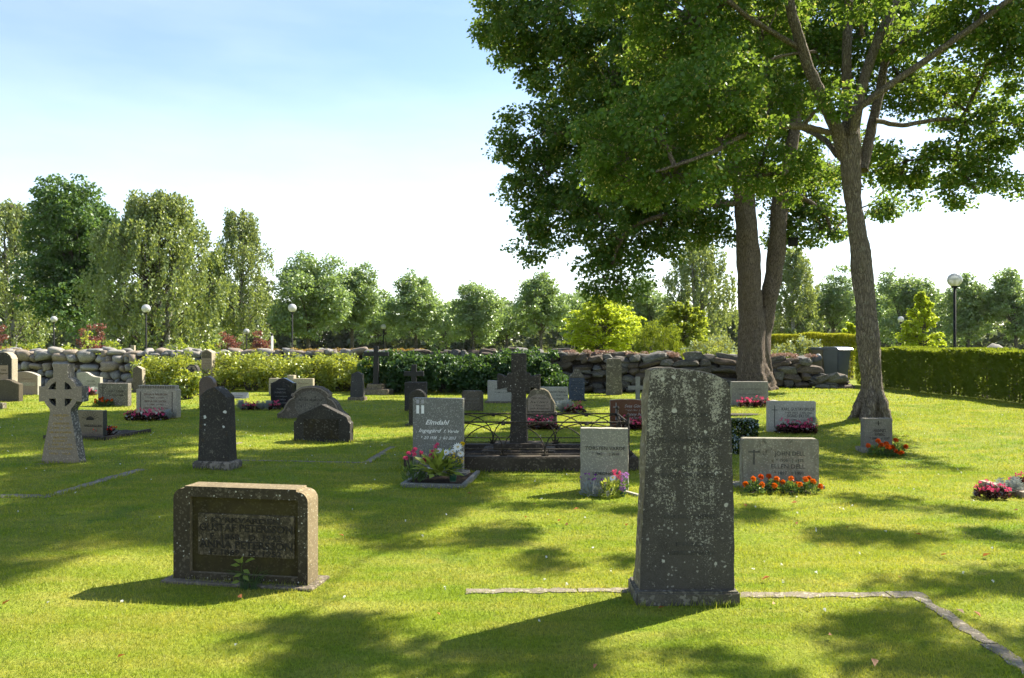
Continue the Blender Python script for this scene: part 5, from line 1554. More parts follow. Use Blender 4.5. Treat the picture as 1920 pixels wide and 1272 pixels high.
for (px, py, dd, rx, ry, rd) in [
    (940, 50, 0.6, 48, 40, 0.9), (955, 15, 0.0, 45, 40, 0.9), (965, 110, 0.4, 36, 26, 0.7), (958, 285, 0.4, 34, 36, 0.7), (965, 345, 0.6, 30, 28, 0.6), (1000, 460, 0.2, 34, 26, 0.6), (985, 410, 0.4, 30, 30, 0.6),
    (985, 55, 0.2, 75, 55, 1.1), (1075, 40, -0.6, 90, 70, 1.3), (1050, 125, 0.4, 85, 55, 1.2), (1150, 130, -0.8, 100, 80, 1.4), (1000, 255, 0.2, 65, 50, 1.0), (1075, 240, -0.4, 85, 60, 1.2),
    (1025, 330, 0.6, 75, 55, 1.1), (1110, 330, -0.6, 85, 60, 1.2), (1045, 410, 0.2, 70, 50, 1.0), (1130, 420, -0.4, 85, 55, 1.1), (1180, 470, -0.2, 70, 45, 0.9), (1130, 520, 0.0, 46, 50, 0.7), (1175, 535, 0.3, 32, 34, 0.6),
    (1240, 430, 0.2, 75, 50, 1.0), (1310, 400, 0.6, 80, 50, 1.1), (1220, 340, 0.4, 95, 70, 1.3), (1230, 220, -0.2, 100, 80, 1.4), (1320, 300, 1.0, 90, 60, 1.2), (1340, 180, 0.2, 95, 80, 1.4), (1240, 60, -0.4, 110, 80, 1.5),
    (1380, 60, 0.0, 110, 90, 1.5), (1450, 230, 1.6, 80, 70, 1.2), (1490, 130, 1.2, 95, 80, 1.4), (1500, 380, 1.4, 60, 40, 0.9), (1540, 430, 0.6, 46, 42, 0.8), (1470, 440, 1.6, 40, 36, 0.7), (1340, 445, 1.2, 44, 30, 0.7), (1560, 300, 1.8, 70, 60, 1.0), (1650, 380, 1.4, 40, 34, 0.6),
    (1060, -60, -0.2, 110, 70, 1.4), (1200, -80, -0.6, 120, 80, 1.5), (1350, -90, 0.0, 130, 90, 1.6), (1500, -60, 0.6, 120, 90, 1.5), (1150, -190, 0.0, 110, 70, 1.4), (1300, -220, 0.0, 130, 80, 1.5), (1450, -200, 0.4, 120, 80, 1.5), (1380, -330, 0.2, 120, 70, 1.4),
    (1160, 280, 1.6, 90, 70, 1.1), (1180, 390, 1.2, 80, 55, 1.0), (1290, 230, 2.0, 95, 80, 1.2), (1110, 110, 1.8, 90, 70, 1.1), (1400, 180, 2.4, 90, 80, 1.1), (1260, 350, 1.8, 85, 55, 1.0),
    (1130, 200, 2.2, 90, 80, 1.2), (1280, 120, 2.4, 110, 90, 1.4), (1420, 330, 2.4, 80, 55, 1.0)]:
    L2.append(pxl(px, py, D2 + dd, rx, ry, rd))
big_tree('linden_tree', 'old linden with two stout furrowed trunks growing beside the stone wall', B2, t2_limbs, L2, M['bark2'], M['lf_linden2'], M['lf_bract'],
         0.118, 120, 0.50, 1.65, 47, [(3.6, 0.68, 0.18), (4.4, 0.62, 0.17), (5.3, 0.66, 0.18), (6.0, 0.74, 0.18), (2.9, 0.62, 0.16), (0.6, 0.55, 0.16)], 0.80, 2)
nb = thing('nest_box', 'small dark wooden nest box fixed to the trunk of the old linden', 'nest box', at(1487, 455, D2 + 0.3))
box_obj('box', (0.24, 0.2, 0.22), (0, 0, 0), M['rubber'], nb, 0.005)
box_obj('roof', (0.30, 0.26, 0.025), (0, -0.01, 0.125), M['rubber'], nb, 0.004)

# trees beyond the wall
def far_tree(name, label, px, top, hw, d, kind, leafmat, bark, n=9000, L=0.18, cb=0.22, trunks=1, group='trees beyond the wall', seed=0, lean=0.0, W=None):
    r_ = np.random.default_rng(100 + seed)
    pr = random.Random(100 + seed)
    x = (px - CX) / F * d
    H = EYE + (HY - top) / F * d
    Rr = hw / F * d
    root = thing(name, label, 'tree', (x, d, gz(x, d)), 0, group)
    tk = MB()
    tr = max(0.10, H * 0.018)
    for k in range(trunks):
        ox = (k - (trunks - 1) / 2) * Rr * 0.28
        limb_tube(tk, [(ox * 0.3, 0, -0.1), (ox * 0.5, 0, H * 0.25), (ox + pr.uniform(-.15, .15), 0, H * 0.55), (ox * 1.3 + lean * Rr * 0.5, 0, H * 0.80)], [tr * 1.25, tr, tr * 0.6, tr * 0.15], 8, 3, 0.0, seed, 0.05)
    tk.obj('trunk', bark, root, True)
    n = int(n * 2.3); L *= (1.1 if kind == 'birch' else 1.05); hw *= 1.12; Rr = hw / F * d
    lf, tw = MB(), MB()
    W = W or L * 0.72
    if kind in ('round', 'maple', 'upright'):
        cz, rz = H * (1 + cb) / 2, H * (1 - cb) / 2
        K = 22 if kind == 'maple' else 16
        lobes = []
        for i in range(K):
            v = unit(r_.normal(size=(1, 3)))[0] * (0.30 + 0.42 * r_.random())
            lobes.append((np.array([v[0] * Rr + lean * Rr * v[2], v[1] * Rr, cz + v[2] * rz]), pr.uniform(0.30, 0.46)))
        per = 34
        zt = max(c[2] + rz * q * 0.9 for c, q in lobes); xt = max(abs(c[0]) + Rr * q for c, q in lobes)
        lobes = [(np.array([c[0] * Rr / xt, c[1] * Rr / xt, H * cb + (c[2] - H * cb) * (H * (1 - cb)) / (zt - H * cb)]), q * 1.12) for c, q in lobes]
        tot = sum(q * q for _, q in lobes)
        for c, q in lobes:
            k = max(4, int(n / per * q * q / tot))
            hgt = (c[2] - H * cb) / (H * (1 - cb))
            taper = (1.0 - 0.5 * max(0, hgt - 0.45)) if kind != 'upright' else (1.15 - 0.8 * hgt)
            cc = c * np.array([taper, taper, 1])
            cl = ellipsoid_points(k, cc, (Rr * q * taper, Rr * q * taper, rz * q * 0.9), 0.5, r_)
            spray(lf, cl, Rr * 0.13 + 0.12, per, L, W, 0.3 if kind == 'round' else 0.6, 0.9, flat=0.6, r=r_)
            limb_tube(tw, sag((lean * Rr * .2, 0, max(0.2, cb) * H * 0.95 + 0.25 * max(0, c[2] - cb * H)), cc, 0.10, 4, pr), [tr * 0.45, tr * 0.36, tr * 0.24, tr * 0.1], 5, 2)
    elif kind == 'birch':
        m = int(n / 42)
        for i in range(m):
            h = r_.random() ** 0.75
            env = Rr * (0.12 + 1.0 * math.sin(math.pi * min(1, (1 - h) * 0.80 + 0.06)) ** 0.75) * (0.85 + 0.3 * math.sin(h * 23 + seed) * 0.5)
            a = r_.random() * 2 * math.pi
            rad = env * math.sqrt(r_.random()) * 0.98
            z0 = H * (cb + (1 - cb) * h)
            c0 = np.array([math.cos(a) * rad + lean * Rr * h, math.sin(a) * rad, z0])
            drop = H * pr.uniform(0.07, 0.17) * (0.6 + 0.6 * rad / max(env, 0.01))
            t = r_.random(42)
            P = c0 + np.stack([0.16 * np.sin(a) * t + r_.normal(0, 0.11, 42), r_.normal(0, 0.11, 42), -drop * t], axis=1)
            P[:, 2] = np.maximum(P[:, 2], 0.3)
            tip = unit(np.stack([r_.normal(0, .5, 42), r_.normal(0, .5, 42), -np.ones(42)], axis=1))
            lf.leaves(P, tip, rand_dirs(42, 0.2, r_), L * (0.7 + 0.6 * r_.random(42)), W * (0.7 + 0.6 * r_.random(42)), 0.1)
            if i % 5 == 0:
                limb_tube(tw, sag((lean * Rr * h * 0.5, 0, max(0.3, z0 - rad * 0.9)), c0, 0.05, 4, pr), [tr * 0.3, tr * 0.22, tr * 0.13, tr * 0.05], 4, 1)
    elif kind in ('sprays', 'spire'):
        m = int(n / 60)
        for i in range(m):
            h = r_.random() ** (0.8 if kind == 'sprays' else 1.0)
            a = r_.random() * 2 * math.pi
            env = Rr * (math.sin(math.pi * min(0.97, 0.18 + 0.80 * h)) ** 0.7 if kind == 'sprays' else 1.05 * (1 - h) ** 0.75 + 0.10) * r_.uniform(0.70, 1.12)
            z0 = H * (cb + (0.80 - cb) * h)
            rise = (H * r_.uniform(0.05, 0.20)) if kind == 'sprays' else env * r_.uniform(0.5, 1.1)
            t = 0.30 + 0.70 * r_.random(60) ** 0.7
            out = np.stack([np.cos(a) * env * t, np.sin(a) * env * t, z0 + rise * np.sin(t * 2.0)], axis=1)
            side = r_.normal(0, 0.16 * env + 0.02, 60) * (1.15 - t)
            P = out + np.stack([-math.sin(a) * side, math.cos(a) * side, r_.normal(0, 0.05, 60)], axis=1)
            P[:, 2] = np.minimum(P[:, 2], H * 1.02)
            tip = unit(np.stack([math.cos(a) + r_.normal(0, .6, 60), math.sin(a) + r_.normal(0, .6, 60), r_.normal(-0.1, .4, 60)], axis=1))
            lf.leaves(P, tip, rand_dirs(60, 1.3, r_), L * (0.7 + 0.6 * r_.random(60)), W * (0.7 + 0.6 * r_.random(60)), 0.12)
            if i % 2 == 0:
                q = np.linspace(0, 0.95, 5)
                limb_tube(tw, np.stack([np.cos(a) * env * q, np.sin(a) * env * q, z0 + rise * np.sin(q * 2.0) - 0.02], axis=1), [tr * 0.28, tr * 0.22, tr * 0.16, tr * 0.1, tr * 0.04], 4, 1)
    if tw.n: tw.obj('branches', M['bark_bg'], root, False, 'stuff')
    lf.obj('crown', leafmat, root, False, 'stuff')
    return root

far_tree('birch_tree', 'grey-green birch at the edge of the trees, beside the tall bright maple', 22, 372, 80, 68, 'birch', M['lf_birch'], M['bark_birch'], 9500, 0.20, 0.02, 2, seed=1)
far_tree('maple_tree', 'tall bright green maple rising above the boulder wall', 148, 328, 92, 62, 'maple', M['lf_maple'], M['bark_bg'], 17000, 0.26, 0.03, seed=2)
far_tree('birch_tree', 'broad weeping birch with hanging olive foliage beside the maple', 298, 360, 118, 50, 'birch', M['lf_birch'], M['bark_birch'], 17500, 0.17, 0.02, 3, seed=3)
far_tree('birch_tree', 'slender weeping birch with an open pointed crown', 452, 393, 58, 66, 'birch', M['lf_birch'], M['bark_birch'], 8500, 0.17, 0.03, 1, seed=4)
far_tree('birch_tree', 'low drooping birch filling the gap between the taller birches', 392, 470, 40, 66, 'birch', M['lf_lime'], M['bark_birch'], 4200, 0.17, 0.0, 1, seed=44)
row = 'whitebeams in a row beyond the wall'
far_tree('whitebeam_tree', 'broad whitebeam with a full rounded crown right of the birches', 578, 474, 74, 58, 'round', M['lf_round'], M['bark_bg'], 10500, 0.18, 0.16, group=row, seed=5)
far_tree('whitebeam_tree', 'whitebeam crowding against the broad full-crowned one', 660, 488, 62, 62, 'round', M['lf_round'], M['bark_bg'], 8500, 0.18, 0.16, group=row, seed=6)
far_tree('whitebeam_tree', 'whitebeam with ragged top between a globe lamp and its rounder neighbour', 780, 508, 58, 66, 'round', M['lf_round'], M['bark_bg'], 7500, 0.19, 0.16, group=row, seed=7)
far_tree('whitebeam_tree', 'small round-headed whitebeam, its crown low and dense', 888, 526, 58, 68, 'round', M['lf_round'], M['bark_bg'], 7500, 0.19, 0.14, group=row, seed=8)
far_tree('whitebeam_tree', 'whitebeam standing free with a forked trunk left of the golden maple', 1014, 513, 54, 66, 'round', M['lf_round'], M['bark_bg'], 7500, 0.19, 0.22, group=row, seed=9)
for i_, (px_b, tp_, lb_) in enumerate(((722, 548, 'low whitebeam set back between the crowded and the ragged whitebeams'), (836, 556, 'low whitebeam set back between the ragged and the round-headed whitebeams'), (950, 552, 'low whitebeam set back left of the free-standing forked one'), (1075, 545, 'low whitebeam set back behind the golden maple'), (1640, 540, 'low whitebeam set back beside the lawn linden trunk'), (1760, 545, 'low whitebeam set back left of the tall globe lamp'))):
    far_tree('whitebeam_tree', lb_, px_b, tp_, 62, 86, 'round', M['lf_round'], M['bark_bg'], 3200, 0.27, 0.04, group=row, seed=70 + i_)
far_tree('golden_maple', 'young golden-leaved maple behind the wall', 1130, 553, 68, 40, 'sprays', M['lf_yellow'], M['bark_bg'], 7500, 0.13, 0.10, seed=10)
far_tree('birch_tree', 'bluish birch seen between the golden maple and the old linden', 1310, 452, 70, 74, 'birch', M['lf_birch'], M['bark_birch'], 8500, 0.20, 0.04, 2, seed=12)
far_tree('birch_tree', 'sunlit birch seen between the two linden trunks', 1487, 470, 48, 74, 'birch', M['lf_birch'], M['bark_birch'], 6500, 0.20, 0.03, 1, seed=13)
far_tree('whitebeam_tree', 'dark whitebeam behind the drooping linden boughs', 1222, 522, 46, 82, 'round', M['lf_round'], M['bark_bg'], 5500, 0.22, 0.1, group=row, seed=11)
far_tree('whitebeam_tree', 'whitebeam behind the wheeled bins', 1562, 502, 52, 78, 'round', M['lf_round'], M['bark_bg'], 6500, 0.21, 0.1, group=row, seed=15)
far_tree('whitebeam_tree', 'whitebeam behind the upright golden shrub', 1692, 508, 58, 72, 'round', M['lf_round'], M['bark_bg'], 7000, 0.20, 0.12, group=row, seed=16)
far_tree('whitebeam_tree', 'whitebeam behind the tall globe lamp', 1815, 514, 52, 68, 'round', M['lf_round'], M['bark_bg'], 7000, 0.20, 0.12, group=row, seed=17)
far_tree('whitebeam_tree', 'whitebeam beyond the boulder and the clipped hedge', 1905, 506, 54, 66, 'round', M['lf_round'], M['bark_bg'], 7000, 0.20, 0.12, group=row, seed=18)
far_tree('golden_tree', 'upright golden-leaved young tree behind the clipped hedge', 1728, 527, 36, 34, 'spire', M['lf_yellow'], M['bark_bg'], 3600, 0.11, 0.04, seed=19)
far_tree('fresh_maple', 'low fresh green maple bush above the stone wall', 1283, 570, 50, 36, 'sprays', M['lf_lime'], M['bark_bg'], 5200, 0.12, 0.06, seed=20)
far_tree('golden_tree', 'golden sapling peeping out beside the linden trunk and the bins', 1594, 596, 26, 30, 'spire', M['lf_yellow'], M['bark_bg'], 1500, 0.11, 0.05, seed=21)

# the far-off wood
wd = MB()
wr = np.random.default_rng(5)
for k in range(74):
    d = wr.uniform(105, 150)
    px = -80 + 2080 * (k + wr.random()) / 74
    top = 572 + 22 * math.sin(px * 0.009 + 1.0) + wr.uniform(-14, 14) - (40 if px < 480 else 0)
    x = (px - CX) / F * d
    H = EYE + (HY - top) / F * d
    Rr = wr.uniform(3.5, 6.0)
    cl = ellipsoid_points(38, (x, d, H * 0.46), (Rr, Rr * 0.8, H * 0.50), 0.5, wr)
    cl[:, 2] = np.maximum(cl[:, 2], 0.6)
    spray(wd, cl, 1.5, 26, 0.85, 0.66, 0.3, 0.8, flat=0.7, r=wr)
wd.obj('distant_wood', M['lf_wood'], None, False, 'stuff')
tag(bpy.data.objects['distant_wood'], 'hazy far-off wood along the horizon', 'wood')

# ------------------------------------------------------------------ shrubs and hedges
def bush(name, label, c, rad, k, per, L, W, mat, group=None, seed=0, up=0.6, droop=0.2, clump=0.22, lower=-0.35, cat='shrub', stems=5, shell=0.45):
    r_ = np.random.default_rng(300 + seed)
    pr = random.Random(300 + seed)
    x, y = c[0], c[1]
    root = thing(name, label, cat, (x, y, gz(x, y)), 0, group)
    mb = MB()
    pts = ellipsoid_points(k, (0, 0, rad[2] * 0.46), (rad[0], rad[1], rad[2] * 0.54), shell, r_, lower - 0.3)
    pts += r_.normal(0, 0.06, pts.shape) * rad[2]
    pts[:, 2] = np.maximum(pts[:, 2], 0.06)
    spray(mb, pts, clump, per, L, W, droop, up, flat=0.8, r=r_)
    mb.obj('foliage', mat, root, False, 'stuff')
    st = MB()
    for q in pts[:: max(1, len(pts) // (stems * 3))]:
        limb_tube(st, sag((q[0] * 0.25, q[1] * 0.25, 0), q, 0.06, 4, pr), [0.018, 0.014, 0.010, 0.004], 4, 1)
    st.obj('stems', M['bark_bg'], root, False, 'stuff')
    return root

sp_lab = 'yellow-green leafy shrub in the bank of shrubs along the boulder wall'
sp_labs = ['yellow-green shrub behind the slim brown stele', 'yellow-green shrub behind the octagonal-topped headstone', 'yellow-green shrub right of the pale carved obelisk stele', 'yellow-green shrub between the obelisk stele and the pale winged headstone',
           'yellow-green shrub rising behind the pale winged headstone', 'yellow-green shrub right of the pale winged headstone', 'yellow-green shrub left of the small dark tapering stele', 'yellow-green shrub behind the tall thin black cross']
for i, px in enumerate((295, 345, 420, 470, 530, 590, 640, 678)):
    d = 25.9 - 0.0012 * (px - 300)
    g = at(px, 640, d)
    bush('spirea_shrub', sp_labs[i], (g.x, d), (0.80 + 0.1 * (i % 3), 0.75, (1.12, 1.20, 1.22, 1.16, 1.20, 1.26, 1.22, 1.05)[i]), 95, 42, 0.095, 0.042, M['lf_spirea'], 'yellow-green shrubs along the wall', i, 0.9, 0.3, 0.20)
li_lab = 'dense dark green shrub in the shaded bank along the stone wall'
li_labs = ['dark green shrub right beside the tall thin black cross', 'dark green shrub behind the short black cross', 'dark green shrub right of the short black cross', 'dark green shrub behind the dark stepped-shoulder headstone',
           'dark green shrub behind the light grey rectangular headstone', 'dark green shrub behind the broad granite cross']
for i, px in enumerate((728, 782, 838, 892, 945, 1000)):
    d = 24.9 - 0.001 * (px - 700)
    g = at(px, 640, d)
    bush('lilac_shrub', li_labs[i], (g.x, d), (0.88, 0.70, (1.32, 1.28, 1.18, 1.22, 1.34, 1.36)[i]), 120, 44, 0.10, 0.07, M['lf_lilac'], 'dark shrubs along the wall', 20 + i, 0.7, 0.5, 0.20)
bush('lilac_shrub', 'low straggling end of the dark shrubs where the flat wall stones begin', (at(1045, 640, 23.9).x, 23.9), (0.55, 0.4, 0.62), 40, 40, 0.09, 0.065, M['lf_lilac'], None, 30, 0.7, 0.4, 0.16)
bush('lady_mantle', 'leafy green plant with yellow flower sprays before the octagonal headstone', (at(352, 640, 22.2).x, 22.2), (0.42, 0.35, 0.80), 36, 30, 0.10, 0.08, M['lf_spirea'], None, 31, 0.8, 0.2, 0.14, cat='plant')
bush('thuja_bush', 'rounded clipped golden thuja behind the wall', (at(1232, 640, 29).x, 29), (0.98, 0.8, 2.15), 240, 44, 0.10, 0.03, M['lf_thuja'], None, 32, 0.0, -0.9, 0.17, shell=0.8)
for i, (px, d, rx, h) in enumerate(((1318, 27, 0.62, 1.62), (1362, 27.4, 0.55, 1.58), (1470, 26.5, 0.40, 1.42), (1512, 26.6, 0.42, 1.62))):
    bush('rhododendron', ('sunlit rhododendron with glossy leaves left of the old linden behind the wall', 'sunlit rhododendron with glossy leaves left of the old linden behind the wall', 'small rhododendron right of the old linden behind the wall', 'rhododendron beside the wheeled bins')[i], (at(px, 640, d).x, d), (rx, 0.55, h), 75, 26, 0.11, 0.045, M['lf_rhodo'], 'rhododendrons behind the wall', 40 + i, 0.9, -0.4, 0.17, shell=0.75)
bush('flower_border', 'low orange-flowered border plants behind the wall', (at(1345, 640, 25.9).x, 25.9), (0.9, 0.3, 1.32), 50, 26, 0.07, 0.03, M['lf_hosta'], None, 46, 0.4, -0.5, 0.12)
for i, (px, top, d, rx) in enumerate(((182, 602, 34, 0.60), (433, 622, 40, 0.50), (487, 624, 40, 0.50), (-6, 600, 36, 0.45))):
    H_ = EYE + (HY - top) / F * d
    bush('purple_shrub', ('tall purple-leaved shrub above the boulder wall before the maple', 'purple-leaved shrub below the slender birch', 'purple-leaved shrub near the white marker post', 'purple-leaved shrub by the grey-green birch')[i], (at(px, 640, d).x, d), (rx, 0.5, H_), 48, 34, 0.11, 0.07, M['lf_red'], 'purple-leaved shrubs', 50 + i, 0.5, -0.4, 0.20)
lo_lab = 'low light green bush peeping over the boulder wall'
for i, px in enumerate((20, 62, 130, 165, 205, 345, 395)):
    d = 30.5
    bush('low_bush', lo_lab, (at(px, 640, d).x, d), (0.65, 0.5, 1.55 + 0.12 * math.sin(i * 2.3) + (0.22 if px in (165, 345) else 0)), 40, 30, 0.09, 0.05, M['lf_lime'], 'low bushes over the wall', 60 + i, 0.7, 0.0, 0.18)

def hedge(name, label, path, width, top, n, mat, L, W, seed):
    """a clipped hedge: sprays on its faces and inside, over its own woody stems"""
    r_ = np.random.default_rng(seed)
    root = thing(name, label, 'hedge', (path[0][0], path[0][1], gz(*path[0])))
    b = np.array([path[0][0], path[0][1], gz(*path[0])])
    mb, st = MB(), MB()
    segs = [(np.array(path[i]), np.array(path[i + 1])) for i in range(len(path) - 1)]
    Ls = [np.linalg.norm(q - p) for p, q in segs]
    for (p, q), Lg in zip(segs, Ls):
        m = int(n * Lg / sum(Ls))
        t = r_.random(m)[:, None]
        c = p + (q - p) * t
        dirv = (q - p) / Lg
        nv = np.array([-dirv[1], dirv[0]])
        face = r_.random(m)
        side = np.where(face < 0.42, -1.0, np.where(face < 0.60, 1.0, r_.uniform(-1, 1, m)))
        side = side * (1 - 0.22 * r_.random(m) ** 2)
        gzv = np.array([gz(a_, b_) for a_, b_ in c])
        hz = np.where(face < 0.60, r_.random(m) ** 0.9, 1 - 0.20 * r_.random(m) ** 2)
        bul = 0.06 * np.sin(t[:, 0] * Lg * 2.1 + hz * 3) + 0.04 * np.sin(t[:, 0] * Lg * 5.3 + seed)
        P = np.stack([c[:, 0] + nv[0] * side * (width / 2 + bul), c[:, 1] + nv[1] * side * (width / 2 + bul), gzv + 0.04 + hz * (top - gzv - 0.04 + bul * 0.6)], axis=1)
        out = np.stack([nv[0] * side, nv[1] * side, np.where(face < 0.6, 0.2, 1.0)], axis=1)
        tip = unit(out + 0.6 * r_.normal(size=(m, 3)) + [0, 0, 0.5])
        mb.leaves(P - b, tip, unit(rand_dirs(m, 0.0, r_) + 0.4 * out), L * (0.6 + 0.8 * r_.random(m)), W * (0.7 + 0.6 * r_.random(m)), 0.1)
        for s in np.arange(0.2, Lg, 0.22):
            for o_ in (-0.10, 0.10):
                cc = p + dirv * s + nv * (o_ * width + r_.uniform(-.05, .05))
                z0 = gz(cc[0], cc[1])
                st.tube([np.array([cc[0], cc[1], z0 - 0.05]) - b, np.array([cc[0] + r_.uniform(-.06, .06), cc[1] + r_.uniform(-.06, .06), z0 + (top - z0) * 0.86]) - b], [0.03, 0.015], 5)
    mb.obj('foliage', mat, root, False, 'stuff')
    st.obj('stems', M['bark_bg'], root, False, 'stuff')
    return root
hb, hm = ground(1606, 722), ground(1920, 757)
hedge('thuja_hedge', 'clipped green thuja hedge running along the right edge of the lawn', [(hb.x + 0.55, hb.y), (hm.x + 0.5, hm.y), (hm.x + 0.9, 9.0)], 1.05, 1.42, 92000, M['lf_thuja'], 0.090, 0.040, 71)
h0, h1 = at(1436, 640, 31), at(1615, 640, 29)
hedge('thuja_hedge', 'sunlit golden thuja hedge behind the wall and the wheeled bins', [(h0.x - 0.4, 31.0), (h1.x, 29.0)], 0.9, 1.92, 24000, M['lf_thujaY'], 0.10, 0.03, 72)
# loose upright shoots give the golden hedge a feathery top
# clipped box plant behind the tall slab
bx0 = ground(1394, 850)
r_ = np.random.default_rng(9)
root = thing('box_plant', 'small dark clipped box plant beside the tall lichened slab', 'shrub', bx0)
mb = MB()
m = 5200
P = r_.uniform(-1, 1, (m, 3)); P[:, 2] = (P[:, 2] + 1) / 2
k_ = np.argmax(np.abs(P * [1, 1, 0]), axis=1)
ii = np.arange(m) % 3
P[ii == 0, 0] = np.sign(P[ii == 0, 0]) * (1 - 0.15 * r_.random((ii == 0).sum()))
P[ii == 1, 1] = np.sign(P[ii == 1, 1]) * (1 - 0.15 * r_.random((ii == 1).sum()))
P[ii == 2, 2] = 1 - 0.15 * r_.random((ii == 2).sum())
P *= [0.17, 0.17, 0.50]
mb.leaves(P, rand_dirs(m, 0.4, r_), rand_dirs(m, 0.5, r_), 0.044, 0.026)
mb.obj('foliage', M['lf_box'], root, False, 'stuff')
MB().tube([(0, 0, -0.03), (0, 0, 0.42)], [0.05, 0.03], 6).obj('stem', M['bark_bg'], root)
gr = thing('dry_grass_tuft', 'tuft of tall dry grass stalks growing by the box plant', 'grass tuft', ground(1386, 832))
mb = MB()
for k in range(34):
    a = r_.random() * 6.28
    h = r_.uniform(0.3, 0.75)
    o_ = np.array([math.cos(a), math.sin(a), 0])
    mb.tube([o_ * 0.02, o_ * 0.06 + [0, 0, h * 0.6], o_ * (0.08 + 0.25 * r_.random()) + [0, 0, h]], [0.0025, 0.002, 0.001], 3)
mb.obj('stalks', plain_mat('straw', (0.36, 0.30, 0.14), 0.9), gr, False, 'stuff')

# ------------------------------------------------------------------ flowers
PLANT = {}
def flower_daisy(mb_p, mb_c, c, n, r, petals=13):
    n = np.asarray(n, float); n = n / np.linalg.norm(n)
    u = unit(np.cross(n, [0.3, 0.2, 0.9])[None])[0]; v = np.cross(n, u)
    for k in range(petals):
        a = 2 * math.pi * k / petals
        t = u * math.cos(a) + v * math.sin(a)
        mb_p.leaves([np.asarray(c) + t * r * 0.55], t[None] + n * 0.15, n[None], r * 0.95, r * 0.42, 0.05)
    d = rand_dirs(26, 0, rng); d = d[(d @ n) > -0.1]
    mb_c.leaves(np.asarray(c) + d * r * 0.22, d, rand_dirs(len(d), 0, rng), r * 0.22, r * 0.2, 0)
def pom(mb, c, r, n=34, up=0.5):
    d = rand_dirs(n, up, rng)
    mb.leaves(np.asarray(c) + d * r * 0.55, d + 0.5 * rng.normal(size=(n, 3)), rand_dirs(n, 0.6, rng), r * 0.85, r * 0.62, 0.2)
def dome(n, rx, rz, lo=0.02):
    d = rand_dirs(n, 0.35, rng); d[:, 2] = np.abs(d[:, 2])
    q = 0.45 + 0.55 * rng.random((n, 1)) ** 0.5
    P = d * q * [rx, rx, rz]
    P[:, 2] = np.maximum(P[:, 2], lo)
    return P, d
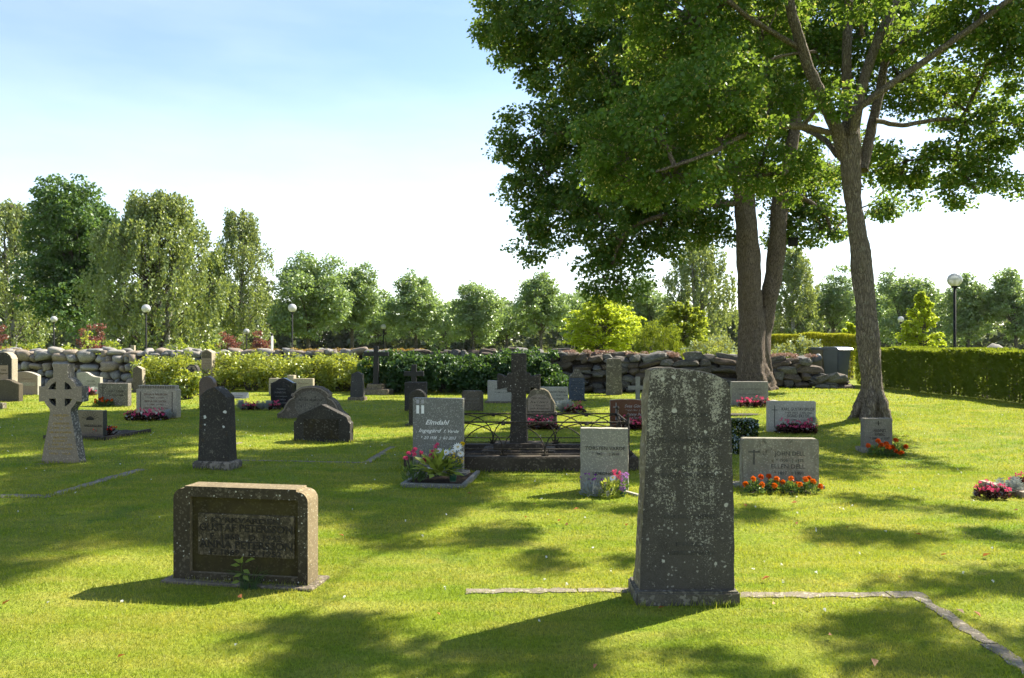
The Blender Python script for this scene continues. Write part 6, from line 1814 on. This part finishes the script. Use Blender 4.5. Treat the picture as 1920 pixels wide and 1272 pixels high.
def build_plant(kind, var):
    parts = []
    if kind in ('begonia', 'begonia_red'):
        f, b = MB(), MB()
        P, d = dome(110, 0.13, 0.15)
        f.leaves(P, d + [0, 0, 0.1], rand_dirs(110, 0.9), 0.055, 0.045)
        P, d = dome(16, 0.135, 0.20, 0.09)
        for p in P + [0, 0, 0.02]: pom(b, p, 0.026, 9, 0.4)
        parts = [('foliage', f.mesh('foliage'), M['lf_bego']), ('blossoms', b.mesh('blossoms'), M['fl_pink' if kind == 'begonia' else 'fl_red'])]
    elif kind == 'silver':
        f = MB()
        for k in range(44):
            a = rng.random() * 6.28; tilt = rng.uniform(0.1, 1.15); L = rng.uniform(0.14, 0.22)
            dv = np.array([math.cos(a) * math.sin(tilt), math.sin(a) * math.sin(tilt), math.cos(tilt)])
            sd = unit(np.cross(dv, [0, 0, 1.0])[None] + 1e-4)[0]
            f.leaves([dv * L * 0.5], dv[None], (np.cross(sd, dv))[None], L, 0.018, 0.1)
            for s in (0.45, 0.62, 0.78, 0.92):
                for sg in (-1, 1):
                    t_ = dv * 0.7 + sd * sg
                    f.leaves([dv * L * s + sd * sg * 0.018], t_[None], (np.cross(sd, dv))[None], 0.05, 0.016, 0.1)
        parts = [('foliage', f.mesh('foliage'), M['lf_silver'])]
    elif kind in ('marigold', 'marigold_rust'):
        f = MB()
        P, d = dome(240, 0.105, 0.13)
        f.leaves(P, d + 0.4 * rng.normal(size=d.shape), rand_dirs(240, 0.6), 0.042, 0.014)
        parts = [('foliage', f.mesh('foliage'), M['lf_garden'])]
        for k in range(4 if kind == 'marigold' else 5):
            b = MB()
            a = 2.4 * k + var; rr = 0.03 + 0.028 * k * 0.6
            c = np.array([math.cos(a) * rr * 1.5, math.sin(a) * rr, 0.135 + 0.025 * ((k * 7 + var) % 3) - rr * 0.9])
            pom(b, c, 0.035, 56, 0.6)
            parts.append(('blossom', b.mesh('blossom'), M['fl_orange' if (kind == 'marigold' and k != 1) else 'fl_darkorange']))
    elif kind == 'hosta':
        f = MB()
        for k in range(150):
            a = rng.random() * 6.28; tilt = rng.uniform(0.15, 1.35); L = rng.uniform(0.05, 0.10); rad = rng.uniform(0.06, 0.17)
            dv = np.array([math.cos(a) * math.sin(tilt), math.sin(a) * math.sin(tilt), math.cos(tilt)])
            f.leaves([dv * rad + [0, 0, 0.02]], (dv + [0, 0, -0.35])[None], (np.array([0, 0, 1.0]) + 0.3 * rng.normal(size=3))[None], L, 0.036, 0.15)
        parts = [('foliage', f.mesh('foliage'), M['lf_hosta'])]
    elif kind == 'carnation':
        f, b = MB(), MB()
        P, d = dome(150, 0.10, 0.16)
        f.leaves(P, d + [0, 0, 0.8], rand_dirs(150, 0.2), 0.075, 0.008)
        for k in range(7):
            a = rng.random() * 6.28; rr = rng.uniform(0.03, 0.12)
            c = np.array([math.cos(a) * rr, math.sin(a) * rr, rng.uniform(0.16, 0.24)])
            pom(b, c, 0.024, 26, 0.6); f.tube([(c[0] * 0.3, c[1] * 0.3, 0.02), c], 0.002, 3)
        parts = [('foliage', f.mesh('foliage'), M['lf_garden']), ('blossoms', b.mesh('blossoms'), M['fl_pink'])]
    elif kind == 'aster':
        f, b, c_ = MB(), MB(), MB()
        P, d = dome(240, 0.13, 0.17)
        f.leaves(P, d + [0, 0, 0.3], rand_dirs(240, 0.7), 0.042, 0.016)
        for k in range(7):
            a = rng.random() * 6.28; rr = rng.uniform(0.03, 0.13)
            c = np.array([math.cos(a) * rr, math.sin(a) * rr, rng.uniform(0.16, 0.25)])
            pom(b, c, 0.018, 16, 0.6); f.tube([(c[0] * 0.4, c[1] * 0.4, 0.02), c], 0.0018, 3)
        parts = [('foliage', f.mesh('foliage'), M['lf_silver']), ('blossoms', b.mesh('blossoms'), M['fl_purple'])]
    elif kind == 'leafy':
        f = MB()
        P, d = dome(150, 0.12, 0.17)
        f.leaves(P, d + [0, 0, 0.3], rand_dirs(150, 0.8), 0.05, 0.026)
        parts = [('foliage', f.mesh('foliage'), M['lf_hosta'])]
    for i, (nm, me, mt) in enumerate(parts):
        me.materials.append(mt)
    return parts
NAMES = {'begonia': 'begonia', 'begonia_red': 'begonia', 'silver': 'silver_ragwort', 'marigold': 'marigold', 'marigold_rust': 'marigold', 'hosta': 'leafy_plant', 'carnation': 'carnation', 'aster': 'aster', 'leafy': 'leafy_plant'}
def plant(kind, loc, label, group=None, sc=1.0):
    var = random.randrange(3)
    if (kind, var) not in PLANT: PLANT[(kind, var)] = build_plant(kind, var)
    root = thing(NAMES[kind], label, 'flower' if kind not in ('silver', 'hosta', 'leafy') else 'plant', loc, random.uniform(0, 6.28), group)
    root.scale = (sc, sc, sc * random.uniform(0.9, 1.1))
    for nm, me, mt in PLANT[(kind, var)]:
        o = bpy.data.objects.new(nm, me)
        link(o, root)
        if nm != 'blossom': o['kind'] = 'stuff'
    return root
def bed_row(where, x0, x1, y, spec, sc=1.0, dy=3):
    """plants in a row between two pixels; spec: (kind, label)"""
    n = len(spec)
    for i, (kind, off) in enumerate(spec):
        px = x0 + (x1 - x0) * (i + 0.5) / n
        g = ground(px, y + off)
        nm = {'begonia': 'pink begonia', 'begonia_red': 'red begonia', 'silver': 'silver-leaved ragwort', 'marigold': 'orange marigold', 'marigold_rust': 'rust-orange marigold'}[kind]
        plant(kind, g, nm + ' planted ' + where, nm + ' ' + where, sc)

B_, S_ = ('begonia', 0), ('silver', -4)
bed_row('before the cream fluted Nilsson headstone', 240, 322, 788, [B_, ('begonia', 1), B_, ('begonia', 1), B_, ('silver', -2)], 1.15)
bed_row('behind the begonias at the cream fluted headstone', 275, 330, 785, [S_, S_, S_], 1.25)
bed_row('beside the speckled grey headstone', 176, 214, 762, [('marigold', 0), ('marigold_rust', 0), ('marigold', 0)], 1.2)
bed_row('in the kerb before the rising-sun headstone', 160, 182, 818, [('begonia', 0), ('begonia', -1)], 1.0)
bed_row('in the dark kerb before the rising-sun headstone', 180, 206, 820, [('begonia_red', 0), ('begonia_red', 0)], 1.25)
bed_row('at the right end of the dark kerb', 206, 218, 818, [('silver', 0)], 0.7)
bed_row('before the rose granite headstone', 42, 56, 740, [('begonia', 0), ('begonia', 0)], 1.3)
bed_row('beside the begonias at the rose granite headstone', 56, 68, 739, [('silver', 0)], 1.5)
bed_row('before the wavy-topped white headstone', 160, 174, 742, [('begonia', 0), ('begonia', 0)], 1.2)
bed_row('beside the begonias at the wavy-topped headstone', 174, 184, 741, [('silver', 0)], 1.4)
bed_row('before the polished black headstone', 446, 522, 769, [('silver', 0), ('begonia', 0), ('begonia', 0), ('silver', 0), ('silver', 0), ('begonia', 0)], 1.15)
bed_row('before the round-shouldered beige headstone', 990, 1040, 806, [('begonia', 0), ('begonia', -1), ('begonia', 0), ('begonia', 0)], 1.2)
bed_row('close against the round-shouldered beige headstone', 985, 1040, 801, [('silver', 0), ('silver', 0), ('silver', 0)], 1.3)
bed_row('before the Bäckstrand headstone', 1048, 1072, 774, [('silver', 0), ('silver', 0)], 1.5)
bed_row('right of the silver leaves at the Bäckstrand headstone', 1062, 1094, 775, [('begonia', 0), ('begonia', -1)], 1.2)
bed_row('before the red granite headstone', 1166, 1222, 806, [B_, B_, B_, B_], 1.2)
bed_row('close against the red granite headstone', 1168, 1222, 800, [('silver', 0), ('silver', 0), ('silver', 0)], 1.4)
bed_row('before the plain granite headstone by the old linden', 1390, 1440, 764, [B_, B_, B_, B_], 1.3)
bed_row('before the Eklöf headstone', 1462, 1526, 813, [B_, B_, B_, B_, B_], 1.1)
bed_row('close against the Eklöf headstone', 1462, 1526, 808, [('silver', 0), ('silver', 0), ('silver', 0), ('silver', 0)], 1.25)
bed_row('before the small headstone by the linden', 1636, 1690, 856, [('marigold_rust', 0), ('marigold_rust', 0), ('marigold_rust', 0)], 1.35)
dl, _, _ = grave_bed('strip of dark soil planted with marigolds before the Dell headstone', 1392, 1540, 927, 918, M['s_dell'], 0.03, -3.0, 0.0)
bed_row('before the stained Dell headstone', 1398, 1536, 925, [('marigold', 0), ('marigold', -2), ('marigold', 0), ('marigold', -1)], 1.08)
# right edge bed
rb, rW, rD = grave_bed('low reddish stone kerb with begonias at the edge of the lawn', 1916, 2000, 936, 916, M['s_rose'], 0.07, 3.0, 0.09)
bed_row('at the reddish stone kerb', 1838, 1880, 934, [('begonia', 0), ('begonia', 1)], 1.0)
bed_row('between the begonias at the reddish stone kerb', 1876, 1915, 928, [('silver', 0), ('silver', 0)], 0.9)
bed_row('inside the reddish stone kerb', 1905, 1930, 920, [('begonia', 0)], 1.0)
# white-script stone: carnations, leafy plant, vase bouquet
def bed_pt(px, py): 
    g = ground(px, py); g.z += 0.03; return g
plant('carnation', bed_pt(776, 907), 'pink carnations with grey-green leaves in the granite kerb frame', None, 1.55)
plant('hosta', bed_pt(822, 908), 'spreading yellow-green leafy plant in the granite kerb frame', None, 1.9)
vz = bed_pt(849, 907)
vase = thing('flower_vase', 'green plastic vase of white daisies and yellow flowers before the white-script headstone', 'bouquet', vz)
pm = MB(); pm.tube([(0, 0, -0.03), (0, 0, 0.02), (0, 0, 0.13), (0, 0, 0.135)], [0.024, 0.03, 0.045, 0.040], 14)
pm.obj('vase', M['pot'], vase, True)
vase.scale = (1.3, 1.3, 1.12)
stm, dp, dc, yl, pk = MB(), MB(), MB(), MB(), MB()
for (x, z, y, r) in ((0.045, 0.36, -0.02, 0.048), (-0.06, 0.30, 0.0, 0.040), (-0.09, 0.28, 0.02, 0.040), (-0.13, 0.315, 0.02, 0.036), (0.0, 0.305, 0.03, 0.036), (-0.10, 0.25, -0.03, 0.032), (0.07, 0.285, 0.0, 0.036)):
    nrm = np.array([x * 2, -1.0, 0.35 if x > 0.03 else 0.8])
    flower_daisy(dp, dc, (x, y, z), nrm, r)
    stm.tube([(0, 0, 0.12), (x * 0.5, y, z * 0.7), (x, y + 0.01, z)], 0.0025, 3)
for k in range(34):
    c = np.array([rng.uniform(-0.04, 0.10), rng.uniform(-0.05, 0.05), rng.uniform(0.17, 0.30)])
    pom(yl, c, 0.013, 8, 0.3)
pom(yl, (0.085, 0.02, 0.385), 0.03, 30)
for (x, z) in ((-0.16, 0.36), (-0.18, 0.31), (-0.13, 0.23), (-0.17, 0.24), (-0.20, 0.27), (-0.14, 0.38)):
    pom(pk, (x, 0.0, z), 0.026, 22); stm.tube([(0, 0, 0.12), (x, 0, z)], 0.002, 3)
P, d = dome(90, 0.11, 0.14)
stm.leaves(P + [0, 0, 0.12], d + [0, 0, .2], rand_dirs(90, .5), 0.05, 0.016)
stm.obj('stems', M['lf_garden'], vase, False, 'stuff')
dp.obj('daisy_petals', M['fl_white'], vase, False, 'stuff'); dc.obj('daisy_centres', M['fl_yellow'], vase, False, 'stuff')
yl.obj('yellow_blossoms', M['fl_yellow'], vase, False, 'stuff'); pk.obj('pink_blossoms', M['fl_pink'], vase, False, 'stuff')
# Torsten Varde: asters, leafy plant, pot of phlox
plant('aster', ground(1108, 930), 'purple asters with pale leaves before the Torsten Varde headstone', None, 0.95)
plant('aster', ground(1126, 931), 'pale-leaved aster with small buds in the middle of the Torsten Varde planting', None, 0.8)
plant('leafy', ground(1145, 931), 'yellow-green leafy plant before the Torsten Varde headstone', None, 1.15)
pz = ground(1166, 931)
vase = thing('flower_vase', 'green pot of red and violet phlox before the Torsten Varde headstone', 'bouquet', pz)
MB().tube([(0, 0, -0.02), (0, 0, 0.02), (0, 0, 0.09), (0, 0, 0.095)], [0.03, 0.035, 0.048, 0.042], 14).obj('pot', M['pot'], vase, True)
ph_r, ph_v, ph_w, ph_c, stm = MB(), MB(), MB(), MB(), MB()
for k in range(26):
    pom(ph_r, (rng.uniform(-0.10, -0.01), rng.uniform(-0.03, 0.03), rng.uniform(0.18, 0.28)), 0.017, 9)
    pom(ph_v, (rng.uniform(-0.01, 0.07), rng.uniform(-0.04, 0.03), rng.uniform(0.11, 0.25)), 0.018, 9)
for k in range(9): pom(ph_v, (rng.uniform(-0.04, 0.02), rng.uniform(-0.07, -0.05), rng.uniform(0.06, 0.11)), 0.018, 9)
flower_daisy(ph_w, ph_c, (-0.10, -0.03, 0.20), (-0.4, -0.6, 0.7), 0.042, 15)
P, d = dome(60, 0.08, 0.10)
stm.leaves(P + [0, 0, 0.08], d, rand_dirs(60, .5), 0.05, 0.014)
stm.obj('stems', M['lf_garden'], vase, False, 'stuff'); ph_r.obj('red_blossoms', M['fl_pink'], vase, False, 'stuff'); ph_v.obj('violet_blossoms', M['fl_violet'], vase, False, 'stuff')
ph_w.obj('daisy_petals', M['fl_white'], vase, False, 'stuff'); ph_c.obj('daisy_centre', M['fl_yellow'], vase, False, 'stuff')
kb = thing('stone_strip', 'narrow pale stone strip beside the pot of phlox', 'grave border', ground(1181, 927), R(-60))
box_obj('strip', (0.30, 0.05, 0.05), (0, 0, 0), M['s_white'], kb, 0.005)
# sapling and grass at the foot of the low mossy stone
sg = ground(456, 1106)
sap = thing('sapling', 'small green sapling sprouting at the foot of the low mossy headstone', 'plant', sg)
st, lf, tf = MB(), MB(), MB()
limb_tube(st, [(0, 0, -0.02), (0.01, 0, 0.07), (-0.01, -0.01, 0.14), (0.0, 0, 0.19)], [0.004, 0.0035, 0.003, 0.0015], 4, 3)
limb_tube(st, [(0.02, 0, -0.02), (0.06, 0.01, 0.08), (0.09, 0.02, 0.15)], [0.003, 0.002, 0.001], 4, 3)
for (x, y, z, dx, dz) in ((-0.05, -0.01, 0.165, -1, 0.1), (-0.03, -0.02, 0.10, -1, -0.3), (0.03, -0.02, 0.125, 1, -0.4), (0.035, 0, 0.19, 1, 0.4), (0.0, -0.02, 0.205, 0.3, 0.9), (-0.035, 0.0, 0.19, -0.9, 0.5), (-0.045, -0.02, 0.055, -1, -0.2), (0.03, -0.03, 0.085, 0.8, -0.5), (0.055, 0.0, 0.20, 1, 0.2)):
    lf.leaves([(x, y, z)], np.array([[dx, -0.3, dz]]), np.array([[0.1, -0.5, 0.8]]), 0.060, 0.034, 0.15)
for k in range(46):
    a = rng.uniform(-0.9, 0.9); h = rng.uniform(0.06, 0.17)
    bx_ = rng.uniform(-0.02, 0.10)
    tf.tube([(bx_, 0, 0), (bx_ + a * h * 0.4, -0.01, h * 0.7), (bx_ + a * h * 1.1, -0.03, h * 0.85)], [0.002, 0.0018, 0.0006], 3)
st.obj('stem', M['stem'], sap, True); lf.obj('leaves', M['lf_lime'], sap, False, 'stuff'); tf.obj('grass_tuft', M['lf_garden'], sap, False, 'stuff')

# ------------------------------------------------------------------ lamps, bins and other small things
def lamp(px, py, dia, label):
    d = 0.45 * F / dia
    x = (px - CX) / F * d
    zc = EYE - (py - HY) / F * d
    g = gz(x, d)
    root = thing('lamp_post', label, 'street lamp', (x, d, g), 0, 'globe lamps beyond the wall')
    MB().tube([(0, 0, -0.1), (0, 0, 0.9), (0, 0, 0.92), (0, 0, zc - g - 0.24)], [0.065, 0.06, 0.045, 0.040], 12).obj('pole', M['pole'], root, True)
    MB().tube([(0, 0, zc - g - 0.27), (0, 0, zc - g - 0.23), (0, 0, zc - g - 0.17)], [0.06, 0.10, 0.09], 14).obj('collar', M['pole'], root, True)
    bm = bmesh.new(); bmesh.ops.create_uvsphere(bm, u_segments=24, v_segments=14, radius=0.225)
    gl = bm_obj('globe', bm, M['globe'], root, True); gl.location = (0, 0, zc - g)
    rf = MB().tube([(0, 0, -0.15), (0, 0, -0.02), (0, 0, 0.0), (0, 0, 0.05)], [0.03, 0.03, 0.13, 0.14], 14).obj('reflector', M['steel'], gl, True)
    return root
for q in ((101, 599, 12, 'slim globe lamp before the tall maple'), (274, 579, 16, 'globe lamp before the broad weeping birch'), (548, 578, 16, 'globe lamp before the broad full-crowned whitebeam'), (462, 622, 11, 'small distant globe lamp below the slender birch'),
          (719, 613, 10, 'distant globe lamp left of the ragged whitebeam'), (1790, 525, 26, 'tall globe lamp on a black pole behind the clipped hedge'), (1689, 599, 11, 'distant globe lamp beside the upright golden tree')):
    lamp(*q)
d = 38.0
mp = thing('marker_post', 'short white post with a dark cap standing behind the wall', 'post', (at(510, 640, d).x, d, 0))
hz = EYE - (630 - HY) / F * d
MB().tube([(0, 0, -0.1), (0, 0, hz)], 0.055, 10).obj('post', M['fl_white'], mp, True)
MB().tube([(0, 0, hz), (0, 0, hz + 0.12)], 0.06, 10).obj('cap', M['pole'], mp, True)

def wheelie_bin(px, d, label, mat, w=0.58, h=1.05, rz=0.0):
    x = (px - CX) / F * d
    root = thing('wheeled_bin', label, 'bin', (x, d, gz(x, d)), rz, 'wheeled bins at the wall end')
    bm = bmesh.new()
    lo = [bm.verts.new((sx * w * 0.41, sy * 0.28, 0.10)) for sx, sy in ((-1, -1), (1, -1), (1, 1), (-1, 1))]
    hi = [bm.verts.new((sx * w * 0.5, sy * 0.36, h)) for sx, sy in ((-1, -1), (1, -1), (1, 1), (-1, 1))]
    bm.faces.new(lo); bm.faces.new(hi)
    for i in range(4): bm.faces.new((lo[i], lo[(i + 1) % 4], hi[(i + 1) % 4], hi[i]))
    bmesh.ops.recalc_face_normals(bm, faces=bm.faces)
    bmesh.ops.bevel(bm, geom=list(bm.edges), offset=0.03, segments=2, affect='EDGES')
    bm_obj('body', bm, mat, root)
    box_obj('rim', (w + 0.06, 0.78, 0.05), (0, 0, h - 0.02), mat, root, 0.015)
    bm = bmesh.new()
    pr = [(-0.43, 0.0), (0.42, 0.0), (0.40, 0.05), (0.25, 0.085), (-0.20, 0.085), (-0.36, 0.055)]
    a_ = [bm.verts.new((-w / 2 - 0.04, y, h + 0.012 + z)) for y, z in pr]
    b_ = [bm.verts.new((w / 2 + 0.04, y, h + 0.012 + z)) for y, z in pr]
    bm.faces.new(a_); bm.faces.new(b_)
    for i in range(len(pr)): bm.faces.new((a_[i], a_[(i + 1) % len(pr)], b_[(i + 1) % len(pr)], b_[i]))
    ld = bm_obj('lid', bm, M['binlid'], root)
    MB().tube([(-w * 0.3, -0.45, h - 0.01), (w * 0.3, -0.45, h - 0.01)], 0.018, 8).obj('handle', M['binlid'], root, True)
    for sx in (-1, 1):
        wh = MB().tube([(sx * w * 0.40, 0.30, 0.10), (sx * (w * 0.40 + 0.05), 0.30, 0.10)], 0.10, 14).obj('wheel', M['rubber'], root)
    return root
wheelie_bin(1568, 25.4, 'grey wheeled rubbish bin standing behind the end of the wall', M['bin'], 0.54, 1.14, R(22))
wheelie_bin(1542, 26.0, 'brown-fronted wheeled bin beside the grey bin', M['bin2'], 0.58, 1.12, R(18))
bk = thing('flower_can', 'dark watering can lying tilted on the end of the stone wall', 'can', at(1531, 672, 24.2), 0)
MB().tube([(-0.13, 0, -0.05), (-0.11, 0, -0.05), (0.10, 0, 0.04), (0.12, 0, 0.05)], [0.06, 0.11, 0.12, 0.10], 14).obj('can', M['bin'], bk, True)
bld = thing('boulder', 'pale rounded boulder behind the clipped hedge', 'boulder', (at(1865, 640, 34).x, 34, 0))
bm = bmesh.new(); bmesh.ops.create_icosphere(bm, subdivisions=4, radius=1.0)
for v in bm.verts: v.co = Vector((v.co.x * 0.75, v.co.y * 0.9, v.co.z * 1.50)) * (1 + 0.16 * mnoise.noise(v.co * 1.4) + 0.05 * mnoise.noise(v.co * 5))
bm_obj('rock', bm, M['field'][0], bld, True)
sc_ = thing('boulder', 'small white stone lying on the lawn behind the Eklöf headstone', 'boulder', ground(1451, 759))
bm = bmesh.new(); bmesh.ops.create_icosphere(bm, subdivisions=3, radius=0.14)
for v in bm.verts: v.co = Vector((v.co.x * 1.3, v.co.y, v.co.z * 0.8)) * (1 + 0.2 * mnoise.noise(v.co * 9))
bm_obj('rock', bm, M['s_white'], sc_, True)

# ------------------------------------------------------------------ grass blades, clover, fallen leaves
def free_mask(x, y):
    ok = np.ones(len(x), bool)
    for cx_, cy_, a, hx, hy in EXCL:
        dx, dy = x - cx_, y - cy_
        u = dx * math.cos(a) + dy * math.sin(a)
        v = -dx * math.sin(a) + dy * math.cos(a)
        ok &= ~((np.abs(u) < hx) & (np.abs(v) < hy))
    return ok
def gz_np(x, y):
    def ss(a, b, q):
        t = np.clip((q - a) / (b - a), 0, 1); return t * t * (3 - 2 * t)
    rise = 0.22 * ss(2.5, 8.5, x) * ss(10.5, 16.5, y)
    und = 0.012 * np.sin(x * 0.9 + 0.6 * y) + 0.010 * np.sin(1.7 * y - 0.5 * x + 1.0)
    return rise + und * ss(4.0, 9.0, y) * (1 - ss(40, 60, y))
V, Fc = [], []
base = 0
for d0, d1, dens, w, h in ((3.2, 4.6, 9500, 0.0040, 0.019), (4.6, 6.5, 5800, 0.0052, 0.020), (6.5, 10, 2800, 0.0075, 0.022), (10, 18, 950, 0.013, 0.025), (18, 24, 180, 0.028, 0.03)):
    area = 0.72 * (d1 * d1 - d0 * d0) + 2.0 * (d1 - d0)
    n = int(area * dens)
    y = np.sqrt(rng.random(n) * (d1 ** 2 - d0 ** 2) + d0 ** 2)
    x = (rng.random(n) * 2 - 1) * (0.72 * y + 1.0)
    x = np.clip(x, -30, 11.3)
    ok = free_mask(x, y) & (np.sin(x * 3.1 + 1.7 * np.sin(y * 2.3)) * np.sin(y * 3.7 + np.sin(x * 2.9)) + rng.random(n) * 1.9 > 0.15)
    x, y = x[ok], y[ok]
    n = len(x)
    z = gz_np(x, y)
    a = rng.random(n) * 2 * math.pi
    hh = h * (0.55 + 0.9 * rng.random(n))
    ww = w * (0.7 + 0.6 * rng.random(n))
    lean = hh * (0.2 + 0.9 * rng.random(n))
    la = rng.random(n) * 2 * math.pi
    bx_, by_ = np.cos(a) * ww / 2, np.sin(a) * ww / 2
    v = np.stack([np.stack([x - bx_, y - by_, z - 0.004], 1), np.stack([x + bx_, y + by_, z - 0.004], 1),
                  np.stack([x + np.cos(la) * lean, y + np.sin(la) * lean, z + hh], 1)], axis=1).reshape(-1, 3)
    V.append(v)
    Fc.append(np.arange(3 * n).reshape(n, 3) + base)
    base += 3 * n
# longer untrimmed blades where the mower cannot reach, against stones, kerbs and trunks
tuft = []
for cx_, cy_, a, hx, hy in EXCL + [(B1.x, B1.y, 0, 0.34, 0.34), (B2.x, B2.y, 0, 0.6, 0.6)]:
    if cy_ > 20 or hy < 0.035: continue
    per_ = 4 * (hx + hy)
    n = int(per_ * (420 if cy_ < 7 else 200))
    s_ = rng.random(n) * per_
    e = 0.004 + np.abs(rng.normal(0, 0.022, n))
    u = np.where(s_ < 2 * hx, s_ - hx, np.where(s_ < 4 * hx, s_ - 3 * hx, np.where(s_ < 4 * hx + 2 * hy, -hx - e, hx + e)))
    v = np.where(s_ < 2 * hx, -hy - e, np.where(s_ < 4 * hx, hy + e, (s_ - 4 * hx) % (2 * hy) - hy))
    tuft.append(np.stack([cx_ + u * math.cos(a) - v * math.sin(a), cy_ + u * math.sin(a) + v * math.cos(a)], 1))
tuft = np.concatenate(tuft)
n = len(tuft)
x, y = tuft[:, 0], tuft[:, 1]
keep = np.sin(x * 7 + 2 * np.sin(y * 5)) + rng.random(n) * 2 > 0.6
x, y = x[keep], y[keep]; n = len(x)
z = gz_np(x, y)
a = rng.random(n) * 2 * math.pi; la = rng.random(n) * 2 * math.pi
hh = rng.uniform(0.02, 0.062, n); ww = np.where(y < 7, 0.005, 0.009); lean = hh * rng.uniform(0.1, 0.8, n)
V.append(np.stack([np.stack([x - np.cos(a) * ww / 2, y - np.sin(a) * ww / 2, z - 0.004], 1), np.stack([x + np.cos(a) * ww / 2, y + np.sin(a) * ww / 2, z - 0.004], 1), np.stack([x + np.cos(la) * lean, y + np.sin(la) * lean, z + hh], 1)], axis=1).reshape(-1, 3))
Fc.append(np.arange(3 * n).reshape(n, 3) + base)
base += 3 * n
grass = mesh_obj('grass', np_mesh('grass', np.concatenate(V), np.concatenate(Fc)), M['blades'], None, False, 'stuff')
tag(grass, 'short mown grass of the churchyard lawn', 'grass')
print('grass blades', base // 3)
cv = MB()
n = 210
y = np.sqrt(rng.random(n) * (16 ** 2 - 3.6 ** 2) + 3.6 ** 2); x = (rng.random(n) * 2 - 1) * 0.7 * y
ok = free_mask(x, y); x, y = x[ok], y[ok]
P = np.stack([x, y, gz_np(x, y) + 0.026], 1)
for _ in range(4):
    m = len(P)
    cv.leaves(P + rng.normal(0, 0.004, P.shape), rand_dirs(m, 0.3), rand_dirs(m, 0.8), 0.016, 0.012)
cvo = cv.obj('clover_flowers', M['fl_white'], None, False, 'stuff')
tag(cvo, 'tiny white clover flowers dotted over the lawn', 'clover')
dm = MB().leaves([(0, 0, 0)], np.array([[1.0, 0, 0.15]]), np.array([[0, 0.2, 1.0]]), 0.055, 0.032, 0.35).mesh('fallen_leaf')
dm.materials.append(M['dry'])
LR = random.Random(3)
for (px, py) in ((450, 1127), (12, 1138), (228, 1240), (1002, 950), (1080, 960), (1175, 990), (1049, 982), (1398, 953), (1489, 948), (1494, 987), (1588, 995), (1800, 1155), (1640, 1253), (1116, 1260), (1350, 1008), (1770, 1047), (1850, 1048), (1905, 962), (822, 1160), (985, 975), (1436, 1092), (1686, 1090), (1556, 1200), (1062, 990), (640, 1010), (880, 930), (1722, 1008), (1240, 1148), (1832, 1160), (1450, 1140)):
    g = ground(px, py)
    o = bpy.data.objects.new('fallen_leaf', dm)
    link(o)
    o.location = g + Vector((0, 0, 0.028))
    o.rotation_euler = (LR.uniform(-0.5, 0.5), LR.uniform(-0.5, 0.5), LR.uniform(0, 6.28))
    o.scale = (LR.uniform(0.6, 1.2),) * 3
    tag(o, 'small curled brown leaf fallen on the mown lawn', 'leaf', 'fallen leaves on the lawn')

# ------------------------------------------------------------------ summer haze over the whole place
hz_m = bpy.data.materials.new('haze')
hz_m.use_nodes = True
hn = hz_m.node_tree.nodes
hn.clear()
h_out = hn.new('ShaderNodeOutputMaterial')
h_vol = hn.new('ShaderNodeVolumePrincipled')
h_vol.inputs['Color'].default_value = (0.86, 0.92, 1.0, 1)
h_vol.inputs['Density'].default_value = 0.00007
h_vol.inputs['Anisotropy'].default_value = 0.2
hz_m.node_tree.links.new(h_vol.outputs[0], h_out.inputs['Volume'])
haze = MB().box((0, 60, 9.0), (520, 300, 22.0)).obj('haze', hz_m, None, False, 'stuff')
tag(haze, 'thin summer haze hanging over the churchyard', 'haze')
